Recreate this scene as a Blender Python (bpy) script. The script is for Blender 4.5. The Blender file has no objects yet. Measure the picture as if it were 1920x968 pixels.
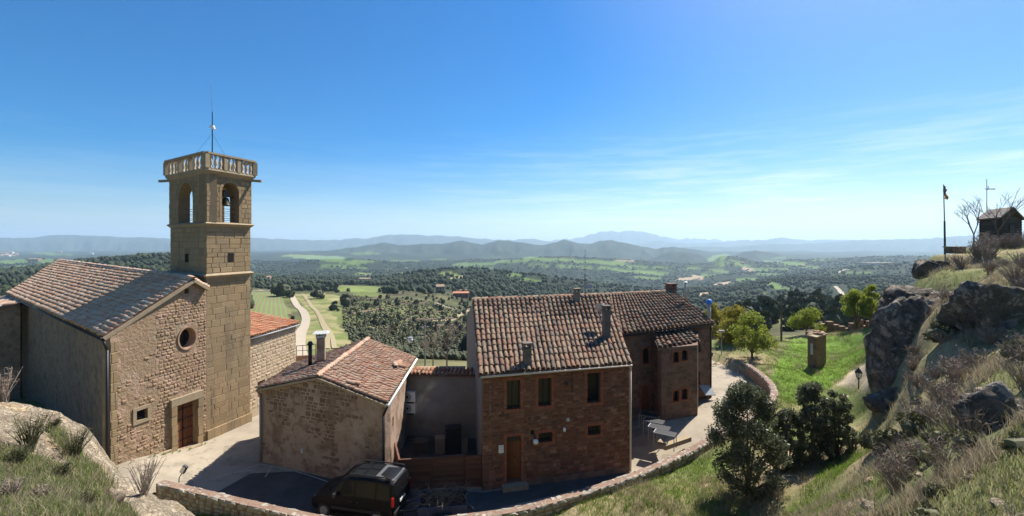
import bpy, bmesh, math, random
import numpy as np
from mathutils import Vector, Matrix

random.seed(7)
rng = np.random.default_rng(7)
SC = bpy.context.scene
COL = SC.collection

# ------------------------------------------------------------------ camera, sky, sun, exposure
F, CH, YH, CX = 840.0, 11.0, 456.0, 960.0          # focal length (px of 1920), eye height, horizon row, centre column
cam_data = bpy.data.cameras.new('camera')
cam_data.sensor_width = 36.0
cam_data.lens = 36.0 * F / 1920.0
cam_data.shift_y = -(484.0 - YH) / 1920.0
cam_data.clip_start = 0.05
cam_data.clip_end = 60000.0
cam = bpy.data.objects.new('camera', cam_data)
COL.objects.link(cam)
cam.location = (0, 0, CH)
cam.rotation_euler = (math.radians(90), 0, 0)
SC.camera = cam

SUN_AZ = Vector((0.68, 0.73, 0)).normalized()
SUN_EL = math.radians(51)
sun_dir = Vector((SUN_AZ.x * math.cos(SUN_EL), SUN_AZ.y * math.cos(SUN_EL), math.sin(SUN_EL)))
sun_data = bpy.data.lights.new('sun', 'SUN')
sun_data.energy = 5.0
sun_data.angle = math.radians(0.5)
sun_data.color = (1.0, 0.94, 0.84)
sun = bpy.data.objects.new('sun', sun_data)
COL.objects.link(sun)
sun.rotation_euler = (-sun_dir).to_track_quat('-Z', 'Y').to_euler()
sun.location = (30, 20, 60)

W = bpy.data.worlds.new('World')
SC.world = W
W.use_nodes = True
wt = W.node_tree
wt.nodes.clear()
def wn(t, **k):
    n = wt.nodes.new(t)
    for a, b in k.items():
        setattr(n, a, b)
    return n
w_out = wn('ShaderNodeOutputWorld')
w_bg = wn('ShaderNodeBackground')
w_bg.inputs['Strength'].default_value = 0.07
w_sky = wn('ShaderNodeTexSky', sky_type='NISHITA', sun_disc=False)
w_sky.sun_elevation = SUN_EL
w_sky.sun_rotation = math.atan2(SUN_AZ.x, SUN_AZ.y)
w_sky.altitude = 700
w_sky.air_density = 1.0
w_sky.dust_density = 1.6
w_sky.ozone_density = 4.0
# thin streaky cloud low over the horizon
w_tc = wn('ShaderNodeTexCoord')
w_sep = wn('ShaderNodeSeparateXYZ')
w_map = wn('ShaderNodeMapping')
w_map.inputs['Scale'].default_value = (2.2, 2.2, 30.0)
w_noise = wn('ShaderNodeTexNoise')
w_noise.inputs['Scale'].default_value = 2.3
w_noise.inputs['Detail'].default_value = 7.0
w_noise.inputs['Roughness'].default_value = 0.6
w_thr = wn('ShaderNodeMapRange', clamp=True)
w_thr.inputs['From Min'].default_value = 0.45
w_thr.inputs['From Max'].default_value = 0.74
w_lo = wn('ShaderNodeMapRange', clamp=True)
w_lo.inputs['From Min'].default_value = 0.25
w_lo.inputs['From Max'].default_value = 0.06
w_lo2 = wn('ShaderNodeMapRange', clamp=True)
w_lo2.inputs['From Min'].default_value = 0.0
w_lo2.inputs['From Max'].default_value = 0.04
w_m1 = wn('ShaderNodeMath', operation='MULTIPLY')
w_m2 = wn('ShaderNodeMath', operation='MULTIPLY')
w_m3 = wn('ShaderNodeMath', operation='MULTIPLY')
w_m3.inputs[1].default_value = 0.75
w_x = wn('ShaderNodeMapRange', clamp=True)
w_x.inputs['From Min'].default_value = -0.25
w_x.inputs['From Max'].default_value = 0.35
w_x.inputs['To Min'].default_value = 0.15
w_m4 = wn('ShaderNodeMath', operation='MULTIPLY')
w_mix = wn('ShaderNodeMix', data_type='RGBA')
w_mix.inputs['B'].default_value = (8.2, 8.6, 9.2, 1)
w_hsv = wn('ShaderNodeHueSaturation')
w_hsv.inputs['Hue'].default_value = 0.502
w_hsv.inputs['Saturation'].default_value = 1.68
L = wt.links.new
L(w_tc.outputs['Generated'], w_sep.inputs[0])
L(w_tc.outputs['Generated'], w_map.inputs['Vector'])
L(w_map.outputs[0], w_noise.inputs['Vector'])
L(w_noise.outputs[0], w_thr.inputs['Value'])
L(w_sep.outputs['Z'], w_lo.inputs['Value'])
L(w_sep.outputs['Z'], w_lo2.inputs['Value'])
L(w_thr.outputs[0], w_m1.inputs[0]); L(w_lo.outputs[0], w_m1.inputs[1])
L(w_m1.outputs[0], w_m2.inputs[0]); L(w_lo2.outputs[0], w_m2.inputs[1])
L(w_sep.outputs['X'], w_x.inputs['Value']); L(w_x.outputs[0], w_m4.inputs[0]); L(w_m2.outputs[0], w_m4.inputs[1]); L(w_m4.outputs[0], w_m3.inputs[0])
L(w_sky.outputs[0], w_hsv.inputs['Color'])
L(w_hsv.outputs[0], w_mix.inputs['A'])
L(w_m3.outputs[0], w_mix.inputs['Factor'])
L(w_mix.outputs['Result'], w_bg.inputs['Color'])
L(w_bg.outputs[0], w_out.inputs['Surface'])

SC.view_settings.view_transform = 'Standard'
SC.view_settings.look = 'None'
SC.view_settings.gamma = 1.0
SC.view_settings.use_curve_mapping = False
SC.view_settings.exposure = 1.0
SC.cycles.use_denoising = True
SC.cycles.max_bounces = 6
SC.cycles.diffuse_bounces = 3
SC.cycles.glossy_bounces = 3
SC.cycles.transparent_max_bounces = 8
SC.cycles.volume_bounces = 1
SC.cycles.sample_clamp_indirect = 6.0

# ------------------------------------------------------------------ helpers
def P(x, y, Y):
    """point of the photograph's pixel x, y at depth Y"""
    return Vector(((x - CX) / F * Y, Y, CH - (y - YH) / F * Y))
def G(x, y, z=0.0):
    """point of pixel x, y at height z"""
    Y = F * (CH - z) / (y - YH)
    return Vector(((x - CX) / F * Y, Y, z))
def flat(v, z=0.0):
    return Vector((v.x, v.y, z))

def _h(ix, iy, iz, s):
    n = (ix * 374761393 + iy * 668265263 + iz * 2147483647 + s * 974711) & 0xffffffff
    n = ((n ^ (n >> 13)) * 1274126177) & 0xffffffff
    n = ((n ^ (n >> 16)) * 2246822519) & 0xffffffff
    return ((n ^ (n >> 15)) & 0xffffff) / float(0xffffff)
def vnoise(x, y, z=None, s=0):
    x = np.asarray(x, float); y = np.asarray(y, float)
    z = np.zeros_like(x) if z is None else np.asarray(z, float)
    x0 = np.floor(x); y0 = np.floor(y); z0 = np.floor(z)
    fx = x - x0; fy = y - y0; fz = z - z0
    fx = fx * fx * (3 - 2 * fx); fy = fy * fy * (3 - 2 * fy); fz = fz * fz * (3 - 2 * fz)
    x0 = x0.astype(np.int64); y0 = y0.astype(np.int64); z0 = z0.astype(np.int64)
    r = 0
    for dx in (0, 1):
        for dy in (0, 1):
            for dz in (0, 1):
                w = (fx if dx else 1 - fx) * (fy if dy else 1 - fy) * (fz if dz else 1 - fz)
                r = r + w * _h(x0 + dx, y0 + dy, z0 + dz, s)
    return r * 2 - 1
def fbm(x, y, z=None, o=4, s=0, g=0.5):
    r = 0; a = 1.0; t = 0
    for k in range(o):
        f = 2.03 ** k
        r = r + a * vnoise(np.asarray(x) * f, np.asarray(y) * f, None if z is None else np.asarray(z) * f, s + k * 17)
        t += a; a *= g
    return r / t
def sstep(a, b, x):
    t = np.clip((np.asarray(x, float) - a) / (b - a), 0, 1)
    return t * t * (3 - 2 * t)
def in_poly(px, py, poly):
    px = np.asarray(px, float); py = np.asarray(py, float)
    r = np.zeros(px.shape, bool)
    n = len(poly)
    for i in range(n):
        x1, y1 = poly[i][0], poly[i][1]; x2, y2 = poly[(i + 1) % n][0], poly[(i + 1) % n][1]
        if y1 == y2:
            continue
        c = ((y1 > py) != (y2 > py)) & (px < (x2 - x1) * (py - y1) / (y2 - y1) + x1)
        r ^= c
    return r
def smooth_line(pts, n):
    """Catmull-Rom through pts (any dimension), n samples per span"""
    p = [np.array(q, float) for q in pts]
    p = [2 * p[0] - p[1]] + p + [2 * p[-1] - p[-2]]
    out = []
    for i in range(1, len(p) - 2):
        for k in range(n):
            t = k / n
            out.append(0.5 * (2 * p[i] + (p[i + 1] - p[i - 1]) * t + (2 * p[i - 1] - 5 * p[i] + 4 * p[i + 1] - p[i + 2]) * t * t + (3 * p[i] - p[i - 1] - 3 * p[i + 1] + p[i + 2]) * t ** 3))
    out.append(p[-2])
    return np.array(out)

def make_mesh(name, V, faces, mat=None, smooth=False):
    me = bpy.data.meshes.new(name)
    V = np.asarray(V, np.float32)
    if isinstance(faces, np.ndarray):
        m, k = faces.shape
        me.vertices.add(len(V)); me.vertices.foreach_set('co', V.ravel())
        me.loops.add(m * k); me.loops.foreach_set('vertex_index', faces.astype(np.int32).ravel())
        me.polygons.add(m)
        me.polygons.foreach_set('loop_start', np.arange(0, m * k, k, dtype=np.int32))
        me.update(calc_edges=True)
    else:
        me.from_pydata([tuple(map(float, v)) for v in V], [], [tuple(int(i) for i in f) for f in faces])
        me.update()
    if mat is not None:
        me.materials.append(mat)
    if smooth:
        me.polygons.foreach_set('use_smooth', np.ones(len(me.polygons), bool))
    return me
WORLD = {}
def link(name, data, parent=None, world=None):
    o = bpy.data.objects.new(name, data)
    COL.objects.link(o)
    world = Matrix.Identity(4) if world is None else world
    if parent is not None:
        o.parent = parent
        o.matrix_parent_inverse = WORLD[parent.name].inverted()
    o.matrix_basis = world
    WORLD[o.name] = world.copy()
    return o
def tag(o, label=None, cat=None, group=None, kind=None):
    if label: o['label'] = label
    if cat: o['category'] = cat
    if group: o['group'] = group
    if kind: o['kind'] = kind
    return o
def thing(name, label, cat, loc=(0, 0, 0), group=None):
    o = link(name, None, None, Matrix.Translation(Vector(loc)))
    o.empty_display_size = 0.3
    return tag(o, label, cat, group)
def part(name, V, faces, mat, parent, smooth=False):
    return link(name, make_mesh(name, V, faces, mat, smooth), parent)

class MB:
    """collects shapes into one mesh"""
    def __init__(self):
        self.v = []; self.f = []
    def add(self, vs, fs):
        b = len(self.v)
        self.v += [tuple(v) for v in vs]
        self.f += [tuple(i + b for i in f) for f in fs]
        return self
    def hexa(self, p):
        return self.add(p, [(0, 3, 2, 1), (4, 5, 6, 7), (0, 1, 5, 4), (1, 2, 6, 5), (2, 3, 7, 6), (3, 0, 4, 7)])
    def box(self, c, s, rz=0.0, M=None):
        c = Vector(c); hx, hy, hz = s[0] / 2, s[1] / 2, s[2] / 2
        R = M if M is not None else Matrix.Rotation(rz, 3, 'Z')
        return self.hexa([c + R @ Vector(q) for q in ((-hx, -hy, -hz), (hx, -hy, -hz), (hx, hy, -hz), (-hx, hy, -hz), (-hx, -hy, hz), (hx, -hy, hz), (hx, hy, hz), (-hx, hy, hz))])
    def beam(self, a, b, w, h, up=Vector((0, 0, 1))):
        a = Vector(a); b = Vector(b); d = (b - a).normalized()
        x = d.cross(up)
        if x.length < 1e-4: x = Vector((1, 0, 0))
        x.normalize(); u = x.cross(d)
        p = []
        for q in (a, b):
            p += [q - x * w / 2 - u * h / 2, q + x * w / 2 - u * h / 2, q + x * w / 2 + u * h / 2, q - x * w / 2 + u * h / 2]
        return self.hexa(p)
    def cyl(self, a, b, r0, r1=None, n=8, cap=True):
        a = Vector(a); b = Vector(b); r1 = r0 if r1 is None else r1
        d = (b - a)
        if d.length < 1e-6: return self
        d.normalize()
        x = d.orthogonal().normalized(); y = d.cross(x)
        vs = []
        for q, r in ((a, r0), (b, r1)):
            for k in range(n):
                t = 2 * math.pi * k / n
                vs.append(q + (x * math.cos(t) + y * math.sin(t)) * r)
        fs = [(k, (k + 1) % n, n + (k + 1) % n, n + k) for k in range(n)]
        if cap:
            fs += [tuple(range(n - 1, -1, -1)), tuple(range(n, 2 * n))]
        return self.add(vs, fs)
    def tube(self, pts, r, n=6):
        for a, b in zip(pts[:-1], pts[1:]):
            self.cyl(a, b, r, r, n)
        return self
    def lathe(self, c, prof, n=12):
        c = Vector(c); vs = []; fs = []
        for r, z in prof:
            for k in range(n):
                t = 2 * math.pi * k / n
                vs.append((c.x + r * math.cos(t), c.y + r * math.sin(t), c.z + z))
        for i in range(len(prof) - 1):
            for k in range(n):
                fs.append((i * n + k, i * n + (k + 1) % n, (i + 1) * n + (k + 1) % n, (i + 1) * n + k))
        fs.append(tuple(range(n - 1, -1, -1))); fs.append(tuple((len(prof) - 1) * n + k for k in range(n)))
        return self.add(vs, fs)
    def build(self, name, mat, parent=None, smooth=False):
        return link(name, make_mesh(name, self.v, self.f, mat, smooth), parent)

# ------------------------------------------------------------------ materials
MATS = {}
def mat_new(name):
    m = bpy.data.materials.new(name); m.use_nodes = True
    nt = m.node_tree; nt.nodes.clear()
    out = nt.nodes.new('ShaderNodeOutputMaterial')
    MATS[name] = m
    return m, nt, out
def nd(nt, t, ins=None, **k):
    n = nt.nodes.new(t)
    for a, b in k.items(): setattr(n, a, b)
    for a, b in (ins or {}).items(): n.inputs[a].default_value = b
    return n
def c4(c): return (c[0], c[1], c[2], 1.0)
def ramp(nt, stops, interp='LINEAR'):
    r = nd(nt, 'ShaderNodeValToRGB'); cr = r.color_ramp; cr.interpolation = interp
    while len(cr.elements) < len(stops): cr.elements.new(0.5)
    for e, (p, c) in zip(cr.elements, stops):
        e.position = p; e.color = c4(c)
    return r
def piece_random(nt):
    oi = nd(nt, 'ShaderNodeObjectInfo'); ge = nd(nt, 'ShaderNodeNewGeometry')
    ad = nd(nt, 'ShaderNodeMath', operation='ADD'); fr = nd(nt, 'ShaderNodeMath', operation='FRACT')
    nt.links.new(oi.outputs['Random'], ad.inputs[0]); nt.links.new(ge.outputs['Random Per Island'], ad.inputs[1])
    nt.links.new(ad.outputs[0], fr.inputs[0])
    return fr.outputs[0], ge.outputs['Position']
def noise_tex(nt, pos, scale, detail=5, rough=0.6, stretch=None, dist=0.0):
    n = nd(nt, 'ShaderNodeTexNoise', {'Scale': scale, 'Detail': detail, 'Roughness': rough, 'Distortion': dist})
    if stretch:
        mp = nd(nt, 'ShaderNodeMapping'); mp.inputs['Scale'].default_value = stretch
        nt.links.new(pos, mp.inputs['Vector']); nt.links.new(mp.outputs[0], n.inputs['Vector'])
    else:
        nt.links.new(pos, n.inputs['Vector'])
    return n.outputs[0]
def surf(name, palette, noises=(), rough=0.9, bump=(0.02, 30.0), spec=0.3, pieces=False, metal=0.0):
    """palette: colours spread over a piece's random number (or noise); noises: (scale, lo, hi, colour, amount, stretch)"""
    m, nt, out = mat_new(name); lk = nt.links.new
    rnd, pos = piece_random(nt)
    k = len(palette)
    stops = [(i / max(1, k - 1), c) for i, c in enumerate(palette)] if k > 1 else [(0, palette[0]), (1, palette[0])]
    r = ramp(nt, stops)
    if pieces: lk(rnd, r.inputs[0])
    else:
        mr = nd(nt, 'ShaderNodeMapRange', {'From Min': 0.3, 'From Max': 0.7}, clamp=True)
        lk(noise_tex(nt, pos, 1.7, 8, 0.65), mr.inputs[0]); lk(mr.outputs[0], r.inputs[0])
    col = r.outputs[0]
    for ns in noises:
        sc, lo, hi, c, amt = ns[:5]
        st = ns[5] if len(ns) > 5 else None
        t = noise_tex(nt, pos, sc, 7, 0.65, st)
        mr = nd(nt, 'ShaderNodeMapRange', {'From Min': lo, 'From Max': hi, 'To Max': amt}, clamp=True)
        lk(t, mr.inputs[0])
        mx = nd(nt, 'ShaderNodeMix', data_type='RGBA'); mx.inputs['B'].default_value = c4(c)
        lk(mr.outputs[0], mx.inputs['Factor']); lk(col, mx.inputs['A']); col = mx.outputs['Result']
    b = nd(nt, 'ShaderNodeBsdfPrincipled', {'Roughness': rough, 'Metallic': metal})
    b.inputs['Specular IOR Level'].default_value = spec
    lk(col, b.inputs['Base Color'])
    if bump:
        bp = nd(nt, 'ShaderNodeBump', {'Strength': 1.0, 'Distance': bump[0]})
        lk(noise_tex(nt, pos, bump[1], 6, 0.65), bp.inputs['Height']); lk(bp.outputs[0], b.inputs['Normal'])
    lk(b.outputs[0], out.inputs[0])
    return m
def leafmat(name, palette, transl=0.35, rough=0.7, clump=None):
    m, nt, out = mat_new(name); lk = nt.links.new
    rnd, pos = piece_random(nt)
    r = ramp(nt, [(i / (len(palette) - 1), c) for i, c in enumerate(palette)])
    if clump:
        mr = nd(nt, 'ShaderNodeMapRange', {'From Min': 0.3, 'From Max': 0.7}, clamp=True)
        lk(noise_tex(nt, pos, clump, 3, 0.6), mr.inputs[0])
        mx0 = nd(nt, 'ShaderNodeMix', data_type='FLOAT'); mx0.inputs['Factor'].default_value = 0.5
        lk(rnd, mx0.inputs['A']); lk(mr.outputs[0], mx0.inputs['B']); lk(mx0.outputs['Result'], r.inputs[0])
    else:
        lk(rnd, r.inputs[0])
    b = nd(nt, 'ShaderNodeBsdfPrincipled', {'Roughness': rough}); b.inputs['Specular IOR Level'].default_value = 0.25
    t = nd(nt, 'ShaderNodeBsdfTranslucent'); mx = nd(nt, 'ShaderNodeMixShader', {0: transl})
    lk(r.outputs[0], b.inputs['Base Color']); lk(r.outputs[0], t.inputs['Color'])
    lk(b.outputs[0], mx.inputs[1]); lk(t.outputs[0], mx.inputs[2]); lk(mx.outputs[0], out.inputs[0])
    return m
def plain(name, c, rough=0.6, metal=0.0, spec=0.4):
    return surf(name, [tuple(q * 0.9 for q in c), tuple(min(1, q * 1.08) for q in c)], (), rough, None, spec, False, metal)
def cover_mat(name, bump=0.0, sc=3.0):
    """land colour from the mesh's own cover attribute, broken up by noise"""
    m, nt, out = mat_new(name); lk = nt.links.new
    at = nd(nt, 'ShaderNodeAttribute', attribute_name='cover'); ge = nd(nt, 'ShaderNodeNewGeometry')
    n1 = noise_tex(nt, ge.outputs['Position'], sc, 8, 0.7)
    mr = nd(nt, 'ShaderNodeMapRange', {'From Min': 0.25, 'From Max': 0.75, 'To Min': 0.62, 'To Max': 1.38})
    lk(n1, mr.inputs[0])
    mx = nd(nt, 'ShaderNodeVectorMath', operation='SCALE'); lk(at.outputs['Color'], mx.inputs[0]); lk(mr.outputs[0], mx.inputs['Scale'])
    b = nd(nt, 'ShaderNodeBsdfPrincipled', {'Roughness': 0.95}); b.inputs['Specular IOR Level'].default_value = 0.1
    lk(mx.outputs[0], b.inputs['Base Color'])
    if bump:
        bp = nd(nt, 'ShaderNodeBump', {'Strength': 1.0, 'Distance': bump}); lk(n1, bp.inputs['Height']); lk(bp.outputs[0], b.inputs['Normal'])
    lk(b.outputs[0], out.inputs[0])
    return m

tile_red = [(0.20, 0.075, 0.045), (0.30, 0.125, 0.075), (0.27, 0.15, 0.095), (0.34, 0.21, 0.14), (0.19, 0.145, 0.105), (0.10, 0.08, 0.065), (0.36, 0.16, 0.095)]
M_tile_brick = surf('weathered_dark_tile', [(0.20, 0.095, 0.06), (0.26, 0.145, 0.09), (0.25, 0.175, 0.115), (0.31, 0.22, 0.145), (0.20, 0.15, 0.105), (0.13, 0.10, 0.078), (0.28, 0.15, 0.095), (0.27, 0.19, 0.125)],
                    [(5.0, 0.45, 0.7, (0.10, 0.09, 0.07), 0.6), (22.0, 0.55, 0.75, (0.34, 0.30, 0.21), 0.55)], 0.9, (0.01, 60), 0.2, True)
M_tile_church = surf('pale_weathered_tile', [(0.50, 0.26, 0.16), (0.58, 0.37, 0.24), (0.60, 0.44, 0.31), (0.55, 0.33, 0.21), (0.47, 0.36, 0.27), (0.62, 0.48, 0.35), (0.52, 0.25, 0.15)],
                     [(1.2, 0.45, 0.68, (0.42, 0.35, 0.27), 0.5), (24.0, 0.55, 0.75, (0.20, 0.17, 0.14), 0.45)], 0.9, (0.01, 60), 0.2, True)
M_tile_small = surf('pinkish_old_tile', [(0.32, 0.155, 0.10), (0.39, 0.235, 0.16), (0.37, 0.25, 0.175), (0.30, 0.205, 0.145), (0.43, 0.30, 0.215), (0.25, 0.14, 0.10), (0.37, 0.20, 0.135)],
                    [(1.6, 0.45, 0.68, (0.30, 0.24, 0.18), 0.55), (24.0, 0.55, 0.75, (0.13, 0.11, 0.09), 0.5)], 0.9, (0.01, 60), 0.2, True)
M_tile_orange = surf('newer_orange_tile', [(0.40, 0.16, 0.09), (0.46, 0.21, 0.12), (0.40, 0.24, 0.15), (0.34, 0.14, 0.08), (0.45, 0.28, 0.18)],
                     [(24.0, 0.55, 0.75, (0.22, 0.15, 0.11), 0.5)], 0.9, (0.01, 60), 0.2, True)
M_tile_bed = surf('mortar_and_shaded_tile_bed', [(0.12, 0.07, 0.05), (0.2, 0.13, 0.09)], [(9, 0.5, 0.7, (0.06, 0.05, 0.04), 0.6)], 0.95, (0.02, 20))
M_stone_brick = surf('reddish_brown_sandstone', [(0.125, 0.05, 0.033), (0.21, 0.082, 0.05), (0.155, 0.068, 0.046), (0.29, 0.14, 0.09), (0.10, 0.052, 0.04), (0.24, 0.10, 0.06), (0.34, 0.18, 0.12)],
                     [(9.0, 0.45, 0.75, (0.10, 0.06, 0.045), 0.5), (30, 0.5, 0.8, (0.25, 0.16, 0.11), 0.3)], 0.95, (0.012, 45), 0.2, True)
M_mortar_brick = surf('dull_red_mortar', [(0.15, 0.08, 0.055), (0.20, 0.11, 0.078)], [(14, 0.5, 0.7, (0.1, 0.06, 0.045), 0.5)], 0.95, (0.012, 35))
M_stone_wing = surf('mottled_brown_stone', [(0.15, 0.085, 0.06), (0.20, 0.125, 0.09), (0.12, 0.08, 0.06), (0.24, 0.15, 0.105), (0.17, 0.095, 0.065)],
                    [(1.3, 0.5, 0.66, (0.07, 0.055, 0.045), 0.75), (26, 0.5, 0.8, (0.28, 0.19, 0.14), 0.3)], 0.95, (0.012, 45), 0.2, True)
M_mortar_wing = surf('stained_brown_render', [(0.17, 0.11, 0.08), (0.23, 0.15, 0.11)], [(1.3, 0.5, 0.66, (0.07, 0.055, 0.045), 0.75), (14, 0.5, 0.7, (0.1, 0.07, 0.05), 0.4)], 0.95, (0.02, 25))
M_redbrick = surf('red_trim_brick', [(0.26, 0.085, 0.05), (0.32, 0.115, 0.065), (0.22, 0.075, 0.05), (0.29, 0.14, 0.09)], [(40, 0.5, 0.75, (0.18, 0.08, 0.055), 0.5)], 0.9, (0.006, 60), 0.2, True)
M_stone_church = surf('ochre_rubble_stone', [(0.26, 0.17, 0.10), (0.31, 0.21, 0.125), (0.23, 0.155, 0.10), (0.34, 0.235, 0.145), (0.31, 0.19, 0.12), (0.21, 0.15, 0.10)],
                      [(7.0, 0.48, 0.72, (0.27, 0.20, 0.14), 0.55), (1.1, 0.52, 0.66, (0.44, 0.30, 0.22), 0.5), (30, 0.55, 0.75, (0.18, 0.14, 0.10), 0.4)], 0.95, (0.02, 30), 0.2, True)
M_plaster_church = surf('flaking_ochre_plaster', [(0.255, 0.175, 0.108), (0.325, 0.228, 0.142)],
                        [(1.1, 0.5, 0.62, (0.45, 0.30, 0.225), 0.75), (0.7, 0.52, 0.62, (0.30, 0.235, 0.165), 0.6), (6.0, 0.5, 0.7, (0.25, 0.18, 0.12), 0.6), (28, 0.55, 0.75, (0.2, 0.15, 0.1), 0.4)], 0.95, (0.07, 7.0))
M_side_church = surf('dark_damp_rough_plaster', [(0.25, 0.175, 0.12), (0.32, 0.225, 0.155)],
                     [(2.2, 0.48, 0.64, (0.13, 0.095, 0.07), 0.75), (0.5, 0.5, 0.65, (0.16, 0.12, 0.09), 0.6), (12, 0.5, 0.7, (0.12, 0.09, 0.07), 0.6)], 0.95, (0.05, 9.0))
M_ashlar = surf('ochre_ashlar', [(0.26, 0.185, 0.10), (0.31, 0.22, 0.122), (0.225, 0.165, 0.095), (0.335, 0.24, 0.135), (0.275, 0.205, 0.12), (0.295, 0.205, 0.112)],
                [(5.0, 0.48, 0.72, (0.26, 0.19, 0.11), 0.6), (0.6, 0.5, 0.64, (0.20, 0.155, 0.10), 0.6, (1, 1, .5)), (2.2, 0.55, 0.70, (0.11, 0.09, 0.065), 0.6, (1, 1, .12)), (28, 0.53, 0.70, (0.17, 0.125, 0.08), 0.55)], 0.95, (0.02, 22), 0.2, True)
M_ashlar_joint = surf('tower_mortar', [(0.18, 0.13, 0.08), (0.235, 0.172, 0.105)], [(8, 0.5, 0.7, (0.2, 0.155, 0.105), 0.6)], 0.95, (0.015, 25))
M_trim = surf('worn_pale_stone_trim', [(0.27, 0.21, 0.135), (0.34, 0.27, 0.18)], [(4, 0.5, 0.68, (0.2, 0.17, 0.125), 0.65), (25, 0.5, 0.75, (0.26, 0.21, 0.15), 0.5)], 0.95, (0.012, 30), 0.2)
M_baluster = surf('lichen_grey_baluster_stone', [(0.40, 0.34, 0.26), (0.50, 0.43, 0.33)], [(9, 0.5, 0.7, (0.22, 0.19, 0.15), 0.6)], 0.95, (0.008, 40), 0.2)
M_plaster_small = surf('patchy_pinkish_render', [(0.30, 0.215, 0.165), (0.37, 0.27, 0.205)],
                       [(0.9, 0.5, 0.60, (0.20, 0.135, 0.095), 0.85), (2.6, 0.52, 0.62, (0.155, 0.105, 0.075), 0.7), (0.5, 0.53, 0.6, (0.40, 0.32, 0.26), 0.7), (18, 0.5, 0.75, (0.2, 0.14, 0.1), 0.5)], 0.95, (0.025, 12.0))
M_stone_small = surf('dark_brown_rubble', [(0.15, 0.10, 0.07), (0.20, 0.13, 0.09), (0.12, 0.085, 0.065), (0.24, 0.165, 0.115), (0.17, 0.12, 0.095)], [(26, 0.5, 0.75, (0.26, 0.19, 0.14), 0.35)], 0.95, (0.015, 40), 0.2, True)
M_annex = surf('pale_ochre_rubble', [(0.37, 0.28, 0.18), (0.43, 0.33, 0.22), (0.33, 0.255, 0.17), (0.46, 0.36, 0.25)], [(20, 0.5, 0.75, (0.25, 0.19, 0.13), 0.5)], 0.95, (0.02, 35), 0.2, True)
M_annex_joint = surf('pale_annex_mortar', [(0.36, 0.28, 0.19), (0.42, 0.33, 0.225)], [(14, 0.5, 0.7, (0.25, 0.19, 0.13), 0.6)], 0.95, (0.02, 25))
M_grey_render = surf('dirty_grey_render', [(0.20, 0.17, 0.145), (0.26, 0.22, 0.185)], [(1.0, 0.5, 0.68, (0.14, 0.12, 0.10), 0.6), (20, 0.5, 0.75, (0.16, 0.13, 0.11), 0.4)], 0.95, (0.01, 25))
M_white_paint = plain('white_painted_metal', (0.75, 0.75, 0.73), 0.45)
M_grey_metal = plain('galvanised_metal', (0.26, 0.27, 0.28), 0.55, 0.3)
M_dark_metal = plain('dark_iron', (0.035, 0.035, 0.04), 0.5, 0.6)
M_black = plain('black_plastic', (0.02, 0.02, 0.022), 0.5)
M_cream_pipe = plain('cream_downpipe', (0.52, 0.44, 0.36), 0.5)
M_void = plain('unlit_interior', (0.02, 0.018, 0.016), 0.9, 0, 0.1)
M_blue = plain('blue_cowl_paint', (0.05, 0.22, 0.62), 0.4)
M_white = plain('white_enamel', (0.78, 0.78, 0.76), 0.35)
M_grey = plain('mid_grey_plastic', (0.42, 0.42, 0.40), 0.5)
M_wood_door = surf('varnished_red_brown_wood', [(0.16, 0.055, 0.022), (0.25, 0.09, 0.035)], [(6, 0.45, 0.7, (0.09, 0.035, 0.018), 0.7, (6, 6, 0.4))], 0.55, (0.006, 20), 0.4)
M_wood_fence = surf('reddish_stained_wood', [(0.12, 0.048, 0.03), (0.17, 0.072, 0.045), (0.10, 0.043, 0.03), (0.2, 0.09, 0.055)], [(5, 0.45, 0.7, (0.07, 0.035, 0.025), 0.6, (0.5, 0.5, 6))], 0.7, (0.005, 25), 0.3, True)
M_wood_dark = surf('tarred_log', [(0.045, 0.036, 0.03), (0.075, 0.06, 0.05), (0.035, 0.03, 0.027)], [(8, 0.5, 0.7, (0.1, 0.085, 0.07), 0.4)], 0.9, (0.012, 30), 0.2, True)
M_wood_roof = surf('grey_weathered_board', [(0.13, 0.115, 0.10), (0.20, 0.175, 0.15), (0.16, 0.14, 0.12)], [(8, 0.5, 0.7, (0.09, 0.08, 0.07), 0.5)], 0.9, (0.012, 30), 0.2, True)
M_bark = surf('grey_brown_bark', [(0.09, 0.07, 0.055), (0.16, 0.13, 0.10)], [(20, 0.5, 0.7, (0.05, 0.04, 0.03), 0.6)], 0.95, (0.01, 30))
M_twig = surf('pale_dry_twig', [(0.20, 0.155, 0.12), (0.30, 0.24, 0.19)], (), 0.95, None)
M_concrete = surf('worn_plaza_concrete', [(0.27, 0.23, 0.175), (0.345, 0.295, 0.225)], [(0.35, 0.48, 0.62, (0.20, 0.17, 0.13), 0.7), (3, 0.5, 0.7, (0.30, 0.26, 0.20), 0.6), (1.1, .56, .6, (.16, .14, .11), .5), (40, 0.5, 0.75, (0.27, 0.235, 0.185), 0.4)], 0.95, (0.006, 30), 0.2)
M_asphalt = surf('grey_yard_asphalt', [(0.055, 0.053, 0.05), (0.085, 0.08, 0.075)], [(0.5, 0.5, 0.66, (0.12, 0.11, 0.095), 0.6), (50, 0.5, 0.75, (0.14, 0.13, 0.12), 0.4)], 0.95, (0.006, 60), 0.2)
M_line = surf('pale_joint_line', [(0.42, 0.39, 0.34), (0.5, 0.47, 0.42)], [(6, 0.5, 0.66, (0.2, 0.18, 0.15), 0.6)], 0.9, None)
M_coping = surf('mottled_grey_coping_stone', [(0.29, 0.26, 0.215), (0.36, 0.33, 0.275), (0.26, 0.235, 0.20), (0.41, 0.375, 0.315), (0.27, 0.235, 0.195)], [(14, 0.5, 0.72, (0.17, 0.145, 0.12), 0.6), (40, 0.55, 0.75, (0.5, 0.45, 0.37), 0.4)], 0.95, (0.02, 30), 0.2, True)
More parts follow.
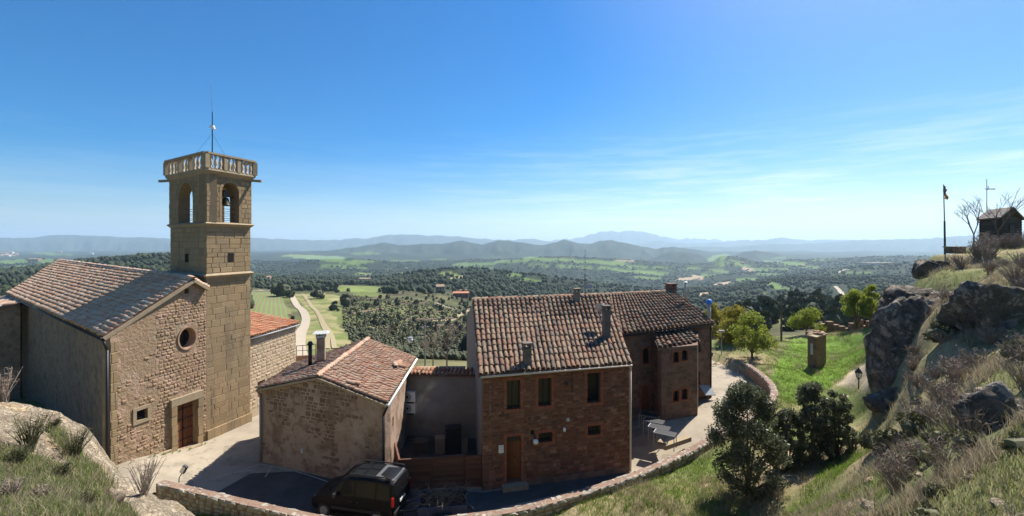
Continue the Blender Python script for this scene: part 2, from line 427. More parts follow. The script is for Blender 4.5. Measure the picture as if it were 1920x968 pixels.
M_parapet = surf('brown_parapet_rubble', [(0.20, 0.13, 0.095), (0.28, 0.19, 0.14)], [(7, 0.5, 0.7, (0.12, 0.085, 0.065), 0.7)], 0.95, (0.05, 10))
M_rock_left = surf('lichened_cream_sandstone', [(0.36, 0.285, 0.195), (0.46, 0.375, 0.265)],
                   [(1.7, 0.55, 0.66, (0.46, 0.31, 0.15), 0.65), (5, 0.50, 0.66, (0.27, 0.215, 0.15), 0.75), (16, 0.52, 0.64, (0.15, 0.125, 0.095), 0.75), (50, 0.55, 0.70, (0.6, 0.56, 0.47), 0.5), (70, 0.56, 0.66, (0.12, 0.1, 0.08), 0.7)], 0.95, (0.10, 9.0))
M_rock_right = surf('grey_brown_conglomerate', [(0.23, 0.19, 0.145), (0.36, 0.30, 0.235)],
                    [(0.9, 0.52, 0.64, (0.30, 0.20, 0.13), 0.6), (3, 0.48, 0.62, (0.065, 0.06, 0.055), 0.75), (14, 0.54, 0.7, (0.36, 0.32, 0.26), 0.55), (0.7, 0.5, 0.62, (0.17, 0.17, 0.165), 0.5), (40, 0.55, 0.66, (0.07, 0.065, 0.055), 0.6)], 0.95, (0.14, 5.0))
def crack_rock(m, sc=0.9, dark=(.04, .036, .032), dist=.12, amt=.4):
    """adds a network of cracks and a coarse broken relief to a rock material"""
    nt = m.node_tree; lk = nt.links.new; b = [n for n in nt.nodes if n.type == 'BSDF_PRINCIPLED'][0]; ge = nd(nt, 'ShaderNodeNewGeometry')
    wv = nd(nt, 'ShaderNodeTexNoise', {'Scale': 1.1, 'Detail': 8.0, 'Roughness': .7}); lk(ge.outputs['Position'], wv.inputs['Vector'])
    ad = nd(nt, 'ShaderNodeVectorMath', operation='MULTIPLY_ADD'); ad.inputs[1].default_value = (2.6, 2.6, 1.6); lk(wv.outputs['Color'], ad.inputs[0]); lk(ge.outputs['Position'], ad.inputs[2])
    vo = nd(nt, 'ShaderNodeTexVoronoi', {'Scale': sc}, feature='DISTANCE_TO_EDGE'); lk(ad.outputs[0], vo.inputs['Vector'])
    vo2 = nd(nt, 'ShaderNodeTexVoronoi', {'Scale': sc * 3.3}, feature='DISTANCE_TO_EDGE'); lk(ad.outputs[0], vo2.inputs['Vector'])
    m1 = nd(nt, 'ShaderNodeMapRange', {'From Min': 0.0, 'From Max': .035, 'To Min': amt, 'To Max': 0.0}, clamp=True); lk(vo.outputs['Distance'], m1.inputs[0])
    old = b.inputs['Base Color'].links[0].from_socket
    mx = nd(nt, 'ShaderNodeMix', data_type='RGBA'); mx.inputs['B'].default_value = c4(dark); lk(old, mx.inputs['A']); lk(m1.outputs[0], mx.inputs['Factor']); lk(mx.outputs['Result'], b.inputs['Base Color'])
    h1 = nd(nt, 'ShaderNodeMapRange', {'From Max': .10}, clamp=True); lk(vo.outputs['Distance'], h1.inputs[0]); h2 = nd(nt, 'ShaderNodeMapRange', {'From Max': .12, 'To Max': .45}, clamp=True); lk(vo2.outputs['Distance'], h2.inputs[0])
    sm_ = nd(nt, 'ShaderNodeMath', operation='ADD'); lk(h1.outputs[0], sm_.inputs[0]); lk(h2.outputs[0], sm_.inputs[1])
    bp = nd(nt, 'ShaderNodeBump', {'Strength': 1.0, 'Distance': dist}); lk(sm_.outputs[0], bp.inputs['Height'])
    ob = b.inputs['Normal'].links[0].from_socket; lk(ob, bp.inputs['Normal']); lk(bp.outputs[0], b.inputs['Normal'])
crack_rock(M_rock_right, .55, (.035, .032, .028), .16); crack_rock(M_rock_left, 1.1, (.13, .10, .07), .025, .3)
M_glass, nt, out = mat_new('dark_window_glass')
b = nd(nt, 'ShaderNodeBsdfPrincipled', {'Roughness': 0.04, 'Base Color': (0.012, 0.014, 0.016, 1), 'IOR': 1.5}); b.inputs['Specular IOR Level'].default_value = 0.28
nt.links.new(b.outputs[0], out.inputs[0])
M_carpaint, nt, out = mat_new('black_car_paint')
b = nd(nt, 'ShaderNodeBsdfPrincipled', {'Roughness': 0.45, 'Base Color': (0.007, 0.007, 0.009, 1), 'Coat Weight': 0.06, 'Coat Roughness': 0.1, 'Specular IOR Level': 0.12})
nt.links.new(b.outputs[0], out.inputs[0])
M_carglass, nt, out = mat_new('tinted_car_glass')
b = nd(nt, 'ShaderNodeBsdfPrincipled', {'Roughness': 0.08, 'Base Color': (0.008, 0.009, 0.010, 1), 'Specular IOR Level': 0.22})
nt.links.new(b.outputs[0], out.inputs[0])
M_carroof = plain('grey_roof_skin', (0.16, 0.165, 0.17), 0.35, 0.5)
M_rubber = plain('tyre_rubber', (0.02, 0.02, 0.02), 0.8)
M_red_lens = plain('red_lens', (0.35, 0.01, 0.01), 0.2)
M_lens = plain('clear_lens', (0.6, 0.62, 0.65), 0.1, 0.3)
M_bronze = plain('dark_bronze', (0.05, 0.045, 0.03), 0.45, 0.8)
M_oak = leafmat('holm_oak_leaf', [(0.05, 0.06, 0.03), (0.10, 0.113, 0.06), (0.18, 0.19, 0.12), (0.075, 0.086, 0.045)], 0.3, 0.45)
M_spring = leafmat('fresh_spring_leaf', [(0.15, 0.19, 0.025), (0.23, 0.27, 0.045), (0.19, 0.24, 0.03), (0.28, 0.30, 0.06)], 0.5)
M_yellow = leafmat('yellow_green_leaf', [(0.20, 0.18, 0.03), (0.28, 0.25, 0.05), (0.24, 0.22, 0.04)], 0.5)
M_shrub = leafmat('dark_scrub_leaf', [(0.035, 0.045, 0.02), (0.058, 0.068, 0.032), (0.085, 0.09, 0.045), (0.05, 0.056, 0.027)], 0.15)
M_shrub2 = leafmat('olive_scrub_leaf', [(0.085, 0.085, 0.04), (0.12, 0.12, 0.055), (0.10, 0.095, 0.05)], 0.2)
M_far_wood = leafmat('far_wood_canopy', [(0.022, 0.032, 0.015), (0.034, 0.046, 0.021), (0.050, 0.062, 0.03)], 0.05, 0.95)
M_pine_near = leafmat('pine_needle', [(0.035, 0.045, 0.02), (0.055, 0.068, 0.03), (0.08, 0.09, 0.042)], .15)
M_pine = leafmat('pine_canopy', [(0.014, 0.022, 0.010), (0.026, 0.037, 0.015), (0.048, 0.060, 0.026)], 0.05, 0.9)
M_grass = leafmat('grass_blade', [(0.10, 0.14, 0.03), (0.15, 0.20, 0.04), (0.30, 0.26, 0.14), (0.12, 0.17, 0.035), (0.38, 0.32, 0.20), (0.19, 0.22, 0.06)], 0.35, 0.8, 0.7)
M_grass_green = leafmat('lush_grass_blade', [(0.09, 0.16, 0.02), (0.14, 0.23, 0.03), (0.20, 0.26, 0.06), (0.11, 0.19, 0.025)], 0.4, 0.8, 0.8)
M_dry = leafmat('dry_grass_blade', [(0.36, 0.29, 0.18), (0.28, 0.23, 0.15), (0.42, 0.36, 0.25), (0.22, 0.17, 0.12)], 0.3, 0.9)
M_ground = cover_mat('near_ground', 0.05, 5.0)
M_far = cover_mat('land', 0.0, 0.06)
M_dirt_road = surf('pale_gravel_road', [(0.30, 0.25, 0.185), (0.37, 0.315, 0.24)], [(0.5, 0.5, 0.7, (0.42, 0.36, 0.27), 0.5)], 0.95, None)
M_track = surf('bare_earth_track', [(0.25, 0.20, 0.12), (0.32, 0.25, 0.155)], [(0.4, 0.45, 0.65, (0.24, 0.23, 0.10), 0.7)], 0.95, None)
# ------------------------------------------------------------------ the lie of the land
PAR_PTS = [G(300, 902, .8), G(450, 937, .8), G(600, 969, .8), G(720, 984, .8), G(860, 968, .8), G(1000, 946, .8), G(1180, 891, .8), G(1290, 844, .95), G(1345, 812, 1.15), G(1412, 775, 1.45), G(1450, 741, 1.7), G(1441, 712, 1.75), G(1402, 681, 1.8)]
PAR = smooth_line([tuple(p) for p in PAR_PTS], 10)          # crest of the parapet wall round the yard
PLAZA_POLY = [(p[0], p[1]) for p in PAR] + [(17, 46), (4, 44), (-4, 36), (-8, 37), (-17, 36), (-24, 30), (-23, 22), (-19.5, 17.5)]
def plaza_z(X, Y):
    r = sstep(5.5, 9.0, X + 0.12 * (Y - 24)) * sstep(21.0, 26.5, Y)
    k = 0.75 * (1 - sstep(0.4, 4.4, np.hypot(np.asarray(X, float) + 18.3, np.asarray(Y, float) - 20.4)))
    return 0.82 * r + k
CTRL = []
def cp(x, y, Y): p = P(x, y, Y); CTRL.append((p.x, p.y, p.z))
def cw(X, Y, z): CTRL.append((X, Y, z))
# right-hand hillside, climbing from the yard to the cabin knoll
cp(1920, 968, 4.0); cp(1920, 880, 5.4); cp(1920, 800, 7.0); cp(1920, 700, 10); cp(1930, 600, 14.5); cp(1920, 530, 20); cp(1920, 474, 29); cp(1875, 461, 33); cp(1800, 466, 31); cp(1745, 478, 29)
cp(1640, 885, 13.5); cp(1500, 968, 14.6); cp(1400, 968, 16.2); cp(1700, 968, 6.8); cp(1700, 860, 10.5); cp(1800, 830, 8.2); cp(1800, 720, 12.0); cp(1745, 720, 14.5); cp(1712, 690, 16.5); cp(1722, 620, 18.2); cp(1750, 580, 18.6); cp(1770, 640, 15.4); cp(1838, 642, 14.6); cp(1905, 632, 14.2); cp(1835, 530, 19.5); cp(1700, 745, 16.2); cp(1695, 800, 16.0); cp(1648, 810, 17.6); cp(1600, 968, 9.5); cp(1800, 968, 5.2)
cp(1560, 890, 16.0); cp(1450, 900, 17.6); cp(1330, 940, 17.0); cp(1200, 940, 17.8); cp(1100, 962, 17.2); cp(1725, 545, 23.5); cp(1850, 500, 25)
for q in ((27, 24, 9.0), (40, 30, 10.8), (45, 40, 10), (38, 50, -.5), (30, 38, 1.5), (26, 36, 1.6), (25.5, 32, 2.0), (28.8, 30, 8.6), (36, 36, 8.5), (30, 12, 10.5), (22, 6, 10.5), (20, 33, 1.7), (22, 40, 1.6), (26, 45, 1.2), (50, 20, 12), (30, 58, -1), (50, 60, -2)): cw(*q)
# green terrace below the cliff
for q in ((15.5, 20, 2.2), (17, 21, 2.0), (13.0, 17, 2.9), (14.9, 17.6, 3.6), (18.6, 23, 1.6)): cw(*q)
cp(1722, 522, 25)
cp(1640, 790, 25.4); cp(1600, 745, 29); cp(1560, 800, 24.5); cp(1500, 760, 26.5); cp(1470, 700, 33); cp(1530, 682, 36); cp(1600, 660, 41); cp(1450, 640, 46); cp(1560, 622, 50)
cw(19, 55, 0.2); cw(28, 52, 0.0); cw(10, 52, -1.5); cw(20, 62, -3.0); cw(14, 44, 0.8)
# in front of the parapet
cw(-16, 17, 0.0); cw(-9, 15.6, 0.5); cw(-11, 17.0, .45); cw(-4, 15, 0.1); cw(0, 15, 0.1); cw(4, 16.5, 0.25); cw(8, 19.6, 0.6); cw(11.5, 22.6, 1.0); cw(14, 25, 1.2); cw(16.6, 28, 1.4)
cw(0, 12, 1.0); cw(4, 12, 1.6); cw(0, 9, 3.0); cw(0, 6, 5.6); cw(0, 3, 8.4); cw(0, 0, 9.3); cw(-4, 12, .8); cw(-3, 7.5, 4.2); cw(-2.2, 4.5, 7.2); cw(0, -5, 9.5); cw(-12, -4, 9.5); cw(14, -4, 10); cw(4, 8, 4.4)
# left-hand ledge
cp(0, 772, 9.0); cp(90, 778, 9.2); cp(160, 790, 9.0); cp(185, 840, 8.5); cp(205, 872, 8.3); cp(330, 932, 7.8); cp(372, 970, 7.4); cp(100, 850, 7.3); cp(200, 905, 7.0); cp(255, 968, 6.2); cp(0, 850, 6.4); cp(0, 968, 4.7); cp(150, 968, 5.2); cp(-200, 780, 9.2); cp(-200, 968, 4.6)
cw(-10.2, 10.6, 5.6); cw(-8.6, 10.2, 5.0); cw(-7.4, 9.6, 4.4); cw(-5.6, 9.2, 3.4); cw(-12, 11.5, 4.6); cw(-18, 13, 4.5); cw(-7, 12.5, 0.9); cw(-11, 13.6, 1.0); cw(-15, 15, 1.0); cw(-24, 17, 2.0); cw(-20, 19.5, 0.3); cw(-35, 25, 1.0); cw(-30, 14, 5)
# behind the houses
cw(-26, 32, 0); cw(-45, 36, -1); cw(-14, 40, -2); cw(-14, 50, -4); cw(-4, 40, -1.5); cw(-4, 50, -4); cw(4, 50, -3); cw(-30, 50, -5); cw(-55, 55, -6); cw(-55, 30, 0); cw(-15, 62, -6.5); cw(0, 62, -7)
CP = np.array(CTRL)
_d = np.linalg.norm(CP[:, None, :2] - CP[None, :, :2], axis=2)
_w = np.linalg.solve(np.block([[_d + 0.0 * np.eye(len(CP)), np.ones((len(CP), 1))], [np.ones((1, len(CP))), np.zeros((1, 1))]]), np.append(CP[:, 2], 0))
def near_z(X, Y):
    X = np.asarray(X, float); Y = np.asarray(Y, float)
    z = np.full(X.shape, _w[-1])
    for (a, b_, _), w in zip(CP, _w[:-1]):
        z = z + w * np.hypot(X - a, Y - b_)
    return z

COLS = [0, 200, 320, 480, 560, 620, 720, 820, 920, 1000, 1120, 1240, 1360, 1460, 1560, 1640, 1760]
ROWS = [45, 70, 110, 170, 250, 350, 500, 700, 1000, 1500, 2000, 2600, 3500, 4500, 6500, 10000, 20000]
TAB = np.array([
    [690, 665, 640, 610, 575, 552, 532, 516, 506, 499, 492, 486, 481, 477, 472, 469, 466],
    [690, 665, 640, 610, 575, 548, 522, 500, 487, 494, 490, 485, 481, 477, 472, 469, 466],
    [690, 665, 640, 610, 580, 548, 518, 493, 479, 490, 489, 485, 481, 477, 472, 469, 466],
    [690, 665, 640, 604, 570, 551, 541, 530, 521, 512, 500, 489, 483, 477, 472, 469, 466],
    [690, 668, 648, 615, 580, 556, 542, 531, 522, 512, 499, 489, 483, 477, 472, 469, 466],
    [690, 672, 650, 615, 578, 556, 541, 532, 524, 512, 498, 489, 483, 477, 472, 469, 466],
    [690, 672, 655, 628, 595, 565, 543, 530, 520, 512, 499, 489, 483, 477, 472, 469, 466],
    [690, 676, 665, 642, 606, 573, 546, 526, 510, 530, 509, 490, 483, 477, 472, 469, 466],
    [690, 680, 670, 650, 625, 595, 560, 530, 510, 540, 516, 488, 485, 477, 472, 469, 466],
    [690, 680, 670, 655, 635, 612, 580, 550, 523, 545, 518, 485, 490, 477, 472, 469, 466],
    [690, 680, 670, 655, 635, 612, 585, 560, 534, 535, 510, 484, 491, 480, 472, 469, 466],
    [680, 672, 665, 650, 628, 608, 585, 562, 545, 528, 514, 495, 488, 482, 472, 469, 466],
    [650, 640, 634, 618, 600, 600, 575, 555, 541, 521, 506, 494, 487, 481, 472, 469, 466],
    [645, 632, 618, 588, 575, 600, 575, 548, 526, 509, 501, 494, 487, 481, 472, 469, 466],
    [640, 628, 618, 582, 572, 600, 572, 540, 520, 503, 494, 488, 491, 483, 472, 469, 466],
    [640, 628, 620, 600, 582, 568, 550, 535, 518, 500, 489, 482, 494, 483, 472, 469, 466],
    [640, 628, 620, 600, 580, 565, 548, 533, 516, 499, 489, 486, 494, 483, 472, 469, 466]], float)
TAB[6:, 9] += 14; TAB[6:, 10] += 9; TAB[8:, 7] += 8; TAB[:, 12] += 4; TAB[:6, 9] += 6; TAB[:6, 10] += 4
RIDGES = [   # depth, front width, silhouette
    (240, 130, [(1370, 612), (1420, 584), (1460, 571), (1500, 566), (1540, 568), (1580, 580), (1650, 604)]),
    (1000, 330, [(600, 540), (660, 528), (700, 520), (760, 513), (800, 507), (850, 503), (900, 504), (960, 511), (1020, 518), (1090, 527), (1160, 540)]),
    (780, 260, [(60, 540), (120, 500), (180, 490), (240, 484), (300, 480), (360, 482), (420, 494), (480, 530)]),
    (1450, 450, [(1380, 550), (1440, 530), (1500, 514), (1560, 505), (1620, 500), (1700, 494), (1830, 486)]),
    (1900, 500, [(1180, 545), (1230, 532), (1290, 522), (1340, 516), (1400, 514), (1450, 522), (1500, 534)]),
    (2550, 620, [(840, 502), (900, 495), (960, 487), (1000, 482), (1060, 480), (1120, 483), (1180, 487), (1240, 494), (1300, 508)]),
    (2700, 420, [(1318, 512), (1335, 490), (1352, 480), (1375, 479), (1405, 486), (1450, 497)]),
    (2500, 520, [(1540, 503), (1590, 490), (1630, 482), (1660, 481), (1700, 486), (1800, 492)]),
    (2300, 500, [(470, 506), (540, 494), (600, 486), (660, 484), (720, 490), (780, 500)]),
    (5200, 1500, [(430, 482), (520, 474), (600, 470), (660, 464), (695, 459), (722, 455), (745, 458), (770, 459), (800, 456), (840, 455.5), (868, 450), (890, 456), (905, 459), (932, 450), (960, 452), (990, 456), (1015, 460), (1040, 454), (1058, 449), (1080, 455), (1105, 456), (1128, 451), (1148, 449), (1175, 456), (1200, 462), (1230, 465), (1262, 462), (1300, 467), (1340, 473), (1440, 482)]),
    (3900, 900, [(1190, 500), (1215, 488), (1240, 477), (1262, 471), (1285, 472), (1310, 477), (1330, 486), (1350, 500)]),
    (4200, 1000, [(1330, 498), (1365, 482), (1395, 472), (1415, 469), (1440, 473), (1475, 479), (1530, 486), (1600, 498)]),
    (9500, 2500, [(-200, 446), (0, 445), (50, 446), (95, 441), (120, 440.5), (155, 441), (190, 443), (260, 444.5), (330, 448), (400, 456), (450, 464)]),
    (9000, 2300, [(1180, 470), (1290, 463), (1340, 462), (1380, 463), (1440, 457), (1500, 457), (1560, 454), (1610, 450), (1680, 448), (1740, 447), (1800, 442), (1880, 438), (2100, 433)]),
    (11500, 2500, [(380, 460), (470, 446), (540, 448), (620, 449), (670, 446), (690, 447), (718, 440), (760, 439), (800, 441), (850, 442), (890, 446), (940, 449), (1000, 447), (1010, 450), (1060, 455), (1100, 462)]),
    (11800, 2500, [(1150, 466), (1210, 453), (1235, 450), (1260, 453), (1300, 457), (1345, 453), (1390, 450), (1430, 449), (1466, 445), (1500, 449), (1560, 449), (1660, 450), (1800, 458)]),
    (15000, 2500, [(1010, 456), (1050, 447), (1070, 448), (1092, 444), (1105, 439), (1118, 437), (1130, 434), (1142, 435), (1148, 432), (1158, 434), (1166, 431.5), (1176, 434), (1184, 432), (1196, 435), (1206, 433), (1220, 437), (1240, 443), (1265, 447), (1300, 447), (1340, 449), (1420, 452)]),
]
def far_z(X, Y):
    X = np.asarray(X, float); Y = np.asarray(Y, float)
    x = CX + F * X / Y; lY = np.log(Y); lr = np.log(ROWS)
    yp = np.zeros(X.shape)
    i = np.clip(np.searchsorted(lr, lY) - 1, 0, len(ROWS) - 2)
    t = np.clip((lY - lr[i]) / (lr[i + 1] - lr[i]), 0, 1); t = t * t * (3 - 2 * t) * 0.5 + t * 0.5
    at = np.array([np.interp(x.ravel(), COLS, TAB[:, k]) for k in range(len(ROWS))])
    ar = np.arange(x.size)
    yp = (at[i.ravel(), ar] * (1 - t.ravel()) + at[i.ravel() + 1, ar] * t.ravel()).reshape(X.shape)
    z = CH - (yp - YH) / F * Y
    z = z + Y / F * 4.5 * sstep(80, 500, Y) * (1 - 0.5 * sstep(3000, 9000, Y)) * fbm(x / 60, lY * 7, o=4, s=3)
    z = z + Y / F * 7.0 * sstep(420, 900, Y) * (1 - sstep(3000, 4500, Y)) * (fbm(x / 150, lY * 4.5, o=3, s=9) - .25)
    for k, (D, wid, sil) in enumerate(RIDGES):
        sx = [q[0] for q in sil]; sy = [q[1] for q in sil]
        c = np.interp(x.ravel(), sx, sy).reshape(x.shape)
        inside = (x > sx[0] - 30) & (x < sx[-1] + 30)
        D2 = D * (1 + 0.05 * fbm(x / 90, x * 0, o=3, s=40 + k))
        crest = CH - (c - YH - (2.2 if D > 14000 else 0.8) * fbm(x / (6 if D > 14000 else 9), x * 0 + k, o=3, s=60 + k)) / F * D2
        dd = np.where(Y < D2, (D2 - Y) / wid, (Y - D2) / (wid * 0.8))
        spur = (0.75 if D > 3500 else .45) * fbm(x / 34 + k * 5, np.abs(Y - D2) / wid * 1.6, o=4, s=80 + k) * np.clip(dd * 2.5, 0, 1)
        drop = np.clip(dd * (1 + spur), 0, 3)
        zz = crest - (D * 0.036 + 40) * (drop ** 1.25) - (D * 0.045) * np.abs(spur) * (D > 3500)
        z = np.where(inside, np.maximum(z, zz), z)
    return z
# far land to the horizon, one sheet
ux = np.linspace(-420, 2340, 640); lY = np.concatenate([np.linspace(math.log(71.5), math.log(7000), 250)[:-1], np.linspace(math.log(7000), math.log(21000), 64)])
UX, LY = np.meshgrid(ux, lY); FY = np.exp(LY); FX = (UX - CX) / F * FY
FZ = far_z(FX, FY) * 1.0
w = sstep(48, 74, FY); mk = w < 1
FZ[mk] = (near_z(FX[mk], FY[mk]) * (1 - w[mk]) + FZ[mk] * w[mk])
def far_look(X, Y):
    """height of the far sheet, read off its own grid"""
    x = np.clip(CX + F * X / Y, ux[0], ux[-1] - 1e-3); fx = (x - ux[0]) / (ux[1] - ux[0]); i = fx.astype(int); fx = fx - i
    l = np.clip(np.log(Y), lY[0], lY[-1] - 1e-6); j = np.clip(np.searchsorted(lY, l, 'right') - 1, 0, len(lY) - 2); fy = (l - lY[j]) / (lY[j + 1] - lY[j])
    return (FZ[j, i] * (1 - fx) + FZ[j, i + 1] * fx) * (1 - fy) + (FZ[j + 1, i] * (1 - fx) + FZ[j + 1, i + 1] * fx) * fy
def ground_z(X, Y):
    X = np.asarray(X, float); Y = np.asarray(Y, float)
    w = sstep(48, 74, Y)
    z = np.zeros(X.shape)
    m = Y < 72
    if m.any(): z[m] = near_z(X[m], Y[m]) + (.10 + .22 * sstep(7, 12, X[m] + .1 * Y[m]) * sstep(4, 10, Y[m])) * fbm(X[m] / 2.1, Y[m] / 2.1, o=4, s=5) + 0.03 * fbm(X[m] / .5, Y[m] / .5, o=2, s=8)
    zf = np.zeros(X.shape); m2 = w > 0
    m3 = m2 & (Y < 72); m4 = Y >= 72
    if m3.any(): zf[m3] = far_z(X[m3], Y[m3])
    if m4.any(): zf[m4] = far_look(X[m4], Y[m4])
    return np.where(Y >= 72, zf, z * (1 - w) + zf * w)
_GY = np.exp(np.linspace(math.log(72), math.log(9000), 900))
def hit(x, y):
    """where the line of sight through pixel x, y meets the far land"""
    z = far_look((x - CX) / F * _GY, _GY)
    r = CH - (y - YH) / F * _GY
    k = np.argmax(z >= r)
    if z[k] < r[k]: k = len(_GY) - 1
    if k == 0: k = 1
    a0 = r[k - 1] - z[k - 1]; a1 = z[k] - r[k]
    t = a0 / max(1e-6, a0 + a1)
    Y = _GY[k - 1] * (1 - t) + _GY[k] * t
    X = (x - CX) / F * Y
    return Vector((X, Y, float(ground_z(np.array([X]), np.array([Y]))[0])))

# land cover, the colour of what grows there
FOREST = np.array((0.019, 0.028, 0.014)); MEADOW = np.array((0.14, 0.17, 0.05)); CROP = np.array((0.092, 0.142, 0.036)); EARTH = np.array((0.30, 0.225, 0.145)); SCRUB = np.array((0.072, 0.070, 0.034)); STRAW = np.array((0.26, 0.23, 0.11))
FIELDS = [  # patches of crop and bare soil: centre, half size, tilt, colour
    (600, 483, 48, 3.2, .02, CROP * 1.1 + .03), (655, 490, 42, 3.0, .05, CROP), (640, 497, 36, 2.5, -.05, CROP), (690, 476, 26, 2, 0, CROP * .8), (560, 480, 30, 2, 0, MEADOW), (665, 503, 22, 2, 0, CROP), (760, 489, 30, 1.6, 0, CROP * .8), (825, 487, 16, 1.5, 0, CROP * .8), (680, 514, 20, 2, 0, MEADOW),
    (890, 496, 36, 3.2, -.02, CROP), (960, 490, 32, 2.8, -.02, CROP), (1010, 486, 30, 3.0, 0.03, CROP * 1.1), (1050, 487, 30, 2.8, .02, CROP), (1100, 491, 32, 3, .05, CROP), (1150, 494, 28, 3, .05, CROP * 1.1), (1075, 500, 36, 2.2, .02, CROP * .9), (1130, 503, 34, 2.4, .04, CROP), (1190, 501, 22, 2.4, .06, CROP), (1180, 509, 32, 2.6, .06, CROP), (1225, 512, 26, 3.2, .08, CROP * 1.1), (1170, 489, 18, 1.2, .03, EARTH * .8), (1215, 521, 26, 2.5, .06, CROP), (1240, 503, 20, 2, .05, CROP), (965, 515, 9, 1.8, .0, CROP), (995, 526, 20, 2.2, .1, CROP), (1010, 498, 26, 1.6, 0, CROP * .9), (920, 503, 20, 1.5, 0, CROP),
    (1350, 481, 16, 3.5, -.1, CROP * 1.1), (1345, 492, 16, 6, .3, CROP), (1375, 490, 14, 3, .2, CROP), (1395, 497, 20, 2.4, .1, CROP), (1415, 505, 24, 2, .1, CROP), (1345, 508, 20, 3, .1, CROP), (1300, 503, 12, 3, .1, CROP), (1325, 517, 16, 2.4, .05, CROP), (1448, 491, 18, 2.2, .05, CROP), (1490, 495, 24, 3.2, .05, CROP * 1.1), (1520, 501, 20, 2.4, .02, CROP), (1460, 505, 24, 2.2, .02, CROP), (1440, 515, 26, 2, 0, CROP * .9), (1400, 524, 24, 2.4, -.03, CROP), (1450, 536, 12, 4.5, .35, CROP * 1.1), (1475, 541, 12, 2, .1, CROP), (1610, 512, 22, 1.8, 0, CROP), (1435, 551, 8, 2, 0, CROP), (1540, 488, 18, 1.6, 0, CROP), (1460, 484, 16, 1.4, 0, CROP * .9),
    (1285, 523, 16, 3, -.1, EARTH), (1308, 521, 14, 3, .15, EARTH), (1350, 532, 14, 2.4, -.1, EARTH * 1.1), (1325, 551, 10, 2.4, -.05, EARTH * 1.1), (1402, 505, 8, 4, .3, EARTH), 
    (20, 491, 34, 3.2, -.05, CROP), (28, 501, 24, 2, -.1, CROP), (84, 490, 16, 3.5, -.1, CROP), (180, 489, 14, 3.2, 0, CROP), (80, 475, 22, 1.6, 0, CROP * .8), (110, 478, 26, 1.4, 0, CROP * .8), (15, 478, 16, 1.6, 0, EARTH), (215, 485, 20, 1.2, 0, MEADOW), (40, 521, 8, 2, 0, MEADOW),
    (680, 541, 46, 5.5, 0.02, MEADOW), (700, 553, 34, 3, .03, MEADOW * .8), (835, 515, 24, 3, -.05, MEADOW), (850, 521, 20, 2, -.1, STRAW), (815, 595, 40, 3, .0, SCRUB * 1.3), (800, 583, 34, 2.5, .02, SCRUB * 1.2), (665, 545, 40, 3, .05, MEADOW * 1.1), (765, 513, 16, 1.6, 0, MEADOW)]
def cover(X, Y, z):
    x = CX + F * X / Y; y = YH + F * (CH - z) / Y
    n = fbm(X / 9, Y / 9, o=4, s=21); n2 = fbm(x / 26, np.log(Y) * 20, o=4, s=22); n3 = fbm(X / 40, Y / 40, o=3, s=23)
    c = np.empty(X.shape + (3,)); c[:] = FOREST
    c *= (1 + 0.35 * n2)[..., None]
    # scrub and terraces on the slopes nearest the village
    near = 1 - sstep(330, 620, Y + 120 * n3)
    sc = SCRUB * (1 + 0.4 * n)[..., None] + (STRAW - SCRUB) * (np.clip(n * 1.3, 0, 1))[..., None] * 0.5
    grs = np.clip(n3 * 2.2 + 0.1, 0, 1) * near * np.where(x > 640, .55, 1.0)
    mid = sc * (1 - grs * .6)[..., None] + MEADOW * (grs * .6)[..., None]
    c = c * (1 - near)[..., None] + mid * near[..., None]
    plain_mix = sstep(0.12, 0.42, n2) * sstep(900, 1600, Y) * (1 - sstep(5500, 7000, Y)) * 0.15 * (z < -40)
    c = c * (1 - plain_mix)[..., None] + np.array((0.11, 0.15, 0.05)) * plain_mix[..., None]
    vis = np.zeros(X.shape, bool)
    wx = x + 9 * fbm(x / 17, y / 4, o=3, s=31); wy = y + 1.6 * fbm(x / 12, y / 3, o=3, s=32)
    isf = np.zeros(X.shape, bool)
    for (fx, fy, rx, ry, tl, colr) in FIELDS:
        dx = (wx - fx); dy = (wy - fy) - tl * dx
        lim = (Y > 330) if fy > 530 else ((Y > 650) if fy > 513 else (Y > 1100))
        m = (((dx / rx) ** 4 + (dy / ry) ** 4) < 1) & lim & (Y < 7000)
        c[m] = colr * (1 + 0.12 * n2[m])[..., None]; isf |= m
    # dirt verge: the bare field beside the gravel road
    m = in_poly(wx, wy, [(555, 553), (600, 548), (640, 556), (618, 580), (640, 615), (668, 650), (560, 668), (560, 620), (580, 590)]) & (Y < 420)
    tr = sstep(-.2, .5, n)
    c[m] = ((STRAW * 0.9) * (1 - tr)[..., None] + (MEADOW * 0.85) * tr[..., None])[m]; isf |= m
    return c, isf

# near ground sheet
gx = np.arange(-62, 70.01, 0.43); gy = np.arange(-6, 75.01, 0.43)
GX, GY = np.meshgrid(gx, gy); GZ = ground_z(GX, GY)
inpl = in_poly(GX, GY, PLAZA_POLY)
GZ = np.where(inpl, np.minimum(GZ, plaza_z(GX, GY) - 0.12), GZ)
LEDGE = [(-600, 690), (400, 690), (420, 1010), (285, 1010), (235, 940), (190, 925), (150, 880), (60, 850), (-30, 838), (-600, 838)]
_gx = CX + F * GX / np.maximum(GY, .5); _gy = YH + F * (CH - GZ) / np.maximum(GY, .5)
GZ = np.where(in_poly(_gx, _gy, LEDGE) & (GY > 4) & (GY < 11) & (GX < -4), GZ - .28, GZ)
ny, nx = GX.shape
ii = np.arange(ny * nx).reshape(ny, nx)
quads = np.stack([ii[:-1, :-1], ii[:-1, 1:], ii[1:, 1:], ii[1:, :-1]], -1).reshape(-1, 4)
me = make_mesh('ground', np.stack([GX, GY, GZ], -1).reshape(-1, 3), quads, M_ground, True)
ground = tag(link('ground', me), kind='structure')
n = fbm(GX / 3, GY / 3, o=5, s=51); n2 = fbm(GX / 9, GY / 9, o=3, s=52)
